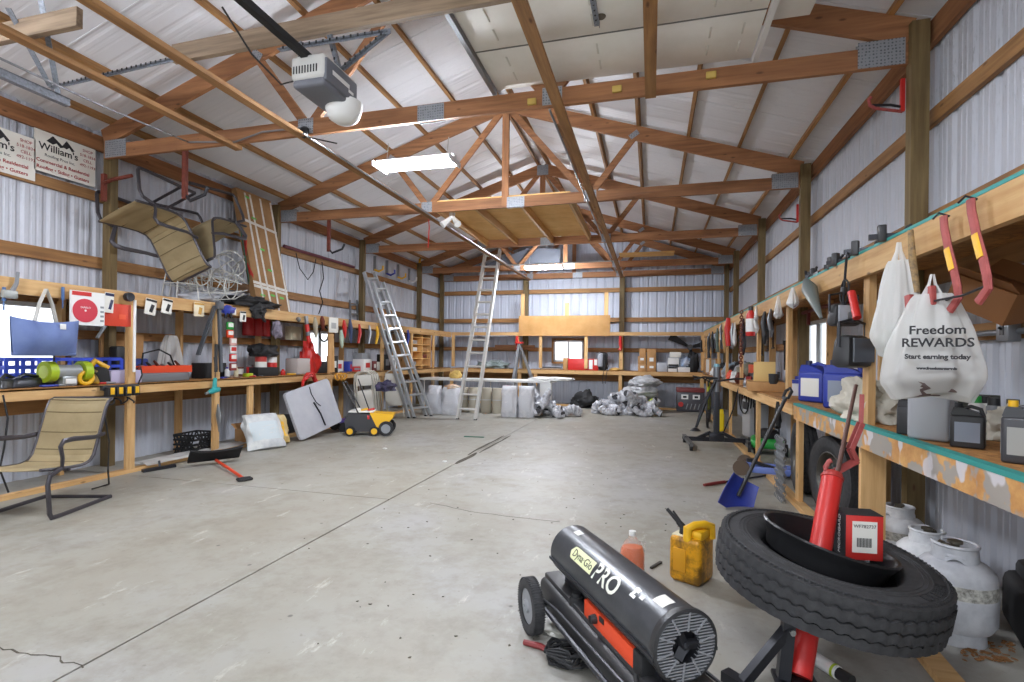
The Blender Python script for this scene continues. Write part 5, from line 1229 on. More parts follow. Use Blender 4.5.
card('blue and white packet on the rail right of the long level', 222, 306, 236, 315, BLU)
p = onrail(129, 297, -5.3); b = B(); b.lathe([(.02, -.02), (.045, -.025), (.05, 0), (.045, .025), (.02, .02)], 20, M.Translation(p) @ M.Rotation(R(90), 4, 'Y')); one('tape_roll', b, BMET, 'dark round reel on the left rail above the orange pan', 'reel')
p, q = onrail(135, 300, -5.3), onrail(134, 372, -5.3); b = B(); b.cyl(p, q, .014, n=10); one('white_stick', b, WHT, 'long white stick hanging before the first left stud', 'stick')
p, q = onrail(105, 326, -5.28), onrail(97, 338, -5.28); b = B(); b.bar(p, q, .03, .015); one('putty_knife', b, GMET, 'grey blade hanging under the blade pack', 'tool')
p = onrail(18, 272, -5.32); t = T('hand_plane', 'grey metal clamp tool hanging at the left end of the rail', 'tool', p, R(90)); b = B(); b.tube([(0, 0, 0), (-.01, 0, -.1), (-.04, 0, -.17)], [.012, .016, .02], 8); t.part('arm', b, GMET); b = B(); b.box((-.06, 0, -.2), (.11, .05, .07), None, .015); t.part('jaw', b, mat('dull_steel', '#a4a6a2', .5, .4))
for u, l in ((4, 'left end'), (63, 'tote bag handles')):
    p = onrail(u, 287, -5.33); b = B(); b.cyl(p, p+V((0, 0, -.12)), .013, n=8); b.cyl(p+V((0, 0, -.12)), p+V((0, 0, -.2)), .006, n=6); one('screwdriver', b, mat('screwdriver_blue', '#4a6896', .4), 'blue handled screwdriver on the left rail by the ' + l, 'screwdriver')
p, q = onrail(215, 306, -5.29), onrail(198, 355, -5.29); b = B(); b.bar(p, q, .05, .025); one('spirit_level', b, mat('level_grey', '#4e5258', .4, .3), 'dark level hanging aslant from the left rail', 'level')
p, q = onrail(219, 303, -5.27), onrail(221, 372, -5.27); b = B(); b.bar(p, q, .035, .035); b.box(p+V((.01, 0, -.03)), (.06, .09, .1), None, .01); one('folding_rule', b, mat('rule_dark', '#565a60', .5), 'dark upright pole tool hanging on the second left stud', 'tool')
p = onrail(214, 372, -5.3); b = B(); b.cyl(V((p.x+.03, p.y, p.z)), V((p.x+.03, p.y, p.z+.35)), .02, n=10); one('torch', b, BLK, 'black slim tool on the face of the second left stud', 'tool')
# heat gun on the stud
p = at(215, 385, x=-5.28)
t = T('heat_gun', 'teal heat gun hanging at the bench front by the second stud', 'heat gun', p, R(90))
b = B(); b.tube([(.0, 0, .09), (-.005, 0, .0), (-.01, 0, -.04)], [.022, .026, .03], 10); b.tube([(.06, 0, -.06), (.0, 0, -.06), (-.05, 0, -.075), (-.1, 0, -.09)], [.03, .042, .035, .02], 12); t.part('body', b, TEALP); b = B(); b.cyl((-.09, 0, -.087), (-.14, 0, -.1), .018, .015, 10); t.part('nozzle', b, GMET); b = B(); b.tube([(.0, 0, .09), (.02, .02, .2), (.0, .02, .35)], .006, 6); t.part('cord', b, DBLK)
p, q = onrail(218, 404, -5.3), onrail(219, 432, -5.3); b = B(); b.tube([p, p.lerp(q, .4), q], [.01, .045, .008], 8, flat=.3); one('hand_saw', b, mat('saw_steel', '#9ca0a2', .35, .6), 'grey saw blade hanging low on the second left stud', 'saw')
# three red cylinders behind, on the girt
for k, u in enumerate((249, 258, 266)):
    p = at(u, 337, x=-5.9); b = None
    t = T('fire_cylinder', 'red cylinder on the wall girt, %s of three' % ['first', 'second', 'third'][k], 'cylinder', (-5.92, p.y, 1.56), 0, 'red cylinders'); b = B(); b.lathe([(.075, 0), (.08, .01), (.08, .24), (.06, .28), (.03, .3)], 20); t.part('tank', b, mat('cylinder_red', '#b82c30', .4)); b = B(); b.lathe([(.03, .3), (.028, .34), (.045, .345), (.04, .37)], 12); t.part('top', b, WHT)
# pieces hanging on studs
p = onrail(285, 328, -5.34); box_item('mesh_basket', 'pale wire mesh basket on the wall past the red cylinders', 'basket', (-5.75, 7.3, 1.52), (.25, .12, .22), R(90), mat('mesh_beige', '#b4ac94', .7))
p, q = onrail(306, 316, -5.31), onrail(309, 342, -5.31); t = T('red_level', 'red and grey level hanging from the left rail', 'level', p, room=True); b = B(); b.bar(p.lerp(q, .3), q, .03, .06); t.part('body', b, RED); b = B(); b.bar(p, p.lerp(q, .32), .03, .06); b.bar(p.lerp(q, .6), p.lerp(q, .75), .033, .062); t.part('end_cap', b, GMET)
p, q = onrail(329, 317, -5.3), onrail(338, 333, -5.3); box_item('wall_notice', 'white paper notice pinned to the fourth left stud', 'notice', (-5.3, (p.y+q.y)/2, q.z), (q.y-p.y, .01, p.z-q.z), R(90), PAPER, marks=[('f', 0, .12, .14, .1, mat('faint_print', '#b0b0b0', .8), 'print')])
p, q = onrail(331, 334, -5.3), onrail(332, 372, -5.3); b = B(); b.bar(p, q, .1, .012); one('yardstick', b, W['studz'], 'long worn board ruler on the fourth left stud', 'ruler')
for i, (u, v0, v1, m_, l) in enumerate(((344, 320, 338, RED, 'red handled saw'), (350, 319, 343, mat('dark_blue_tool', '#3a4668', .5), 'blue grey saw'), (341, 330, 348, mat('pale_green', '#b8ccb8', .5), 'pale green file'), (322, 316, 330, RUST, 'rusty coil'), (315, 317, 338, mat('drab_tin', '#a8a08c', .5), 'drab tin sheet'), (298, 317, 322, GMET, 'grey hook'))):
    p, q = onrail(u, v0, -5.31), onrail(u+1, v1, -5.31); b = B(); b.tube([p, p.lerp(q, .35), p.lerp(q, .8), q], [.02, .05, .035, .012], 8, flat=.35); one('hand_tool', b, m_, '%s hanging from the left rail between the notice and the ladders' % l if u > 330 else '%s hanging from the left rail before the notice' % l, 'tool', 'tools hanging on the left rail')
p = at(324, 334, x=-5.45); b = B(); b.tube([(p.x, p.y+.13*math.cos(a*.6), p.z+.13*math.sin(a*.6)) for a in range(34)], .014, 6); one('hose_coil', b, DBLK, 'black hose coil hanging behind the notice stud', 'hose')
p = at(277, 330, x=-5.4); b = B(); b.blob(p, (.06, .09, .14), 5, .5, 2.2, 3); one('chain_bunch', b, mat('dull_violet', '#8a8290', .5, .3, 30, '#5c5864'), 'bunched grey chain hanging on the wall post beyond the red cylinders', 'chain')
# ================================================================ on the left bench
def LB(u, v): p = at(u, v, z=zl); return p
# bench grinder
p = at(66, 387, x=-5.48); gp = V((-5.48, p.y, zl))
t = T('bench_grinder', 'lime green bench grinder on the left bench before the window', 'grinder', gp, R(90)); s_ = 1.0
b = B(); b.cyl((-.11, 0, .14), (.11, 0, .14), .065, n=24); b.box((0, 0, .05), (.14, .12, .1), None, .02); t.part('motor', b, mat('grinder_grey', '#a2a6a8', .35, .3))
for s in (-1, 1):
    b = B(); b.cyl((s*.12, 0, .14), (s*.19, 0, .14), .1, n=28); g_ = t.part('wheel_guard', b, LIME); b = B(); b.cyl((s*.19, 0, .14), (s*.197, 0, .14), .06, n=20); t.part('hub_cap', b, mat('pale_lime', '#cfe07a', .4), g_)
b = B(); b.box((0, -.063, .05), (.1, .006, .05), None, .01); t.part('badge', b, WHT)
b = B(); b.tube([(-.12, -.02, .24), (-.12, -.02, .3), (-.05, -.02, .31)], .01, 6); t.part('lamp_arm', b, BMET)
# blue crate and shears
t = T('blue_crate', 'bright blue plastic crate on the left bench behind the grinder', 'crate', (-5.78, at(57, 365, x=-5.8).y, zl), R(90))
cw, cd_, ch = 1.05, .3, .26
b = B()
for s in (-1, 1):
    for k in range(4): b.box((0, s*cd_/2, .03+k*.075), (cw, .012, .03))
    for k in range(9): b.box((-cw/2+cw*k/8, s*cd_/2, ch/2), (.03, .014, ch))
    for k in range(4): b.box((s*cw/2, 0, .03+k*.075), (.012, cd_, .03))
b.box((0, 0, .008), (cw, cd_, .012)); t.part('walls', b, mat('crate_blue', '#3c56d0', .45)); b = B()
for s in (-1, 1): b.box((s*cw/2, 0, ch), (.02, cd_*.9, .03), None, .006)
t.part('rim', b, mat('crate_blue', '#3c56d0'))
# assorted tools along the bench: (u, v, kind, colour, label)
def power_drill(label, p, rz, m, s=1):
    t = T('cordless_drill', label, 'drill', X=TR(p, rz, 0, 0, s), group='drills on the left bench')
    b = B(); b.cyl((-.1, 0, .04), (.08, 0, .04), .036, n=16); b.cyl((.08, 0, .04), (.14, 0, .04), .025, .014, 12); t.part('body', b, m)
    b = B(); b.tube([(-.05, 0, .04), (-.06, .09, .035), (-.07, .15, .035)], [.024, .022, .026], 10); b.box((-.07, .19, .035), (.11, .07, .06), None, .01); t.part('grip', b, BLK); return t
for i, (u, l, m_) in enumerate(((184, 'red cordless drill lying left of the second stud', RED), (199, 'dark red cordless drill lying right by the second stud', mat('saw_red', '#8c2a2a')))):
    p = at(u, 381, z=zl); power_drill(l, (-5.5, p.y, zl), R(75+20*i), m_, 1.15)
p = at(160, 378, x=-5.5); box_item('tool_case', 'flat grey tool case on the left bench under the orange tray', 'case', (-5.58, p.y, zl), (.62, .36, .1), R(90), mat('case_grey', '#6a6c70', .5), bev=.015)
p = at(160, 366, x=-5.6)
t = T('tool_tray', 'orange red open tool tray full of tools on the grey case', 'tool tray', (-5.62, p.y, zl+.1), R(84))
b = B(); b.box((0, -.15, .04), (.6, .012, .08)); b.box((0, .15, .04), (.6, .012, .08)); b.box((-.3, 0, .04), (.012, .3, .08)); b.box((.3, 0, .04), (.012, .3, .08)); b.box((0, 0, .006), (.6, .3, .012)); t.part('tray', b, ORG)
b = B(); b.tube([(-.2, 0, .04), (-.18, 0, .22), (0, 0, .27), (.14, 0, .2), (.2, 0, .05)], .01, 8); t.part('handle', b, DBLK)
for k in range(6): b = B(); x = -.22+.085*k; b.tube([(x, -.08, .06), (x+.05, .08, .09+.02*(k % 3))], [.02, .012], 8); t.part('hand_tool', b, (GMET, BLK, RUST)[k % 3])
p = at(174, 340, x=-5.85); bag('blister_bag', 'clear plastic sack hanging on the left wall behind the tool tray', (-5.9, p.y, 1.62), .4, .7, .18, R(90), BAGC, 5, 'hanging packets', False)
p = at(213, 363, x=-5.7); box_item('carton_box', 'black box behind the second left stud', 'box', (-5.7, p.y-.06, zl), (.35, .22, .2), R(90), DBLK)
for i, (u, v, m_, l, d) in enumerate(((98, 366, DBLK, 'black and yellow corded saw', (.24, .16, .2)), (30, 378, BMET, 'dark shears', (.4, .14, .1)), (8, 381, BLK, 'black long tool', (.3, .12, .1)), (120, 366, mat('pale_violet', '#b8b0cc', .6), 'pale violet carton flap', (.3, .26, .14)), (248, 373, LIME, 'lime green small tool', (.12, .08, .05)), (236, 373, mat('cream_can', '#cfc7a8'), 'cream bottle', (.06, .06, .12)), (227, 374, WHT, 'white and blue bottle', (.06, .06, .11)), (264, 375, DBLK, 'black tool case', (.36, .2, .13)), (283, 372, RED, 'small red knob', (.07, .07, .07)))):
    p = at(u, v, x=-5.55); q = V((-5.55, p.y, zl))
    if 'saw' in l or 'shears' in l or 'long tool' in l:
        t = T('hand_tool', l+' lying on the left bench', 'tool', q, R(70+i*25), 'loose tools on the left bench'); b = B(); b.box((0, 0, d[2]*.4), d, None, min(d)*.3, 3, .7); t.part('body', b, m_)
        b = B(); b.tube([(-d[0]*.5, 0, d[2]*.5), (-d[0]*.1, 0, d[2]*1.2), (d[0]*.35, 0, d[2]*.8)], d[2]*.16, 8); t.part('handle', b, YEL if 'saw' in l else m_)
    elif 'bottle' in l or 'knob' in l: bottle('plastic_bottle', l+' standing on the left bench', q, d[0]*.5, d[2]*1.3, m_, BLU if 'blue' in l else m_, None, .5)
    else: box_item('tool_case' if 'case' in l else 'small_box', l+' lying on the left bench', 'case', q, d, R(80), m_, bev=.01)
# roll of yellow tape and the row of rulers
p = at(86, 382, x=-5.42); b = B(); b.tube([(p.x, p.y+.06*math.cos(2*PI*k/16), zl+.075+.06*math.sin(2*PI*k/16)) for k in range(16)], .02, 8, closed=True); one('tape_roll', b, YEL, 'yellow tape roll standing by the bench grinder', 'tape')
p = at(124, 350, x=-5.85); t = T('blue_case', 'black and blue shelf case standing behind the first left stud', 'case', (-5.82, p.y+.02, zl), R(90)); b = B(); b.box((-.12, 0, .2), (.1, .12, .4), None, .02); t.part('spine', b, BLK); b = B(); b.box((.06, 0, .13), (.3, .12, .26), None, .02); t.part('body', b, mat('case_blue', '#34468c', .5)); b = B(); b.box((.06, -.062, .1), (.2, .004, .08)); t.part('label', b, PAPER)
p = at(120, 340, x=-6.0); box_item('carton_box', 'tan carton standing against the left wall behind the blue case', 'box', (-5.97, p.y, 1.2), (.5, .04, .3), R(90), KRAFT)
# power strip with yellow chargers on the bench front
p, q = at(102, 381, x=-5.3), at(138, 381, x=-5.3)
t = T('charger_strip', 'black power strip with yellow chargers on the left bench front', 'charger', V((-5.31, (p.y+q.y)/2, zl-.07)), R(90)); L_ = q.y-p.y
b = B(); b.box((0, 0, .04), (L_, .05, .05), None, .006); t.part('strip', b, BLK)
for k in range(4): b = B(); b.box((-L_*.35+L_*.23*k, -.04, .0), (.075, .07, .1), None, .01); c_ = t.part('charger', b, DBLK); b = B(); b.box((-L_*.35+L_*.23*k, -.078, .01), (.04, .006, .07), None, .002); t.part('yellow_face', b, YEL, c_)
b = B(); b.tube([(-L_*.4+L_*.8*a/30, -.03+.02*math.sin(a*.9), -.1-.03*math.sin(a*.5)) for a in range(31)], .008, 6); b.tube([(L_*.5, 0, .04), (L_*.6, -.02, .16), (L_*.55, -.02, .25), (L_*.45, 0, .22)], .008, 6); t.part('cord', b, DBLK)
b = B(); p = at(3, 395, x=-5.3); b.tube([p, p+V((.01, .03, -.2)), p+V((.02, .0, -.45)), p+V((.04, -.04, -.62)), p+V((.08, .0, -.82))], .007, 6); one('power_cord', b, DBLK, 'thin black cord hanging from the bench at the left edge', 'cord')
b = B(); q = at(104, 412, x=-5.28); b.tube([q+V((0, 0, .1)), q, q+V((.02, .04, -.3)), at(108, 470, z=.3), at(109, 484, z=.01), at(92, 489, z=.01)], .007, 6); one('power_cord', b, DBLK, 'black cord dropping to the floor behind the sling chair', 'cord')
# farther bench items
for i, (u, d, m_, l) in enumerate(((262, (.16, .16, .3), mat('gas_can_red', '#b83a34', .5), 'red can with white label'), (273, (.14, .14, .28), WHT, 'white can with red label'), (299, (.3, .26, .26), mat('clear_bin', '#b4aca8', .5), 'dull plastic bin'), (309, (.24, .18, .42), RED, 'red garden tool bag'), (322, (.5, .22, .2), DBLK, 'black folded case'))):
    y = at(u, 370, x=-5.6).y
    if 'can' in l: t = T('paint_can', l+' on the left bench below the red cylinders', 'can', (-5.62, y, zl), 0, 'cans on the left bench'); b = B(); b.cyl((0, 0, 0), (0, 0, d[2]), d[0]/2, n=20); t.part('can', b, m_); b = B(); b.cyl((0, 0, d[2]*.25), (0, 0, d[2]*.7), d[0]/2+.002, n=20); t.part('label', b, RED if m_ == WHT else PAPER)
    elif 'bag' in l: heap('garden_bag', l+' standing up beyond the red cable coil', 'bag', (-5.6, y, zl), (.12, .2, .32), m_, 4, amp=.5)
    else: box_item('plastic_bin' if 'bin' in l else 'tool_case', l+' on the left bench near the red bag', 'case', (-5.62, y, zl), d, R(85), m_, bev=.02)
heap('black_bag', 'black cloth bundle lying on the two cans of the left bench', 'bag', (-5.65, at(267, 352, x=-5.6).y, zl+.285), (.15, .26, .13), DBLK, 8)
p = at(310, 383, x=-5.27); b = B()
b.tube([(p.x+.02*math.sin(a*1.3), p.y+.17*math.sin(a*.42)*(1+.1*math.sin(a*2.2)), p.z-.06+.2*math.cos(a*.42)+.03*math.sin(a)) for a in range(80)], .017, 6); one('cable_coil', b, RED, 'red cable coil hanging over the left bench front', 'cable')
p = at(336, 377, x=-5.27); b = B(); b.tube([(p.x+.02*math.sin(a), p.y+.1*math.sin(a*.5)+.008*a, p.z+.0+.1*math.cos(a*.5)*.6) for a in range(36)], .012, 6); one('cable_coil', b, mat('cable_yellow', '#e0a030', .5), 'small yellow cable coil at the left bench front', 'cable')
for i, (y, dx, m_, d, l) in enumerate((
    (8.1, 0, DBLK, (.16, .12, .3), 'black can'), (8.35, .1, WHT, (.22, .18, .22), 'white carton'), (8.6, 0, BLU, (.12, .12, .2), 'blue and white carton'), (8.85, .05, RED, (.3, .2, .1), 'red flat carton'),
    (9.1, 0, WHT, (.34, .24, .24), 'large white carton'), (9.1, .02, GRYP, (.3, .2, .12), 'grey carton on top'), (9.4, 0, mat('dull_red', '#7c2c2c'), (.2, .2, .2), 'maroon carton'), (9.65, .1, PAPER, (.28, .2, .18), 'cream carton'),
    (9.95, .0, DBLK, (.22, .2, .34), 'tall black case'), (10.25, .05, WHT, (.3, .22, .3), 'white square carton'), (10.5, .12, ORG, (.18, .14, .1), 'orange small carton'))):
    z0 = zl+(.24 if 'on top' in l else 0)
    box_item('carton_box', '%s in the row on the bench before the left ladders' % l, 'box', (-5.55-dx, y, z0), d, R(90+rnd.uniform(-12, 12)), m_, 'cartons before the ladders', marks=[('f', 0, d[2]*.5, d[0]*.5, d[2]*.4, rnd.choice([PAPER, RED, GRYP]), 'label')])
# items inside the cubby rack
for k, (y, z, m_, l) in enumerate(((11.25, .09, GRYP, 'grey box in the lowest pigeonhole'), (11.85, .26, RUST, 'rusty box in the second pigeonhole row'), (11.3, .43, WHT, 'white box in the middle pigeonhole row'), (11.85, .43, KRAFT, 'tan box in the middle pigeonhole row'), (11.3, .6, ALU, 'silver box in the upper pigeonhole row'))):
    box_item('parts_box', l, 'box', (-5.62, y, ZB+z-.0+.0), (.3, .26, .09), R(90), m_, 'boxes in the pigeonholes')
# ================================================================ on the floor along the left bench
p = at(192, 453, z=0)
t = T('milk_crate', 'black plastic milk crate under the left bench', 'crate', (-5.62, 5.3, 0), R(95)); c = .3
b = B()
for s in (-1, 1):
    for k in range(5): b.box((0, s*c/2, .02+k*.06), (c*1.25, .012, .022)); b.box((s*c*.62, 0, .02+k*.06), (.012, c, .022))
    for k in range(7): b.bar((-c*.6+c*1.2*k/6, s*c/2, 0), (-c*.6+c*1.2*((k+2) % 7)/6, s*c/2, .26), .014, .012); b.bar((s*c*.62, -c*.5+c*k/6, 0), (s*c*.62, -c*.5+c*((k+2) % 7)/6, .26), .014, .012)
b.box((0, 0, .008), (c*1.25, c, .014)); t.part('crate_body', b, DBLK)
# black snow shovel with red shaft
p, q, r_ = at(192, 466, z=0), at(238, 458, z=0), at(222, 462, z=.02)
b0 = at(218, 463, z=.03); h0 = at(243, 478, z=.02)
t = T('car_shovel', 'black shovel with short red shaft lying on the floor', 'shovel', b0, room=True); d_ = (h0-b0).normalized(); s_ = V((-d_.y, d_.x, 0))
b = B(); b.slab(lambda a, c: b0-d_*(.0+.17*c)+s_*(.27*(a-.5)*2)+V((0, 0, .03+.11*math.sin(PI*.5*(1-c))-.02*c+.03*((a-.5)*2)**2*(1-c))), 16, 8, .02); bl = t.part('blade', b, DBLK)
b = B(); b.cyl(b0-d_*.08+V((0, 0, .02)), h0, .016, n=10); t.part('shaft', b, mat('shaft_red', '#d8482c', .45))
b = B(); b.tube([h0-s_*.0, h0+d_*.02-s_*.06, h0+d_*.08-s_*.06, h0+d_*.09, h0+d_*.08+s_*.06, h0+d_*.02+s_*.06], .014, 8, closed=True); t.part('d_grip', b, DBLK)
b = B(); b.slab(lambda a, c: V((-5.28+.14*math.sin(a*5)*.2-.3*c, 4.4+1.5*a, .05+.03*NZ.noise(V((a*6, c*4, 2)))+.012)), 24, 8, .004); one('plastic_sheet', b, BAGC, 'clear plastic sheet lying along the left base plate', 'plastic sheet')
b = B(); p = at(160, 470, z=.0); b.bar(p+V((-.05, -.16, .02)), p+V((.03, .16, .02)), .05, .03); b.bar(p+V((0, 0, .02)), p+V((-.05, .03, .09)), .02, .02); one('bar_clamp', b, BMET, 'dark bar clamp lying on the left base plate', 'clamp')
# bags beyond the crate
def sack(label, p, w, h, d, lean, rz, m, group='sacks under the left bench', mk=None):
    t = T('feed_sack', label, 'sack', X=TR(p, rz, lean), group=group)
    def fn(a, c):
        ang = 2*PI*a; k = c; e = abs(math.cos(ang))**.6*math.copysign(1, math.cos(ang)); g = abs(math.sin(ang))**.8*math.copysign(1, math.sin(ang))
        th = math.sin(PI*min(1, .12+k*.8))**.6 if k < .98 else .12; wob = 1+.22*NZ.noise(V((e*2, g*2, k*4+p[0]*3)))
        return V((e*w/2*wob*(1-.1*k), g*d/2*th*wob, h*k))
    b = B(); b.grid(fn, 28, 14, cu=True); b.grid(lambda a, c: fn(a, 0) if c == 0 else V((0, 0, 0)), 28, 1, cu=True); b.grid(lambda a, c: fn(a, 1) if c == 0 else V((0, 0, h)), 28, 1, cu=True)
    body = t.part('sack', b, m, smooth=80)
    if mk: b = B(); b.grid(lambda a, c: V(fn(.62+.26*a, .2+.5*c))*1.012, 8, 6); t.part('print', b, mk, body)
    return t
p = at(266, 450, z=0); sack('white feed sack leaning by the folding table, nearer one', (-4.98, 5.83, .0), .5, .52, .24, R(-30), R(66), mat('sack_white', '#d8dad8', .6, 0, 6, '#b8bcc0'), mk=mat('sack_print', '#c8d2d6', .7))
sack('yellow and white feed sack leaning behind the white sack', (-5.1, 6.08, .02), .46, .42, .18, R(-22), R(62), mat('sack_yellow', '#d4c49c', .6, 0, 4, '#c8a040'), mk=YEL)
p = at(248, 436, z=0); box_item('carton_box', 'open carton with red and orange packets behind the white sack', 'box', (-5.5, 6.1, 0), (.3, .26, .22), R(80), KRAFT, flaps=1, marks=[('f', 0, .1, .2, .12, ORG, 'packet')])
# folding table
A_ = at(301, 441, z=.012); B_ = at(342.5, 421, x=-4.85); LEAN, HTAB = 14, .74
t = T('folding_table', 'grey folding table on its edge leaning on the left bench', 'folding table', A_, room=True)
ex = (B_-A_); L_ = ex.length; exn = ex.normalized(); n0 = V((-exn.y, exn.x, 0)); n0 = n0 if n0.x < 0 else -n0; up = V((0, 0, 1))*math.cos(R(LEAN))+n0*math.sin(R(LEAN)); up = (up-exn*up.dot(exn)).normalized(); n_ = exn.cross(up); n_ = n_ if n_.x > 0 else -n_
Hh = HTAB
def rp(a, c, r=.06):
    return A_+exn*(L_*a)+up*(Hh*c)
X_ = M((exn, up, n_)).transposed().to_4x4(); X_.translation = A_+n_*.0
b = B(); tb = [(r0, s0) for r0, s0 in ()]
pts = []
for cx, cy, a_ in ((L_-.06, .06, -PI/2), (L_-.06, Hh-.06, 0), (.06, Hh-.06, PI/2), (.06, .06, PI)):
    for k in range(5): pts.append((cx+.06*math.cos(a_+PI/2*k/4), cy+.06*math.sin(a_+PI/2*k/4)))
b.prism(pts, -.045, 0, X_); t.part('tabletop', b, mat('table_grey', '#b9bac0', .5, 0, 3, '#adaeb6'))
b = B(); b.tube([X_ @ V((L_*.58, Hh*.08, .012)), X_ @ V((L_*.56, Hh*.35, .014)), X_ @ V((L_*.5, Hh*.62, .012))], .012, 8); b.tube([X_ @ V((L_*.52, Hh*.95, .012)), X_ @ V((L_*.5, Hh*.8, .02)), X_ @ V((L_*.55, Hh*.6, .014)), X_ @ V((L_*.62, Hh*.5, .012))], .007, 6); t.part('carry_cord', b, BMET)
b = B()
for s in (.12, .88): b.tube([X_ @ V((L_*s, .08, -.07)), X_ @ V((L_*s, Hh-.1, -.07))], .013, 8); b.tube([X_ @ V((L_*s, .1, -.07)), X_ @ V((L_*(s+(.3 if s < .5 else -.3)), .3, -.06))], .01, 8)
t.part('folded_legs', b, BMET)
b = B(); b.box((-5.6, 6.9, .16), (.3, .3, .32), None, .02); one('dark_tote', b, DBLK, 'dark plastic tote under the bench behind the folding table', 'tote')
# push sweeper: black and yellow
p = at(372, 434, z=0)
t = T('push_sweeper', 'black and yellow push sweeper with yellow wheels on the floor', 'sweeper', X=TR((-4.45, 7.4, 0), R(22), s=.78))
w_ = .42
b = B(); b.prism([(-.34, .1), (.26, .08), (.36, .2), (.34, .42), (-.3, .48), (-.38, .3)], -w_/2, w_/2, M.Rotation(PI/2, 4, 'X')); body = t.part('hopper', b, mat('hopper_black', '#333336', .5))
b = B(); b.prism([(.12, .47), (.6, .44), (.58, .36), (.34, .1), (.3, .1)], -w_/2-.01, w_/2+.01, M.Rotation(PI/2, 4, 'X')); t.part('yellow_hood', b, YEL)
b = B(); b.box((-.06, 0, .485), (.5, w_*.9, .03), None, .008); t.part('top_tray', b, PAPER); 
for k, (x, m_) in enumerate(((-.2, WHT), (-.05, YEL), (.08, RED))): b = B(); b.tube([(x, -.1, .51), (x+.08, .08, .52)], .028, 8); t.part('packet', b, m_)
for x, y, r in ((-.26, -.24, .1), (.22, -.24, .1), (-.26, .24, .1), (.45, .24, .15), (.45, -.24, .15)):
    b = B(); b.cyl((x, y-.025, r), (x, y+.025, r), r, n=24); wh = t.part('wheel', b, DBLK)
    b = B(); b.cyl((x, y-.03, r), (x, y+.03, r), r*.62, n=18); t.part('wheel_hub', b, YEL if r < .12 else GMET, wh)
b = B(); b.tube([(-.1, -.2, .45), (-.3, -.2, .85), (-.42, -.18, 1.08), (-.42, .18, 1.08), (-.3, .2, .85), (-.1, .2, .45)], .014, 8); b.tube([(.1, .0, .45), (-.15, 0, 1.15)], .012, 8); t.part('push_handle', b, BLK)
b = B(); b.box((.1, -w_/2-.012, .38), (.04, .01, .08), None, .003); t.part('red_latch', b, RED, body)
# folding chairs on edge behind the sweeper
def fchair(label, X):
    t = T('folding_chair', label, 'folding chair', X=X, group='folding chairs')
    b = B(); b.tube([(-.2, 0, 0), (-.2, 0, .75), (-.17, 0, .9), (-.08, 0, .96), (.08, 0, .96), (.17, 0, .9), (.2, 0, .75), (.2, 0, 0)], .013, 8); t.part('frame', b, mat('chair_beige', '#b8b4a8', .4, .3))
    b = B(); b.box((0, .0, .8), (.34, .014, .2), None, .006); t.part('backrest', b, mat('chair_panel', '#c8c5bc', .5))
    b = B(); b.box((0, .022, .42), (.36, .02, .38), None, .008); t.part('seat', b, mat('chair_panel', '#c8c5bc'))
    b = B(); b.tube([(-.17, .03, 0), (-.17, .03, .6)], .012, 8); b.tube([(.17, .03, 0), (.17, .03, .6)], .012, 8); t.part('rear_legs', b, mat('chair_beige', '#b8b4a8')); return t
fc_ = fchair('beige folding chair, nearest of the folded stack behind the sweeper', TR((-5.0, 8.45, .02), R(72), R(-10)))
for i in range(1, 6): dup(fc_, label='beige folding chair in the stack behind the sweeper, number %d from the near side' % (i+1), X=TR((-5.0-.03*i, 8.3+.13*i, .02), R(72), R(-10)), group='folding chairs')
dup(fc_, label='beige folding chair standing alone by the left ladder foot', X=TR((-5.02, 9.55, .02), R(50), R(-12)), group='folding chairs')
heap('cloth_bundle', 'dark purple cloth bundle on the folding chairs', 'cloth', (-4.75, 8.6, .62), (.16, .22, .12), mat('purple_dark', '#4a4468', .7, 0, 6, '#2c2c34'), 6, amp=.5)
t = T('wagon', 'dark wagon frame behind the sweeper wheels', 'wagon', (-4.95, 7.75, 0), R(60)); b = B(); b.box((0, 0, .17), (.5, .26, .05), None, .01); t.part('bed', b, mat('purple_blue', '#4c3c84', .5))
for x in (-.2, .2):
    for y in (-.15, .15): b = B(); b.cyl((x, y-.02, .08), (x, y+.02, .08), .08, n=18); t.part('wheel', b, DBLK)
heap('white_bag', 'white bag under the left bench behind the folding table', 'bag', (-5.6, 6.45, 0), (.18, .2, .2), mat('sack_white', '#d8dad8'), 12)
# ================================================================ ladders
def ladder(name, label, f0, f1, t0, t1, rungs, rail, m, group='ladders', fly=None):
    """two rails from the feet f0,f1 to the tops t0,t1 with rungs"""
    f0, f1, t0, t1 = map(V, (f0, f1, t0, t1)); t = T(name, label, 'ladder', (f0+f1)/2, room=True, group=group)
    side = (f1-f0).normalized(); d0 = (t0-f0)
    for a, c in ((f0, t0), (f1, t1)):
        b = B(); b.bar(a, c, rail[0], rail[1], side); t.part('rail', b, m)
        b = B(); b.box(a+V((0, 0, .012)), (.06, .06, .03), None, .006); t.part('foot', b, DBLK)
    for k in range(rungs):
        f = (k+.7)/(rungs+.2); b = B(); b.bar(f0.lerp(t0, f), f1.lerp(t1, f), .042, .036, d0); t.part('rung', b, m)
    return t
WALU = mat('ladder_white', '#d4d4d0', .4, .2)
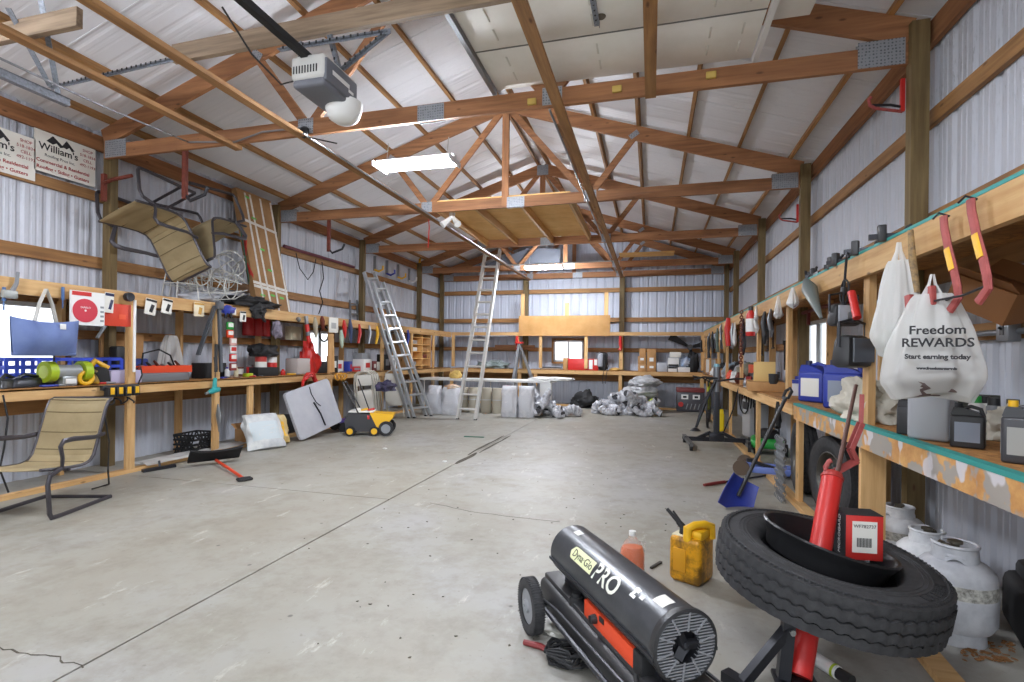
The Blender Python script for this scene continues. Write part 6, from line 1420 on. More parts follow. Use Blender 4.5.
# extension ladder on the left
La, Lb = at(410, 417, z=0), at(427, 415, z=0)
Ta, Tb = at(364, 272, x=-5.72), at(374, 272, x=-5.72)
La, Lb = V((-4.92, 9.75, 0)), V((-4.78, 10.15, 0)); 
La, Lb = at(409, 418, z=0), at(426, 416, z=0); Ta = at(364, 272, x=-5.66); Tb = at(374, 272, x=-5.66)
ladder('extension_ladder', 'grey extension ladder leaning on the left wall post', La, Lb, Ta, Tb, 11, (.08, .03), ALU)
off = V((.11, .03, 0)); d0 = (Ta-La)
ladder('extension_ladder', 'grey fly section leaning beside the left extension ladder', La+off+d0*.0, Lb+off, La.lerp(Ta, .93)+off, Lb.lerp(Tb, .93)+off, 10, (.07, .028), ALU)
# tall white ladder leaning on the fourth truss
f0, f1 = at(459, 418, z=0), at(474, 419, z=0)
f0, f1 = at(457.5, 419, z=0), at(475.5, 420, z=0)
yt = f0.y+1.75
t0_, t1_ = at(486, 250, y=yt), at(500, 250, y=yt)
ladder('straight_ladder', 'tall white ladder leaning on the roof truss in mid floor', f0, f1, t0_, t1_, 13, (.09, .055), WALU)
# small step ladder on the end bench and short ladder hung on the left wall
fa, fb = at(511.5, 392, y=12.95), at(537, 392, y=12.95); tp = at(519, 343, y=13.12)
t = T('step_ladder', 'small grey step ladder standing open behind the white table', 'ladder', (fa.x+.15, 13.0, 0), room=True)
for a in (V((fa.x-.05, 12.9, .0)), V((fb.x+.12, 12.9, .0))):
    for dy in (0, .3): b = B(); b.bar(a+V((0, dy, 0)), tp+V((0, dy*.2, 0)), .06, .03); t.part('leg', b, mat('step_grey', '#8c8e92', .4, .5))
b = B(); b.box(tp+V((0, .05, .01)), (.2, .2, .05), None, .006); t.part('top_cap', b, RED)
ladder('wall_ladder', 'short grey ladder hung on the left wall behind the post', at(351, 330, x=-6.0), at(358, 330, x=-6.0), at(350, 300, x=-6.0), at(357, 300, x=-6.0), 3, (.04, .02), GMET)
# ---- things high on the left wall
b = B(); p, q = at(284, 246, x=-5.99), at(354, 267, x=-5.99); b.tube([p, q], .028, 8); one('fishing_rod', b, mat('rod_maroon', '#6a3440', .5), 'long dark pole lying along the upper left girt', 'pole')
b = B(); p = at(296, 253, x=-5.97); b.tube([p, p+V((0, .1, -.25)), p+V((.02, .3, -.42)), p+V((0, .48, -.25)), p+V((0, .55, .0))], .008, 6); one('power_cord', b, DBLK, 'black cord drooping from the pole on the left wall', 'cord')
b = B(); p = at(322, 262, x=-5.97); b.tube([p, p+V((.01, .04, -.3)), p+V((0, -.06, -.55)), p+V((.01, .02, -.75)), p+V((0, -.08, -.98))], .01, 6); one('power_cord', b, DBLK, 'black cord hanging straight below the pole', 'cord')
for i, u in enumerate((379, 391, 402, 413)):
    p = at(u, 252, x=-5.75); y = p.y; q = at(u, 266-.5*i+2*i, x=-5.75)
    t = T('ladder_hook', 'grey strap hook hanging under the left eave, %s from the near end' % ['first', 'second', 'third', 'fourth'][i], 'hook', V((-5.85, y, 3.44)), 0, 'hooks under the left eave'); b = B(); b.bar((0, 0, 0), (0, 0, -.32), .06, .02); t.part('strap', b, GMET); b = B(); b.tube([(0, 0, -.3), (.1, 0, -.34), (.2, 0, -.3), (.2, 0, -.22)], .022, 8); t.part('hook_end', b, (YEL, BLU, YEL, WHT)[i])
for lab, u, v, y in (('rusty bracket hanging from the nearest truss, holding the upside down chair', 185, 172, TY[0]+.04), ('rusty bracket hanging from the second truss', 329, 224, TY[1]+.04)):
    p = at(u, v, y=y); t = T('roof_hook', lab, 'hook', V((p.x, y, 3.43)), R(0), 'rusty roof hooks'); b = B(); b.bar((0, 0, .02), (0, 0, -.5), .05, .035); t.part('hanger', b, RUST); b = B(); b.tube([(0, 0, -.45), (.05, .02, -.52), (.22, .04, -.46), (.26, .04, -.38)], .018, 8); t.part('hook_end', b, BMET)
p = at(110, 185, x=-5.86); t = T('roof_hook', 'rusty bracket on the nearest left post carrying the chair', 'hook', V((-5.86, 4.3, p.z)), 0, 'rusty roof hooks'); b = B(); b.bar((0, 0, .1), (0, 0, -.2), .05, .035); t.part('hanger', b, RUST); b = B(); b.tube([(0, 0, 0), (.15, -.02, .02), (.4, .0, .05)], .02, 8); t.part('arm', b, RUST)
p, q = at(422, 245, y=TY[3]-.05), at(419, 266, y=TY[3]-.05); b = B(); b.bar(p+V((0, 0, .05)), q, .05, .03); b.tube([q, q+V((-.12, 0, .02)), q+V((-.15, 0, .1))], .02, 6); one('yellow_level', b, YEL, 'yellow strap hook hanging from the fourth truss', 'hook')
b = B(); p, q = at(428, 208, y=TY[1]+.3), at(428, 248, y=TY[1]+.3); b.tube([p, p.lerp(q, .5)+V((.02, 0, 0)), q], .008, 6); one('pull_cord', b, RED, 'thin red pull cord hanging left of the plywood loft', 'cord')
# ================================================================ under the roof
def boardx(name, lab, x0, x1, y, z, h=.14, d=.04, m='greyx', dz=0):
    b = B(); b.bar((x0, y, z), (x1, y, z+dz), d, h, (0, 0, 1)); return one(name, b, W[m], lab, 'board', smooth=0)
boardx('support_beam', 'weathered grey board crossing under the roof, carrying the door opener', -3.5, -.82, 3.07, 3.54, .13, dz=.03)
boardx('support_beam', 'short weathered grey board at the top left carrying the door track', -5.2, -3.72, 2.56, 3.53, .13)
# perforated angle hangers
ANG = mat('perforated_steel', '#8e939c', .45, .5, 60, '#6a6e76')
def angle(name, lab, pts, group='galvanised hanger angles', w=.035):
    t = T(name, lab, 'hanger', pts[0], room=True, group=group)
    for p, q in zip(pts, pts[1:]):
        b = B(); b.bar(p, q, w, .004); b.bar(V(p)+V((w/2, 0, 0)), V(q)+V((w/2, 0, 0)), .004, w); t.part('angle_bar', b, ANG)
        b = B(); n = max(2, int((V(q)-V(p)).length/.05))
        for k in range(1, n): c = V(p).lerp(V(q), k/n); b.box(c+V((0, -.019, 0)), (.012, .003, .018))
        t.part('slots', b, DBLK, kind='stuff')
    return t
op = at(325, 84, z=3.2)
t = T('door_opener', 'grey and white garage door opener hanging from the weathered board', 'door opener', V((op.x, op.y, 3.1)), R(0))
b = B(); b.box((0, 0, .12), (.27, .4, .17), None, .035, 3); body = t.part('housing', b, mat('opener_grey', '#c9c8c4', .45))
b = B(); b.box((.0, .0, .02), (.25, .38, .06), None, .025, 3); b.box((.128, .0, .1), (.03, .37, .15), None, .012); t.part('dark_cover', b, mat('opener_dark', '#6a6c74', .5), label='dark underside cover')
b = B(); b.lathe([(.001, -.05), (.06, -.045), (.105, -.015), (.13, .05), (.135, .1), (.12, .105)], 24, TR((.04, .17, -.06)), caps=False); len_ = t.part('lamp_lens', b, WHT)
b = B()
for k in range(9): b.box((-.1+.022*k, -.2012, .1), (.008, .004, .05))
t.part('vents', b, DBLK, body, kind='stuff')
b = B(); b.box((.1445, -.02, .1), (.002, .2, .03)); b.box((.1445, .1, .07), (.002, .06, .02)); t.part('printed_panel', b, WHT, label='white print on the dark side')
b = B(); b.bar((-.02, -.15, .2), (-.06, -2.2, .24), .05, .045, (0, 0, 1)); t.part('rail', b, DBLK)
b = B(); b.tube([(-.1, -.1, .1), (-.2, -.2, .02), (-.26, -.4, .12), (-.3, -.6, .3)], .006, 6); t.part('cord', b, DBLK)
angle('hanger_angle', 'perforated steel angles holding the door opener to the board', [V((op.x+.09, 3.06, 3.48)), V((op.x+.09, op.y+.05, 3.27))])
angle('hanger_angle', 'perforated steel cross angle under the weathered board', [V((op.x-.3, 3.04, 3.42)), V((op.x+.55, 3.04, 3.42)), V((op.x+.12, op.y+.02, 3.3))])
angle('hanger_angle', 'short perforated angle left of the opener', [V((op.x-.14, 3.06, 3.46)), V((op.x-.12, op.y-.1, 3.28))])
# garage door lying open under the roof
DOORW = mat('door_white', '#f0eee8', .5, 0, 2, '#e6e3da')
t = T('garage_door', 'white sectional garage door lying open against the roof trusses', 'garage door', (-.3, 3, 3.63), room=True)
xa, xb = -1.33, .72
ys = [4.33, 3.74, 3.2, 2.66, 2.12, 1.58]
for y1, y0_ in zip(ys, ys[1:]):
    b = B(); b.box(((xa+xb)/2, (y0_+y1)/2, 3.645), (xb-xa, y1-y0_-.012, .035), None, .004); s_ = t.part('door_section', b, DOORW)
    b = B()
    for x in (-1.12, -.84, -.42, -.0, .38, .6):
        for dy in (-.12, .1): b.box((x, (y0_+y1)/2+dy, 3.6265), (.014, .13, .006), None, .002)
    t.part('embossing', b, mat('door_emboss', '#d6d3ca', .5), s_, kind='stuff')
b = B()
for y in ys[1:]: b.box(((xa+xb)/2, y, 3.628), (xb-xa, .012, .004))
t.part('section_seams', b, mat('seam_grey', '#6c6c6a', .7), kind='stuff')
b = B(); b.lathe([(.035, 0), (.03, -.006), (.001, -.006)], 16, TR((-.36, 3.55, 3.627))); t.part('lock_escutcheon', b, mat('old_brass', '#6e685c'))
for x in (xa-.03, xb+.03):
    b = B(); b.box((x, 2.9, 3.62), (.035, 2.9, .05)); t.part('door_track', b, GMET if x < 0 else WHT)
b = B(); b.box((.92, 3.55, 3.72), (.24, .9, .04), None, .004); one('door_panel', b, DOORW, 'edge of another white door panel right of the open door', 'door panel')
angle('hanger_angle', 'perforated angle hanging under the white door', [at(592, -4, z=3.6), at(597, 26, z=3.6)])
YW = mat('yellow_block', '#cdb05c', .6)
for i, u in enumerate((532, 617, 711)):
    p = at(u, 102-(u-532)*.148, y=TY[0]-.03); b = B(); b.box((p.x, TY[0]-.035, p.z), (.075, .03, .05), None, .004); one('wood_block', b, YW, 'yellow block on the nearest truss edge, %s under the white door' % ['left one', 'middle one', 'right one'][i], 'block', 'yellow blocks under the white door')
# door track on the far left
p, q = at(68, 103, x=-4.45), at(-30, 60, x=-4.45)
t = T('track', 'galvanised door track hanging at the top left', 'track', p, room=True); b = B(); b.bar(p, q, .05, .06); t.part('channel', b, ANG)
for (a_, c_) in (((58, 93), (40, -4)), ((50, 86), (8, 8))): b = B(); b.bar(at(*a_, x=-4.43), at(*c_, x=-4.25), .035, .006); t.part('strut', b, ANG)
# conduits
def pipe(lab, pts, r=.011, m=GMET): b = B(); b.tube(pts, r, 8); return one('conduit', b, m, lab, 'pipe')
pipe('thin grey conduit along the left brace board toward the end wall', [V((-3.22, 4.2, 3.39)), V((-3.22, 13.2, 3.385))])
pipe('thin grey conduit along the right brace board', [V((-.86, 4.3, 3.395)), V((-.86, 13, 3.39))])
pipe('thin conduit running from the left along the nearest truss', [at(-5, 56, x=-4.3), at(100, 105, x=-4.3), at(188, 142, y=4.29), at(235, 142, y=4.28), at(262, 132, y=4.27), at(300, 128, y=4.26)], .009)
pipe('white cable along the cross line behind the loft', [V((-3.3, 11.5, 3.4)), V((-2.4, 11.55, 3.41)), V((-.8, 11.5, 3.41))], .012, ALU)
b = B(); p = at(304, 132, y=4.28); b.blob(p, (.05, .04, .06), 3, .3, 2, 2); b.tube([p, p+V((.06, 0, -.06)), p+V((.3, .1, -.1))], .007, 6); one('wire_splice', b, DBLK, 'dark wire splice at the nearest truss node', 'wire')
# twin spot on the loft
p = at(452, 217, z=3.44); t = T('spot_lamp', 'white twin spot lamp under the left edge of the plywood loft', 'lamp', (p.x, p.y, 3.4), 0)
b = B(); b.cyl((0, 0, .1), (0, 0, .02), .05, .04, 14); t.part('base', b, WHT)
for s in (-1, 1): b = B(); b.cyl((s*.03, 0, .02), (s*.13, -.08, -.1), .03, .055, 14); t.part('spot_head', b, WHT)
# boards stored on the far trusses
p, q = at(620, 268, y=12.43), at(674, 253, y=12.43); b = B(); b.box(((p.x+q.x)/2, 12.3, 3.68), (q.x-p.x, .5, .02), TR((0, 0, 0))); one('plywood_offcut', b, PLY, 'plywood offcut stored on the fourth roof truss', 'board')
b = B(); z0 = 3.585; b.prism([(-4.3, z0), (-2.2, z0), (-2.2, 3.95), (-3.0, 4.0)], 12.55, 12.57, M.Rotation(PI/2, 4, 'X') @ M.Diagonal((1, 1, -1, 1))); one('dark_board', b, mat('dark_sheet', '#4a4d55', .7), 'dark sheet standing on the fourth truss behind the ladder top', 'board')
p, q = at(470, 318, y=13.9), at(490, 318, y=13.9)
angle('hanger_angle', 'perforated strap between the two weathered boards', [at(50, 88, z=3.46), at(178, 58, z=3.46)])
# ================================================================ end of the room: on the floor
t = T('white_table', 'long white folding table standing in front of the end bench', 'table', (-3.5, 11.4, 0), room=True)
ta, tb_ = at(425, 387, y=11.6), at(553, 386, y=11.5); zt = .72
b = B(); b.bar(V((ta.x, 11.65, zt)), V((tb_.x, 11.55, zt)), .7, .045, (0, 0, 1)); t.part('tabletop', b, WHT)
for x in (ta.x+.1, tb_.x-.1, (ta.x+tb_.x)/2):
    b = B(); b.tube([(x, 11.35, 0), (x, 11.35, zt-.02)], .014, 8); b.tube([(x, 11.85, 0), (x, 11.85, zt-.02)], .014, 8); b.tube([(x, 11.35, .3), (x, 11.85, .3)], .012, 8); t.part('leg_frame', b, WHT)
b = B(); b.box((tb_.x-.12, 11.25, .42), (.26, .02, .56), None, .004); t.part('hanging_cloth', b, WHT)
DRUM = mat('tan_drum', '#b4ad9c', .5)
for i, (u0, u1) in enumerate(((458, 466.5), (467.5, 477), (479.5, 490), (491, 501.5))):
    p, q = at(u0, 413, y=11.0), at(u1, 413, y=11.0); r = (q.x-p.x)/2
    t = T('fibre_drum', 'tan drum under the white table, %s from the left' % ['first', 'second', 'third', 'fourth'][i], 'drum', ((p.x+q.x)/2, 11.1, 0), 0, 'tan drums')
    b = B(); b.lathe([(r*.97, 0), (r, .01), (r, .56), (r*.97, .565), (.001, .565)], 28); t.part('shell', b, DRUM); b = B()
    b.lathe([(r*1.01, .29), (r*1.03, .3), (r*1.01, .31)], 28, caps=False); t.part('hoop', b, ALU)
WSK = mat('white_woven', '#dcdce0', .6, 0, 9, '#c4c6cc')
sk = (( -4.62, 10.55, .34, .62, .3, 'narrow white sack at the left end of the white table'), (-4.2, 10.5, .42, .6, .34, 'white sack with orange top beside the tall ladder'), (-2.9, 10.55, .36, .66, .34, 'white sack right of the tan drums'), (-2.54, 10.6, .36, .66, .32, 'white sack before the right table leg'))
for x, y, w, h, d, l in sk: sack(l, (x, y, 0), w, h, d, 0, R(8*rnd.random()), WSK, 'white sacks at the end table', mk=mat('sack_grey_print', '#cfd0d6', .7))
heap('orange_rags', 'orange and white rags on top of the sack by the tall ladder', 'rags', (-4.2, 10.55, .56), (.17, .14, .06), mat('rag_orange', '#d8a070', .8, 0, 9, '#e4ded0'), 4)
heap('sheet_pile', 'white crumpled sheet lying on the white table', 'sheet', (-2.2, 11.55, .745), (.5, .25, .05), WHT, 7)
heap('carton_scrap', 'yellow scrap standing behind the white sacks', 'scrap', (-4.5, 11.5, .745), (.14, .1, .12), mat('scrap_yellow', '#cfae62', .8), 3)
# flexible duct in two heaps
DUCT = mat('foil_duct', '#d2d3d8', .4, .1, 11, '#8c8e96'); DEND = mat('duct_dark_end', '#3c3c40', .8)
def duct(label, p, a, L, r, tilt, seed, group):
    t = T('flexible_duct', label, 'duct', X=TR(p, a, 0, tilt), group=group)
    n = 14; pts = []; rs = []
    for i in range(n+1):
        f = i/n; pts.append((L*(f-.5), .1*L*math.sin(f*3+seed), .06*math.sin(f*4+seed*2))); rs.append(r*(1+.13*math.sin(i*2.4+seed)+.1*NZ.noise(V((i, seed, 0)))))
    b = B(); b.tube(pts, rs, 12); t.part('sleeve', b, DUCT)
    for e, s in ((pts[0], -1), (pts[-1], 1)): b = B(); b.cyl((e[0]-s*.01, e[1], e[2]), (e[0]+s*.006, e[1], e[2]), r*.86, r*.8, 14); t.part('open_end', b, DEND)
    return t
def pile(c, n, w, h, d, group, seed):
    rr = random.Random(seed); k = 0
    words = ['at the far left', 'at the far right', 'front far left', 'front far right', 'second layer far left', 'back middle', 'lowest at the left', 'low left', 'low in the middle', 'low right', 'lowest at the right', 'front left', 'front middle', 'front right', 'second layer left', 'second layer middle', 'second layer right', 'back left', 'back right', 'upper left', 'upper middle', 'topmost']
    for i in range(n):
        f = (i+.5)/n; lay = 0 if f < .5 else (1 if f < .8 else 2); m_ = [.5, .3, .2][lay]*n
        j = i - [0, .5*n, .8*n][lay]; x = c[0]+(j/max(m_-1, 1)-.5)*w*[1, .7, .4][lay]; y = c[1]+rr.uniform(-.5, .5)*d
        duct('grey foil duct piece, %s of the %s heap' % (words[(i*5) % 22], group), (x, y, .12+h*lay), rr.uniform(-1.6, 1.6), rr.uniform(.26, .42), rr.uniform(.07, .1), rr.uniform(-.7, .7), i+seed, 'duct pieces in the %s heap' % group)
c1 = at(546, 412, z=0); pile((c1.x, 10.9), 20, .95, .13, .55, 'left', 5)
c2 = at(628, 410, z=0); pile((c2.x+.0, 11.9), 22, 1.25, .14, .6, 'right', 9)
duct('single short foil duct piece lying apart between the two heaps', (at(578, 412, z=0).x, 11.1, .1), .5, .34, .1, 0, 3, None)
b0_ = at(640, 392, y=12.75)
for i, (dx, z, l) in enumerate(((-.32, .18, 'grey duct bag on the floor behind the right duct heap'), (.02, .36, 'white duct bag on top of the right heap'), (.12, .58, 'topmost pale bag on the right heap'))):
    b = B(); b.blob((b0_.x+dx, 12.75, z+.12), (.36, .28, .15), i+3, .4, 1.8, 4); one('duct_bag', b, mat('bag_pale', '#c9cacc', .45, .1, 8, '#a6a8ac'), l, 'bag', 'pale bags on the right duct heap', smooth=70)
b = B(); b.blob((b0_.x+.3, 12.45, .2), (.1, .12, .14), 4, .4, 2, 3); one('lime_bag', b, LIME, 'lime green scrap poking out of the right duct heap', 'scrap')
p = at(586, 404, y=13.3); heap('black_bag', 'black bag on the floor under the end bench', 'bag', (p.x, 13.15, .0), (.34, .25, .26), DBLK, 5, amp=.5)
t = T('tool_chest', 'dark tool chest with red lid under the end bench at the right', 'tool chest', (at(690, 408, y=13.1).x, 13.15, 0), 0)
b = B(); b.box((0, 0, .24), (.62, .36, .46), None, .015); body = t.part('chest', b, mat('chest_grey', '#4a4a50', .45)); b = B(); b.box((0, 0, .52), (.64, .38, .1), None, .015); t.part('lid', b, mat('chest_red', '#7a3434', .5))
for x in (-.13, .13): b = B(); b.box((x, -.182, .36), (.16, .006, .11)); t.part('pale_panel', b, WHT, body); b = B(); b.box((x, -.186, .36), (.08, .006, .05)); t.part('panel_window', b, DBLK, body)
b = B(); b.cyl((-.22, -.18, .18), (-.22, -.2, .18), .06, n=16); t.part('red_reel', b, RED, body)
for k in range(5): b = B(); b.bar((-.1+.09*k, -.186, .06), (-.06+.09*k, -.186, .2), .012, .02); t.part('tool', b, GMET, body)
b = B(); p = at(474, 437, z=.004); b.bar(p+V((-.16, -.01, .003)), p+V((.16, .02, .003)), .05, .008); one('green_scrap', b, mat('scrap_green', '#3c6e5c', .7), 'small green strip lying alone on the middle of the floor', 'scrap')
for i, (u, v) in enumerate(((445, 462), (385, 449))): p = at(u, v, z=0); b = B(); b.blob((p.x, p.y, .008), (.03, .022, .01), i, .4, 2, 2); one('paper_scrap', b, WHT, 'tiny white paper scrap on the floor %s' % ('left of the wide crack' if i == 0 else 'before the ladders'), 'scrap')
# ================================================================ on the end bench
ze = .941
def EB(u, v=365): return at(u, v, y=YBF+.22)
def ebox(lab, u0, u1, v0, v1, m_, y=YBF+.22, d=.3, marks=(), z0=None, group='cartons on the end bench', name='carton_box'):
    p, q = at(u0, v0, y=y-d/2), at(u1, v1, y=y-d/2); z0 = ze if z0 is None else z0
    h = p.z-max(q.z, z0-.02); mk = []
    for (cx, cz, w, h_, mm, nm) in marks: mk.append(('f', cx*(q.x-p.x), cz*h, w*(q.x-p.x), h_*h, mm, nm))
    return box_item(name, lab, 'box', ((p.x+q.x)/2, y, z0), (q.x-p.x, d, h), 0, m_, group, marks=mk), z0+h
LABL = [(0, .6, .45, .3, WHT, 'label')]
_, z1 = ebox('tan carton, lower left of the four stacked cartons', 638, 646.5, 363.5, 371, KRAFT, marks=LABL)
_, z2 = ebox('tan carton, lower right of the four stacked cartons', 647, 656, 363.5, 371, KRAFT, marks=LABL)
ebox('tan carton, upper left of the four stacked cartons', 638, 646, 355, 363, KRAFT, marks=LABL, z0=z1+.002)
ebox('tan carton, upper right of the four stacked cartons', 647, 656, 348, 363, KRAFT, marks=[(0, .3, .45, .25, WHT, 'label')], z0=z2+.002)
ebox('small flat tan carton on the upper left stacked carton', 639.5, 646, 347, 354.6, KRAFT, z0=z1+(z1-ze)+.01, d=.22)
ebox('white carton with dark stripe, low in the middle of the end bench', 668, 677, 366, 371, WHT, marks=[(0, .85, .95, .3, DBLK, 'stripe')])
_, z3 = ebox('white carton right of the striped one', 678, 690, 366, 371, WHT)
ebox('white carton on the striped carton', 668, 679, 358, 366, WHT, z0=ze+.15, marks=[(0, .1, .9, .2, DBLK, 'stripe')])
ebox('pale carton topmost over the white cartons', 670, 681, 352.5, 358, PAPER, z0=ze+.36)
ebox('grey crumpled carton left of the white cartons', 657, 667, 362, 371, mat('pale_grey_card', '#b8bcc4', .6))
heap('blue_bag', 'blue and white bag on the white carton', 'bag', (EB(684).x, YBF+.25, ze+.14), (.18, .14, .16), mat('bag_blue_pale', '#8aa4c8', .6, 0, 8, '#d4d8e0'), 4)
heap('black_bag', 'black bag at the right of the white cartons on the end bench', 'bag', (EB(693).x, YBF+.25, ze), (.14, .14, .34), DBLK, 9)
t = T('fan_blade', 'dark propeller shaped blade standing over the white cartons', 'fan', (EB(690).x, YBF+.3, ze+.5), 0)
c_ = V((0, 0, .12))
b = B(); b.cyl((0, -.06, .12), (0, .06, .12), .07, n=18); t.part('hub', b, BLK)
for dx, dz in ((-.48, .28), (.5, .12), (.1, -.5)):
    b = B(); d_ = V((dx, 0, dz)).normalized(); s_ = V((-d_.z, 0, d_.x)); L_ = V((dx, 0, dz)).length
    b.slab(lambda a, c: c_+d_*(.05+(L_-.05)*a)+s_*((c-.5)*(.05+.16*a))+V((0, .05*(c-.5), 0)), 8, 4, .01); t.part('blade', b, DBLK)
tb, _ = ebox('red carton with white panel beside the small end window', 568, 598, 357, 369, RED, marks=[(.26, .5, .12, .8, WHT, 'panel'), (.42, .7, .1, .5, PAPER, 'panel')])
b = B(); d_ = tb.o.children[0].dimensions; 
ebox('tan end piece at the left of the red carton', 563, 567.6, 357, 369, KRAFT)
bp = EB(603.5)
t = T('backpack', 'grey and black backpack hanging at the end bench beside the red carton', 'backpack', (bp.x, YBF-.02, ze+.02), 0)
b = B(); b.box((0, .06, .22), (.24, .18, .46), None, .07, 3); t.part('pack', b, DBLK); b = B(); b.box((-.06, -.04, .25), (.14, .06, .34), None, .03, 3); t.part('front_pocket', b, mat('pack_grey', '#9a9ca4', .7))
for s in (.02, .1): b = B(); b.tube([(s, -.05, .4), (s+.05, -.08, .1), (s, -.06, -.1), (s-.02, -.06, -.35)], .008, 6); t.part('strap', b, BLK)
heap('yellow_cloth', 'small tan cloth lying right of the backpack', 'cloth', (EB(615).x, YBF+.15, ze), (.14, .1, .05), mat('cloth_tan', '#c8a058', .8), 2)
heap('tarp', 'grey green folded tarp on the end bench by the step ladder', 'tarp', (at(494, 364, y=13.6).x, 13.62, ze), (.42, .25, .14), mat('tarp_green', '#9aa4a4', .6, 0, 6, '#5c6c66'), 6, amp=.5)
for i, v in enumerate((0, 1, 2)):
    p, q = at(541, 366, y=13.6), at(562, 366, y=13.6); b = B(); b.bar((p.x, 13.5+.1*i, ze+.02+.035*(i % 2)), (q.x, 13.52+.1*i, ze+.02+.035*(i % 2)), .05, .03); one('batten', b, (W['greyx'], BMET, ALU)[i], ['grey batten', 'dark steel batten', 'pale metal batten'][i]+' lying on the end bench under the small window', 'batten', 'battens on the end bench')
p, q = at(494, 346, y=13.75), at(534, 343, y=13.75); b = B(); b.bar((p.x, 13.85, 1.53), (q.x, 13.85, 1.53), .03, .13); one('dark_plank', b, W['trussx'], 'dark brown plank fixed on the end wall behind the tall ladder', 'plank')
for u, l in ((620.5, 'red caulking tool hanging on the end rail beside the stacked cartons'), (517, 'red clamp hanging on the end rail by the step ladder')):
    p = at(u, 336, y=YBF-.03); b = B(); b.tube([p+V((0, 0, -.0)), p+V((0, 0, -.2)), p+V((.02, 0, -.3)), p+V((-.02, 0, -.36))], [.035, .045, .03, .05], 8); one('hand_tool', b, RED, l, 'tool')
# ================================================================ smaller things along the benches
def jar(label, p, r, h, m, cap, group):
    t = T('jar', label, 'jar', p, 0, group); b = B(); b.lathe([(r*.95, 0), (r, .005), (r, h*.8), (r*.8, h*.88)], 18); t.part('glass', b, m)
    b = B(); b.cyl((0, 0, h*.86), (0, 0, h), r*.84, n=16); t.part('lid', b, cap)
def tin(label, p, r, h, m, lab, group):
    t = T('tin_can', label, 'can', p, 0, group); b = B(); b.lathe([(r, 0), (r*1.03, .004), (r, .01), (r, h-.01), (r*1.03, h-.004), (r*.97, h), (r*.95, h-.008), (.001, h-.008)], 18); t.part('can', b, m)
    b = B(); b.lathe([(r*1.01, h*.2), (r*1.01, h*.8)], 18, caps=False); t.part('label', b, lab)
GL = mat('dull_glass', '#b0b8b4', .2, alpha=.6)
lead = [(2.05, 'left of the shears'), (2.6, 'before the window'), (3.05, 'between tote bag and grinder'), (4.0, 'by the first left stud'), (4.62, 'behind the tool tray'), (5.05, 'left of the second left stud'), (5.8, 'under the leaning level'), (6.3, 'below the red cylinders'), (6.75, 'below the mesh basket'), (7.5, 'by the red garden bag'), (7.95, 'by the notice stud')]
kinds = [('tin', GMET, RED, 'grey tin with red label'), ('jar', GL, GMET, 'glass jar of screws'), ('tin', BLU, WHT, 'blue tin with white label'), ('jar', GL, RED, 'glass jar with red lid'), ('tin', mat('coffee_tin', '#5c3a2a', .5), PAPER, 'brown coffee tin')]
for i, (y, w_) in enumerate(lead):
    for j in range(2):
        k, m1, m2, l = kinds[(i*2+j) % 5]; p = (-5.88+.05*j, y+.14*j, zl)
        (tin if k == 'tin' else jar)('%s on the left bench, %s' % (l, w_), p, .05, .13+.03*j, m1, m2, 'cans and jars at the back of the left bench')
# pliers, wrenches and cables strewn on the left bench
def pliers(label, p, rz, m):
    t = T('pliers', label, 'pliers', p, rz, 'hand tools strewn on the left bench')
    for s in (-1, 1): b = B(); b.tube([(0, 0, .012), (-.06, s*.022, .012), (-.14, s*.03, .012)], .011, 6); t.part('handle', b, m)
    b = B(); b.tube([(-.01, 0, .012), (.03, .006, .012), (.07, 0, .012)], [.018, .014, .006], 6); t.part('jaws', b, GMET)
def wrench(label, p, rz):
    t = T('wrench', label, 'wrench', p, rz, 'hand tools strewn on the left bench'); b = B(); b.box((0, 0, .008), (.2, .022, .01), None, .003); t.part('handle', b, CHR)
    for s in (-1, 1): b = B(); b.tube([(s*.11+.022*math.cos(a), .022*math.sin(a), .008) for a in [R(40)+R(280)*k/10 for k in range(11)]], .007, 5); t.part('jaw', b, CHR)
for i, (y, w_) in enumerate(((2.3, 'beside the black shears'), (2.85, 'left of the grinder'), (3.6, 'right of the grinder'), (4.05, 'above the charger strip'), (4.75, 'before the grey tool case'), (5.6, 'right of the second stud'), (6.1, 'before the lime green tool'), (7.0, 'before the plastic bin'), (8.3, 'before the cartons'))):
    pliers('%s handled pliers lying %s' % (['red', 'yellow', 'blue'][i % 3], w_), (-5.44, y, zl), rnd.uniform(0, 3), (RED, YEL, BLU)[i % 3]); wrench('chrome wrench lying ' + w_, (-5.5, y+.16, zl), rnd.uniform(0, 3))
for i, (y, m_, l) in enumerate(((3.35, DBLK, 'black tangled cable left of the grinder'), (4.1, DBLK, 'black tangled cable by the first left stud'), (3.75, mat('cable_yellow', '#e0a030'), 'yellow tangled cable right of the grinder'), (7.25, DBLK, 'black tangled cable by the plastic bin'))):
    b = B(); b.tube([(-5.62+.1*math.sin(a*.9+i), y+.12*math.cos(a*.7), zl+.012+.05*abs(math.sin(a*.37))) for a in range(60)], .008, 6); one('cable', b, m_, l, 'cable', 'tangled cables on the left bench')
b = B(); b.box((0, 0, .06), (.3, .16, .12), TR((-5.55, 3.88, zl), R(60)), .04, 3, .7); b.tube([(-5.62, 3.75, zl+.1), (-5.55, 3.85, zl+.2), (-5.48, 3.97, zl+.12)], .022, 8); one('jigsaw', b, mat('tool_yellow_black', '#4a4028', .5, 0, 9, '#d8a828'), 'yellow and black power tool between the grinder and the first left stud', 'power tool')
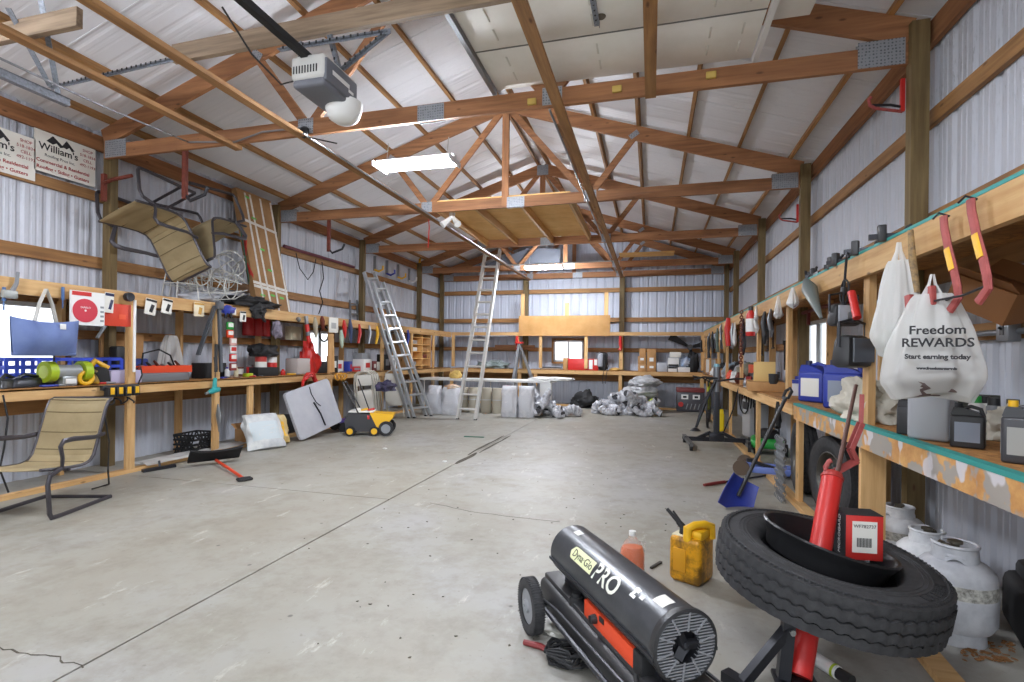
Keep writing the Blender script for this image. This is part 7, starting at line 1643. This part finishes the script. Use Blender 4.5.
# packets hung one above another on the second left stud
for i, (v, m_, l) in enumerate(((322, GRN, 'green'), (330, ORG, 'orange'), (338, mat('pink_pack', '#d8a8a0', .5), 'pink'), (346, WHT, 'white'), (354, RED, 'red and white'), (363, mat('maroon_pack', '#8c3434', .5), 'maroon'))):
    p = at(233 if i > 1 else 230, v, x=-5.33)
    t = T('hang_packet', '%s packet in the column of packets right of the second left stud' % l, 'packet', p, R(90), 'column of packets by the second left stud'); b = B(); b.box((0, 0, -.05), (.11, .03, .1), None, .01); pk = t.part('pack', b, m_); b = B(); b.box((0, -.016, -.04), (.08, .003, .05)); t.part('print', b, PAPER if m_ != WHT else RED, pk)
p = at(228, 306, x=-5.3); t = T('glove_pair', 'blue patterned gloves hanging right of the second left stud', 'gloves', p, R(90), None); b = B(); b.blob((0, 0, -.05), (.1, .03, .06), 4, .4, 2, 3); t.part('cuff', b, BLU); b = B(); b.tube([(-.02, 0, -.08), (-.04, 0, -.16)], .02, 6); b.tube([(.03, 0, -.08), (.06, 0, -.15)], .02, 6); t.part('fingers', b, DBLK)
# long pole tools hanging at the studs of the end of the left rail
for i, (y, c) in enumerate(((8.6, RED), (8.95, GMET), (9.25, YEL), (10.2, GRYP), (10.6, BLU))):
    b = B(); b.tube([(-5.32, y, 1.86), (-5.31, y+.02, 1.7), (-5.32, y-.03, 1.5)], [.02, .04, .025], 8, flat=.4); one('hand_tool', b, c, '%s tool on the left rail %s' % (['red', 'grey', 'yellow', 'pale grey', 'blue'][i], ['after the notice', 'second after the notice', 'third after the notice', 'behind the ladder rails', 'past the ladders'][i]), 'tool', 'tools hanging on the left rail')
# right bench: bottles and jars between the floodlights and the corner
for i, (y, w_) in enumerate(((4.0, 'behind the white cloth bag'), (4.35, 'behind the nearer blue jug'), (5.2, 'behind the farther blue jug'), (5.75, 'beside the small carton'), (6.1, 'under the right window'), (6.5, 'before the yellowish carton'))):
    for j in range(2):
        k, m1, m2, l = kinds[(i*2+j+1) % 5]; (tin if k == 'tin' else jar)('%s on the right bench, %s' % (l, w_), (1.74-.08*j, y+.12*j, zr), .05, .15+.04*j, m1, m2, 'cans and jars at the back of the right bench')
for i, (y, m_, l) in enumerate(((7.75, GMET, 'grey motor part'), (8.55, RUST, 'rusty motor part'), (9.05, WHT, 'white cloth roll'), (9.5, ORG, 'orange tool bag'), (10.05, GMET, 'grey machine part'), (10.9, KRAFT, 'tan parcel'), (11.9, WHT, 'white parcel'))):
    heap('bench_part', l+' on the far right bench '+['near the saw', 'before the tool bags', 'behind the mast', 'second behind the mast', 'past the bicycle', 'near the corner', 'in the corner'][i], 'part', (1.34, y, zr), (.1, .14, .11), m_, i+20, amp=.4, group='parts on the far right bench')
for i, (y, z0, L, m_, l) in enumerate(((5.9, 1.82, .3, GMET, 'steel hook'), (6.2, 1.82, .36, BLK, 'black strap'), (6.65, 1.82, .22, WHT, 'white packet'), (7.55, 1.84, .5, BMET, 'dark chain'), (8.5, 1.84, .4, GMET, 'grey trowel'), (9.1, 1.84, .35, BLK, 'black snips'), (9.4, 1.84, .45, mat('wood_handle', '#b48a54', .6), 'wooden handle'), (10.4, 1.84, .3, RED, 'red snips'), (11.2, 1.84, .45, BLK, 'black saw'), (11.8, 1.84, .4, GMET, 'grey saw'))):
    b = B(); b.tube([(1.2, y, z0), (1.19, y+.02, z0-L*.35), (1.2, y-.03, z0-L*.75), (1.2, y, z0-L)], [.012, .03, .03, .012], 8, flat=.5); one('hand_tool', b, m_, '%s hanging from the right rail %s' % (l, ['by the clear bags', 'beyond the clear bags', 'before the red bottle', 'past the red bottle', 'before the rusty chain', 'past the rusty chain', 'over the mast top', 'beyond the mast', 'toward the corner', 'near the corner'][i]), 'tool', 'tools hanging on the far right rail')
# upper right shelf and the far left shelf carry a few cartons
for i, (y, d, l) in enumerate(((9.0, (.3, .4, .16), 'low tan carton on the upper right shelf'), )):
    pass
b = B()
for k in range(90):
    p = at(rnd.uniform(300, 700), rnd.uniform(430, 660), z=0); s_ = rnd.uniform(.004, .011); a = rnd.uniform(0, PI); b.prism([(-s_, 0), (0, s_*.6), (s_*.9, .002), (.1*s_, -s_*.7)], .0, .003, TR((p.x, p.y, .0005), a))
one('floor_grit', b, mat('grit', '#5c564c', .9), 'scattered dark grit and crumbs on the open concrete floor', 'grit', kind='stuff')
# ================================================================ camera and view
cd = bpy.data.cameras.new('camera'); cam = bpy.data.objects.new('camera', cd); COL.objects.link(cam); SC.camera = cam
cd.sensor_fit = 'HORIZONTAL'; cd.sensor_width = 36; cd.lens = 36*F/1024; cd.shift_y = SY/1024; cd.clip_start = .05; cd.clip_end = 200
r = V((math.cos(YAW), math.sin(YAW), 0)); f = V((-math.sin(YAW), math.cos(YAW), 0)); u = V((0, 0, 1))
r2 = r*math.cos(ROLL)+u*math.sin(ROLL); u2 = u*math.cos(ROLL)-r*math.sin(ROLL)
X = M((r2, u2, -f)).transposed().to_4x4(); X.translation = (0, 0, HC); cam.matrix_world = X
SC.view_settings.view_transform = 'Standard'; SC.view_settings.look = 'None'; SC.view_settings.gamma = 1
SC.view_settings.use_curve_mapping = False; SC.view_settings.exposure = 0
SC.cycles.use_denoising = True; SC.cycles.max_bounces = 8; SC.cycles.diffuse_bounces = 5; SC.cycles.transparent_max_bounces = 12
SC.cycles.sample_clamp_indirect = 6; SC.cycles.caustics_reflective = False; SC.cycles.caustics_refractive = False
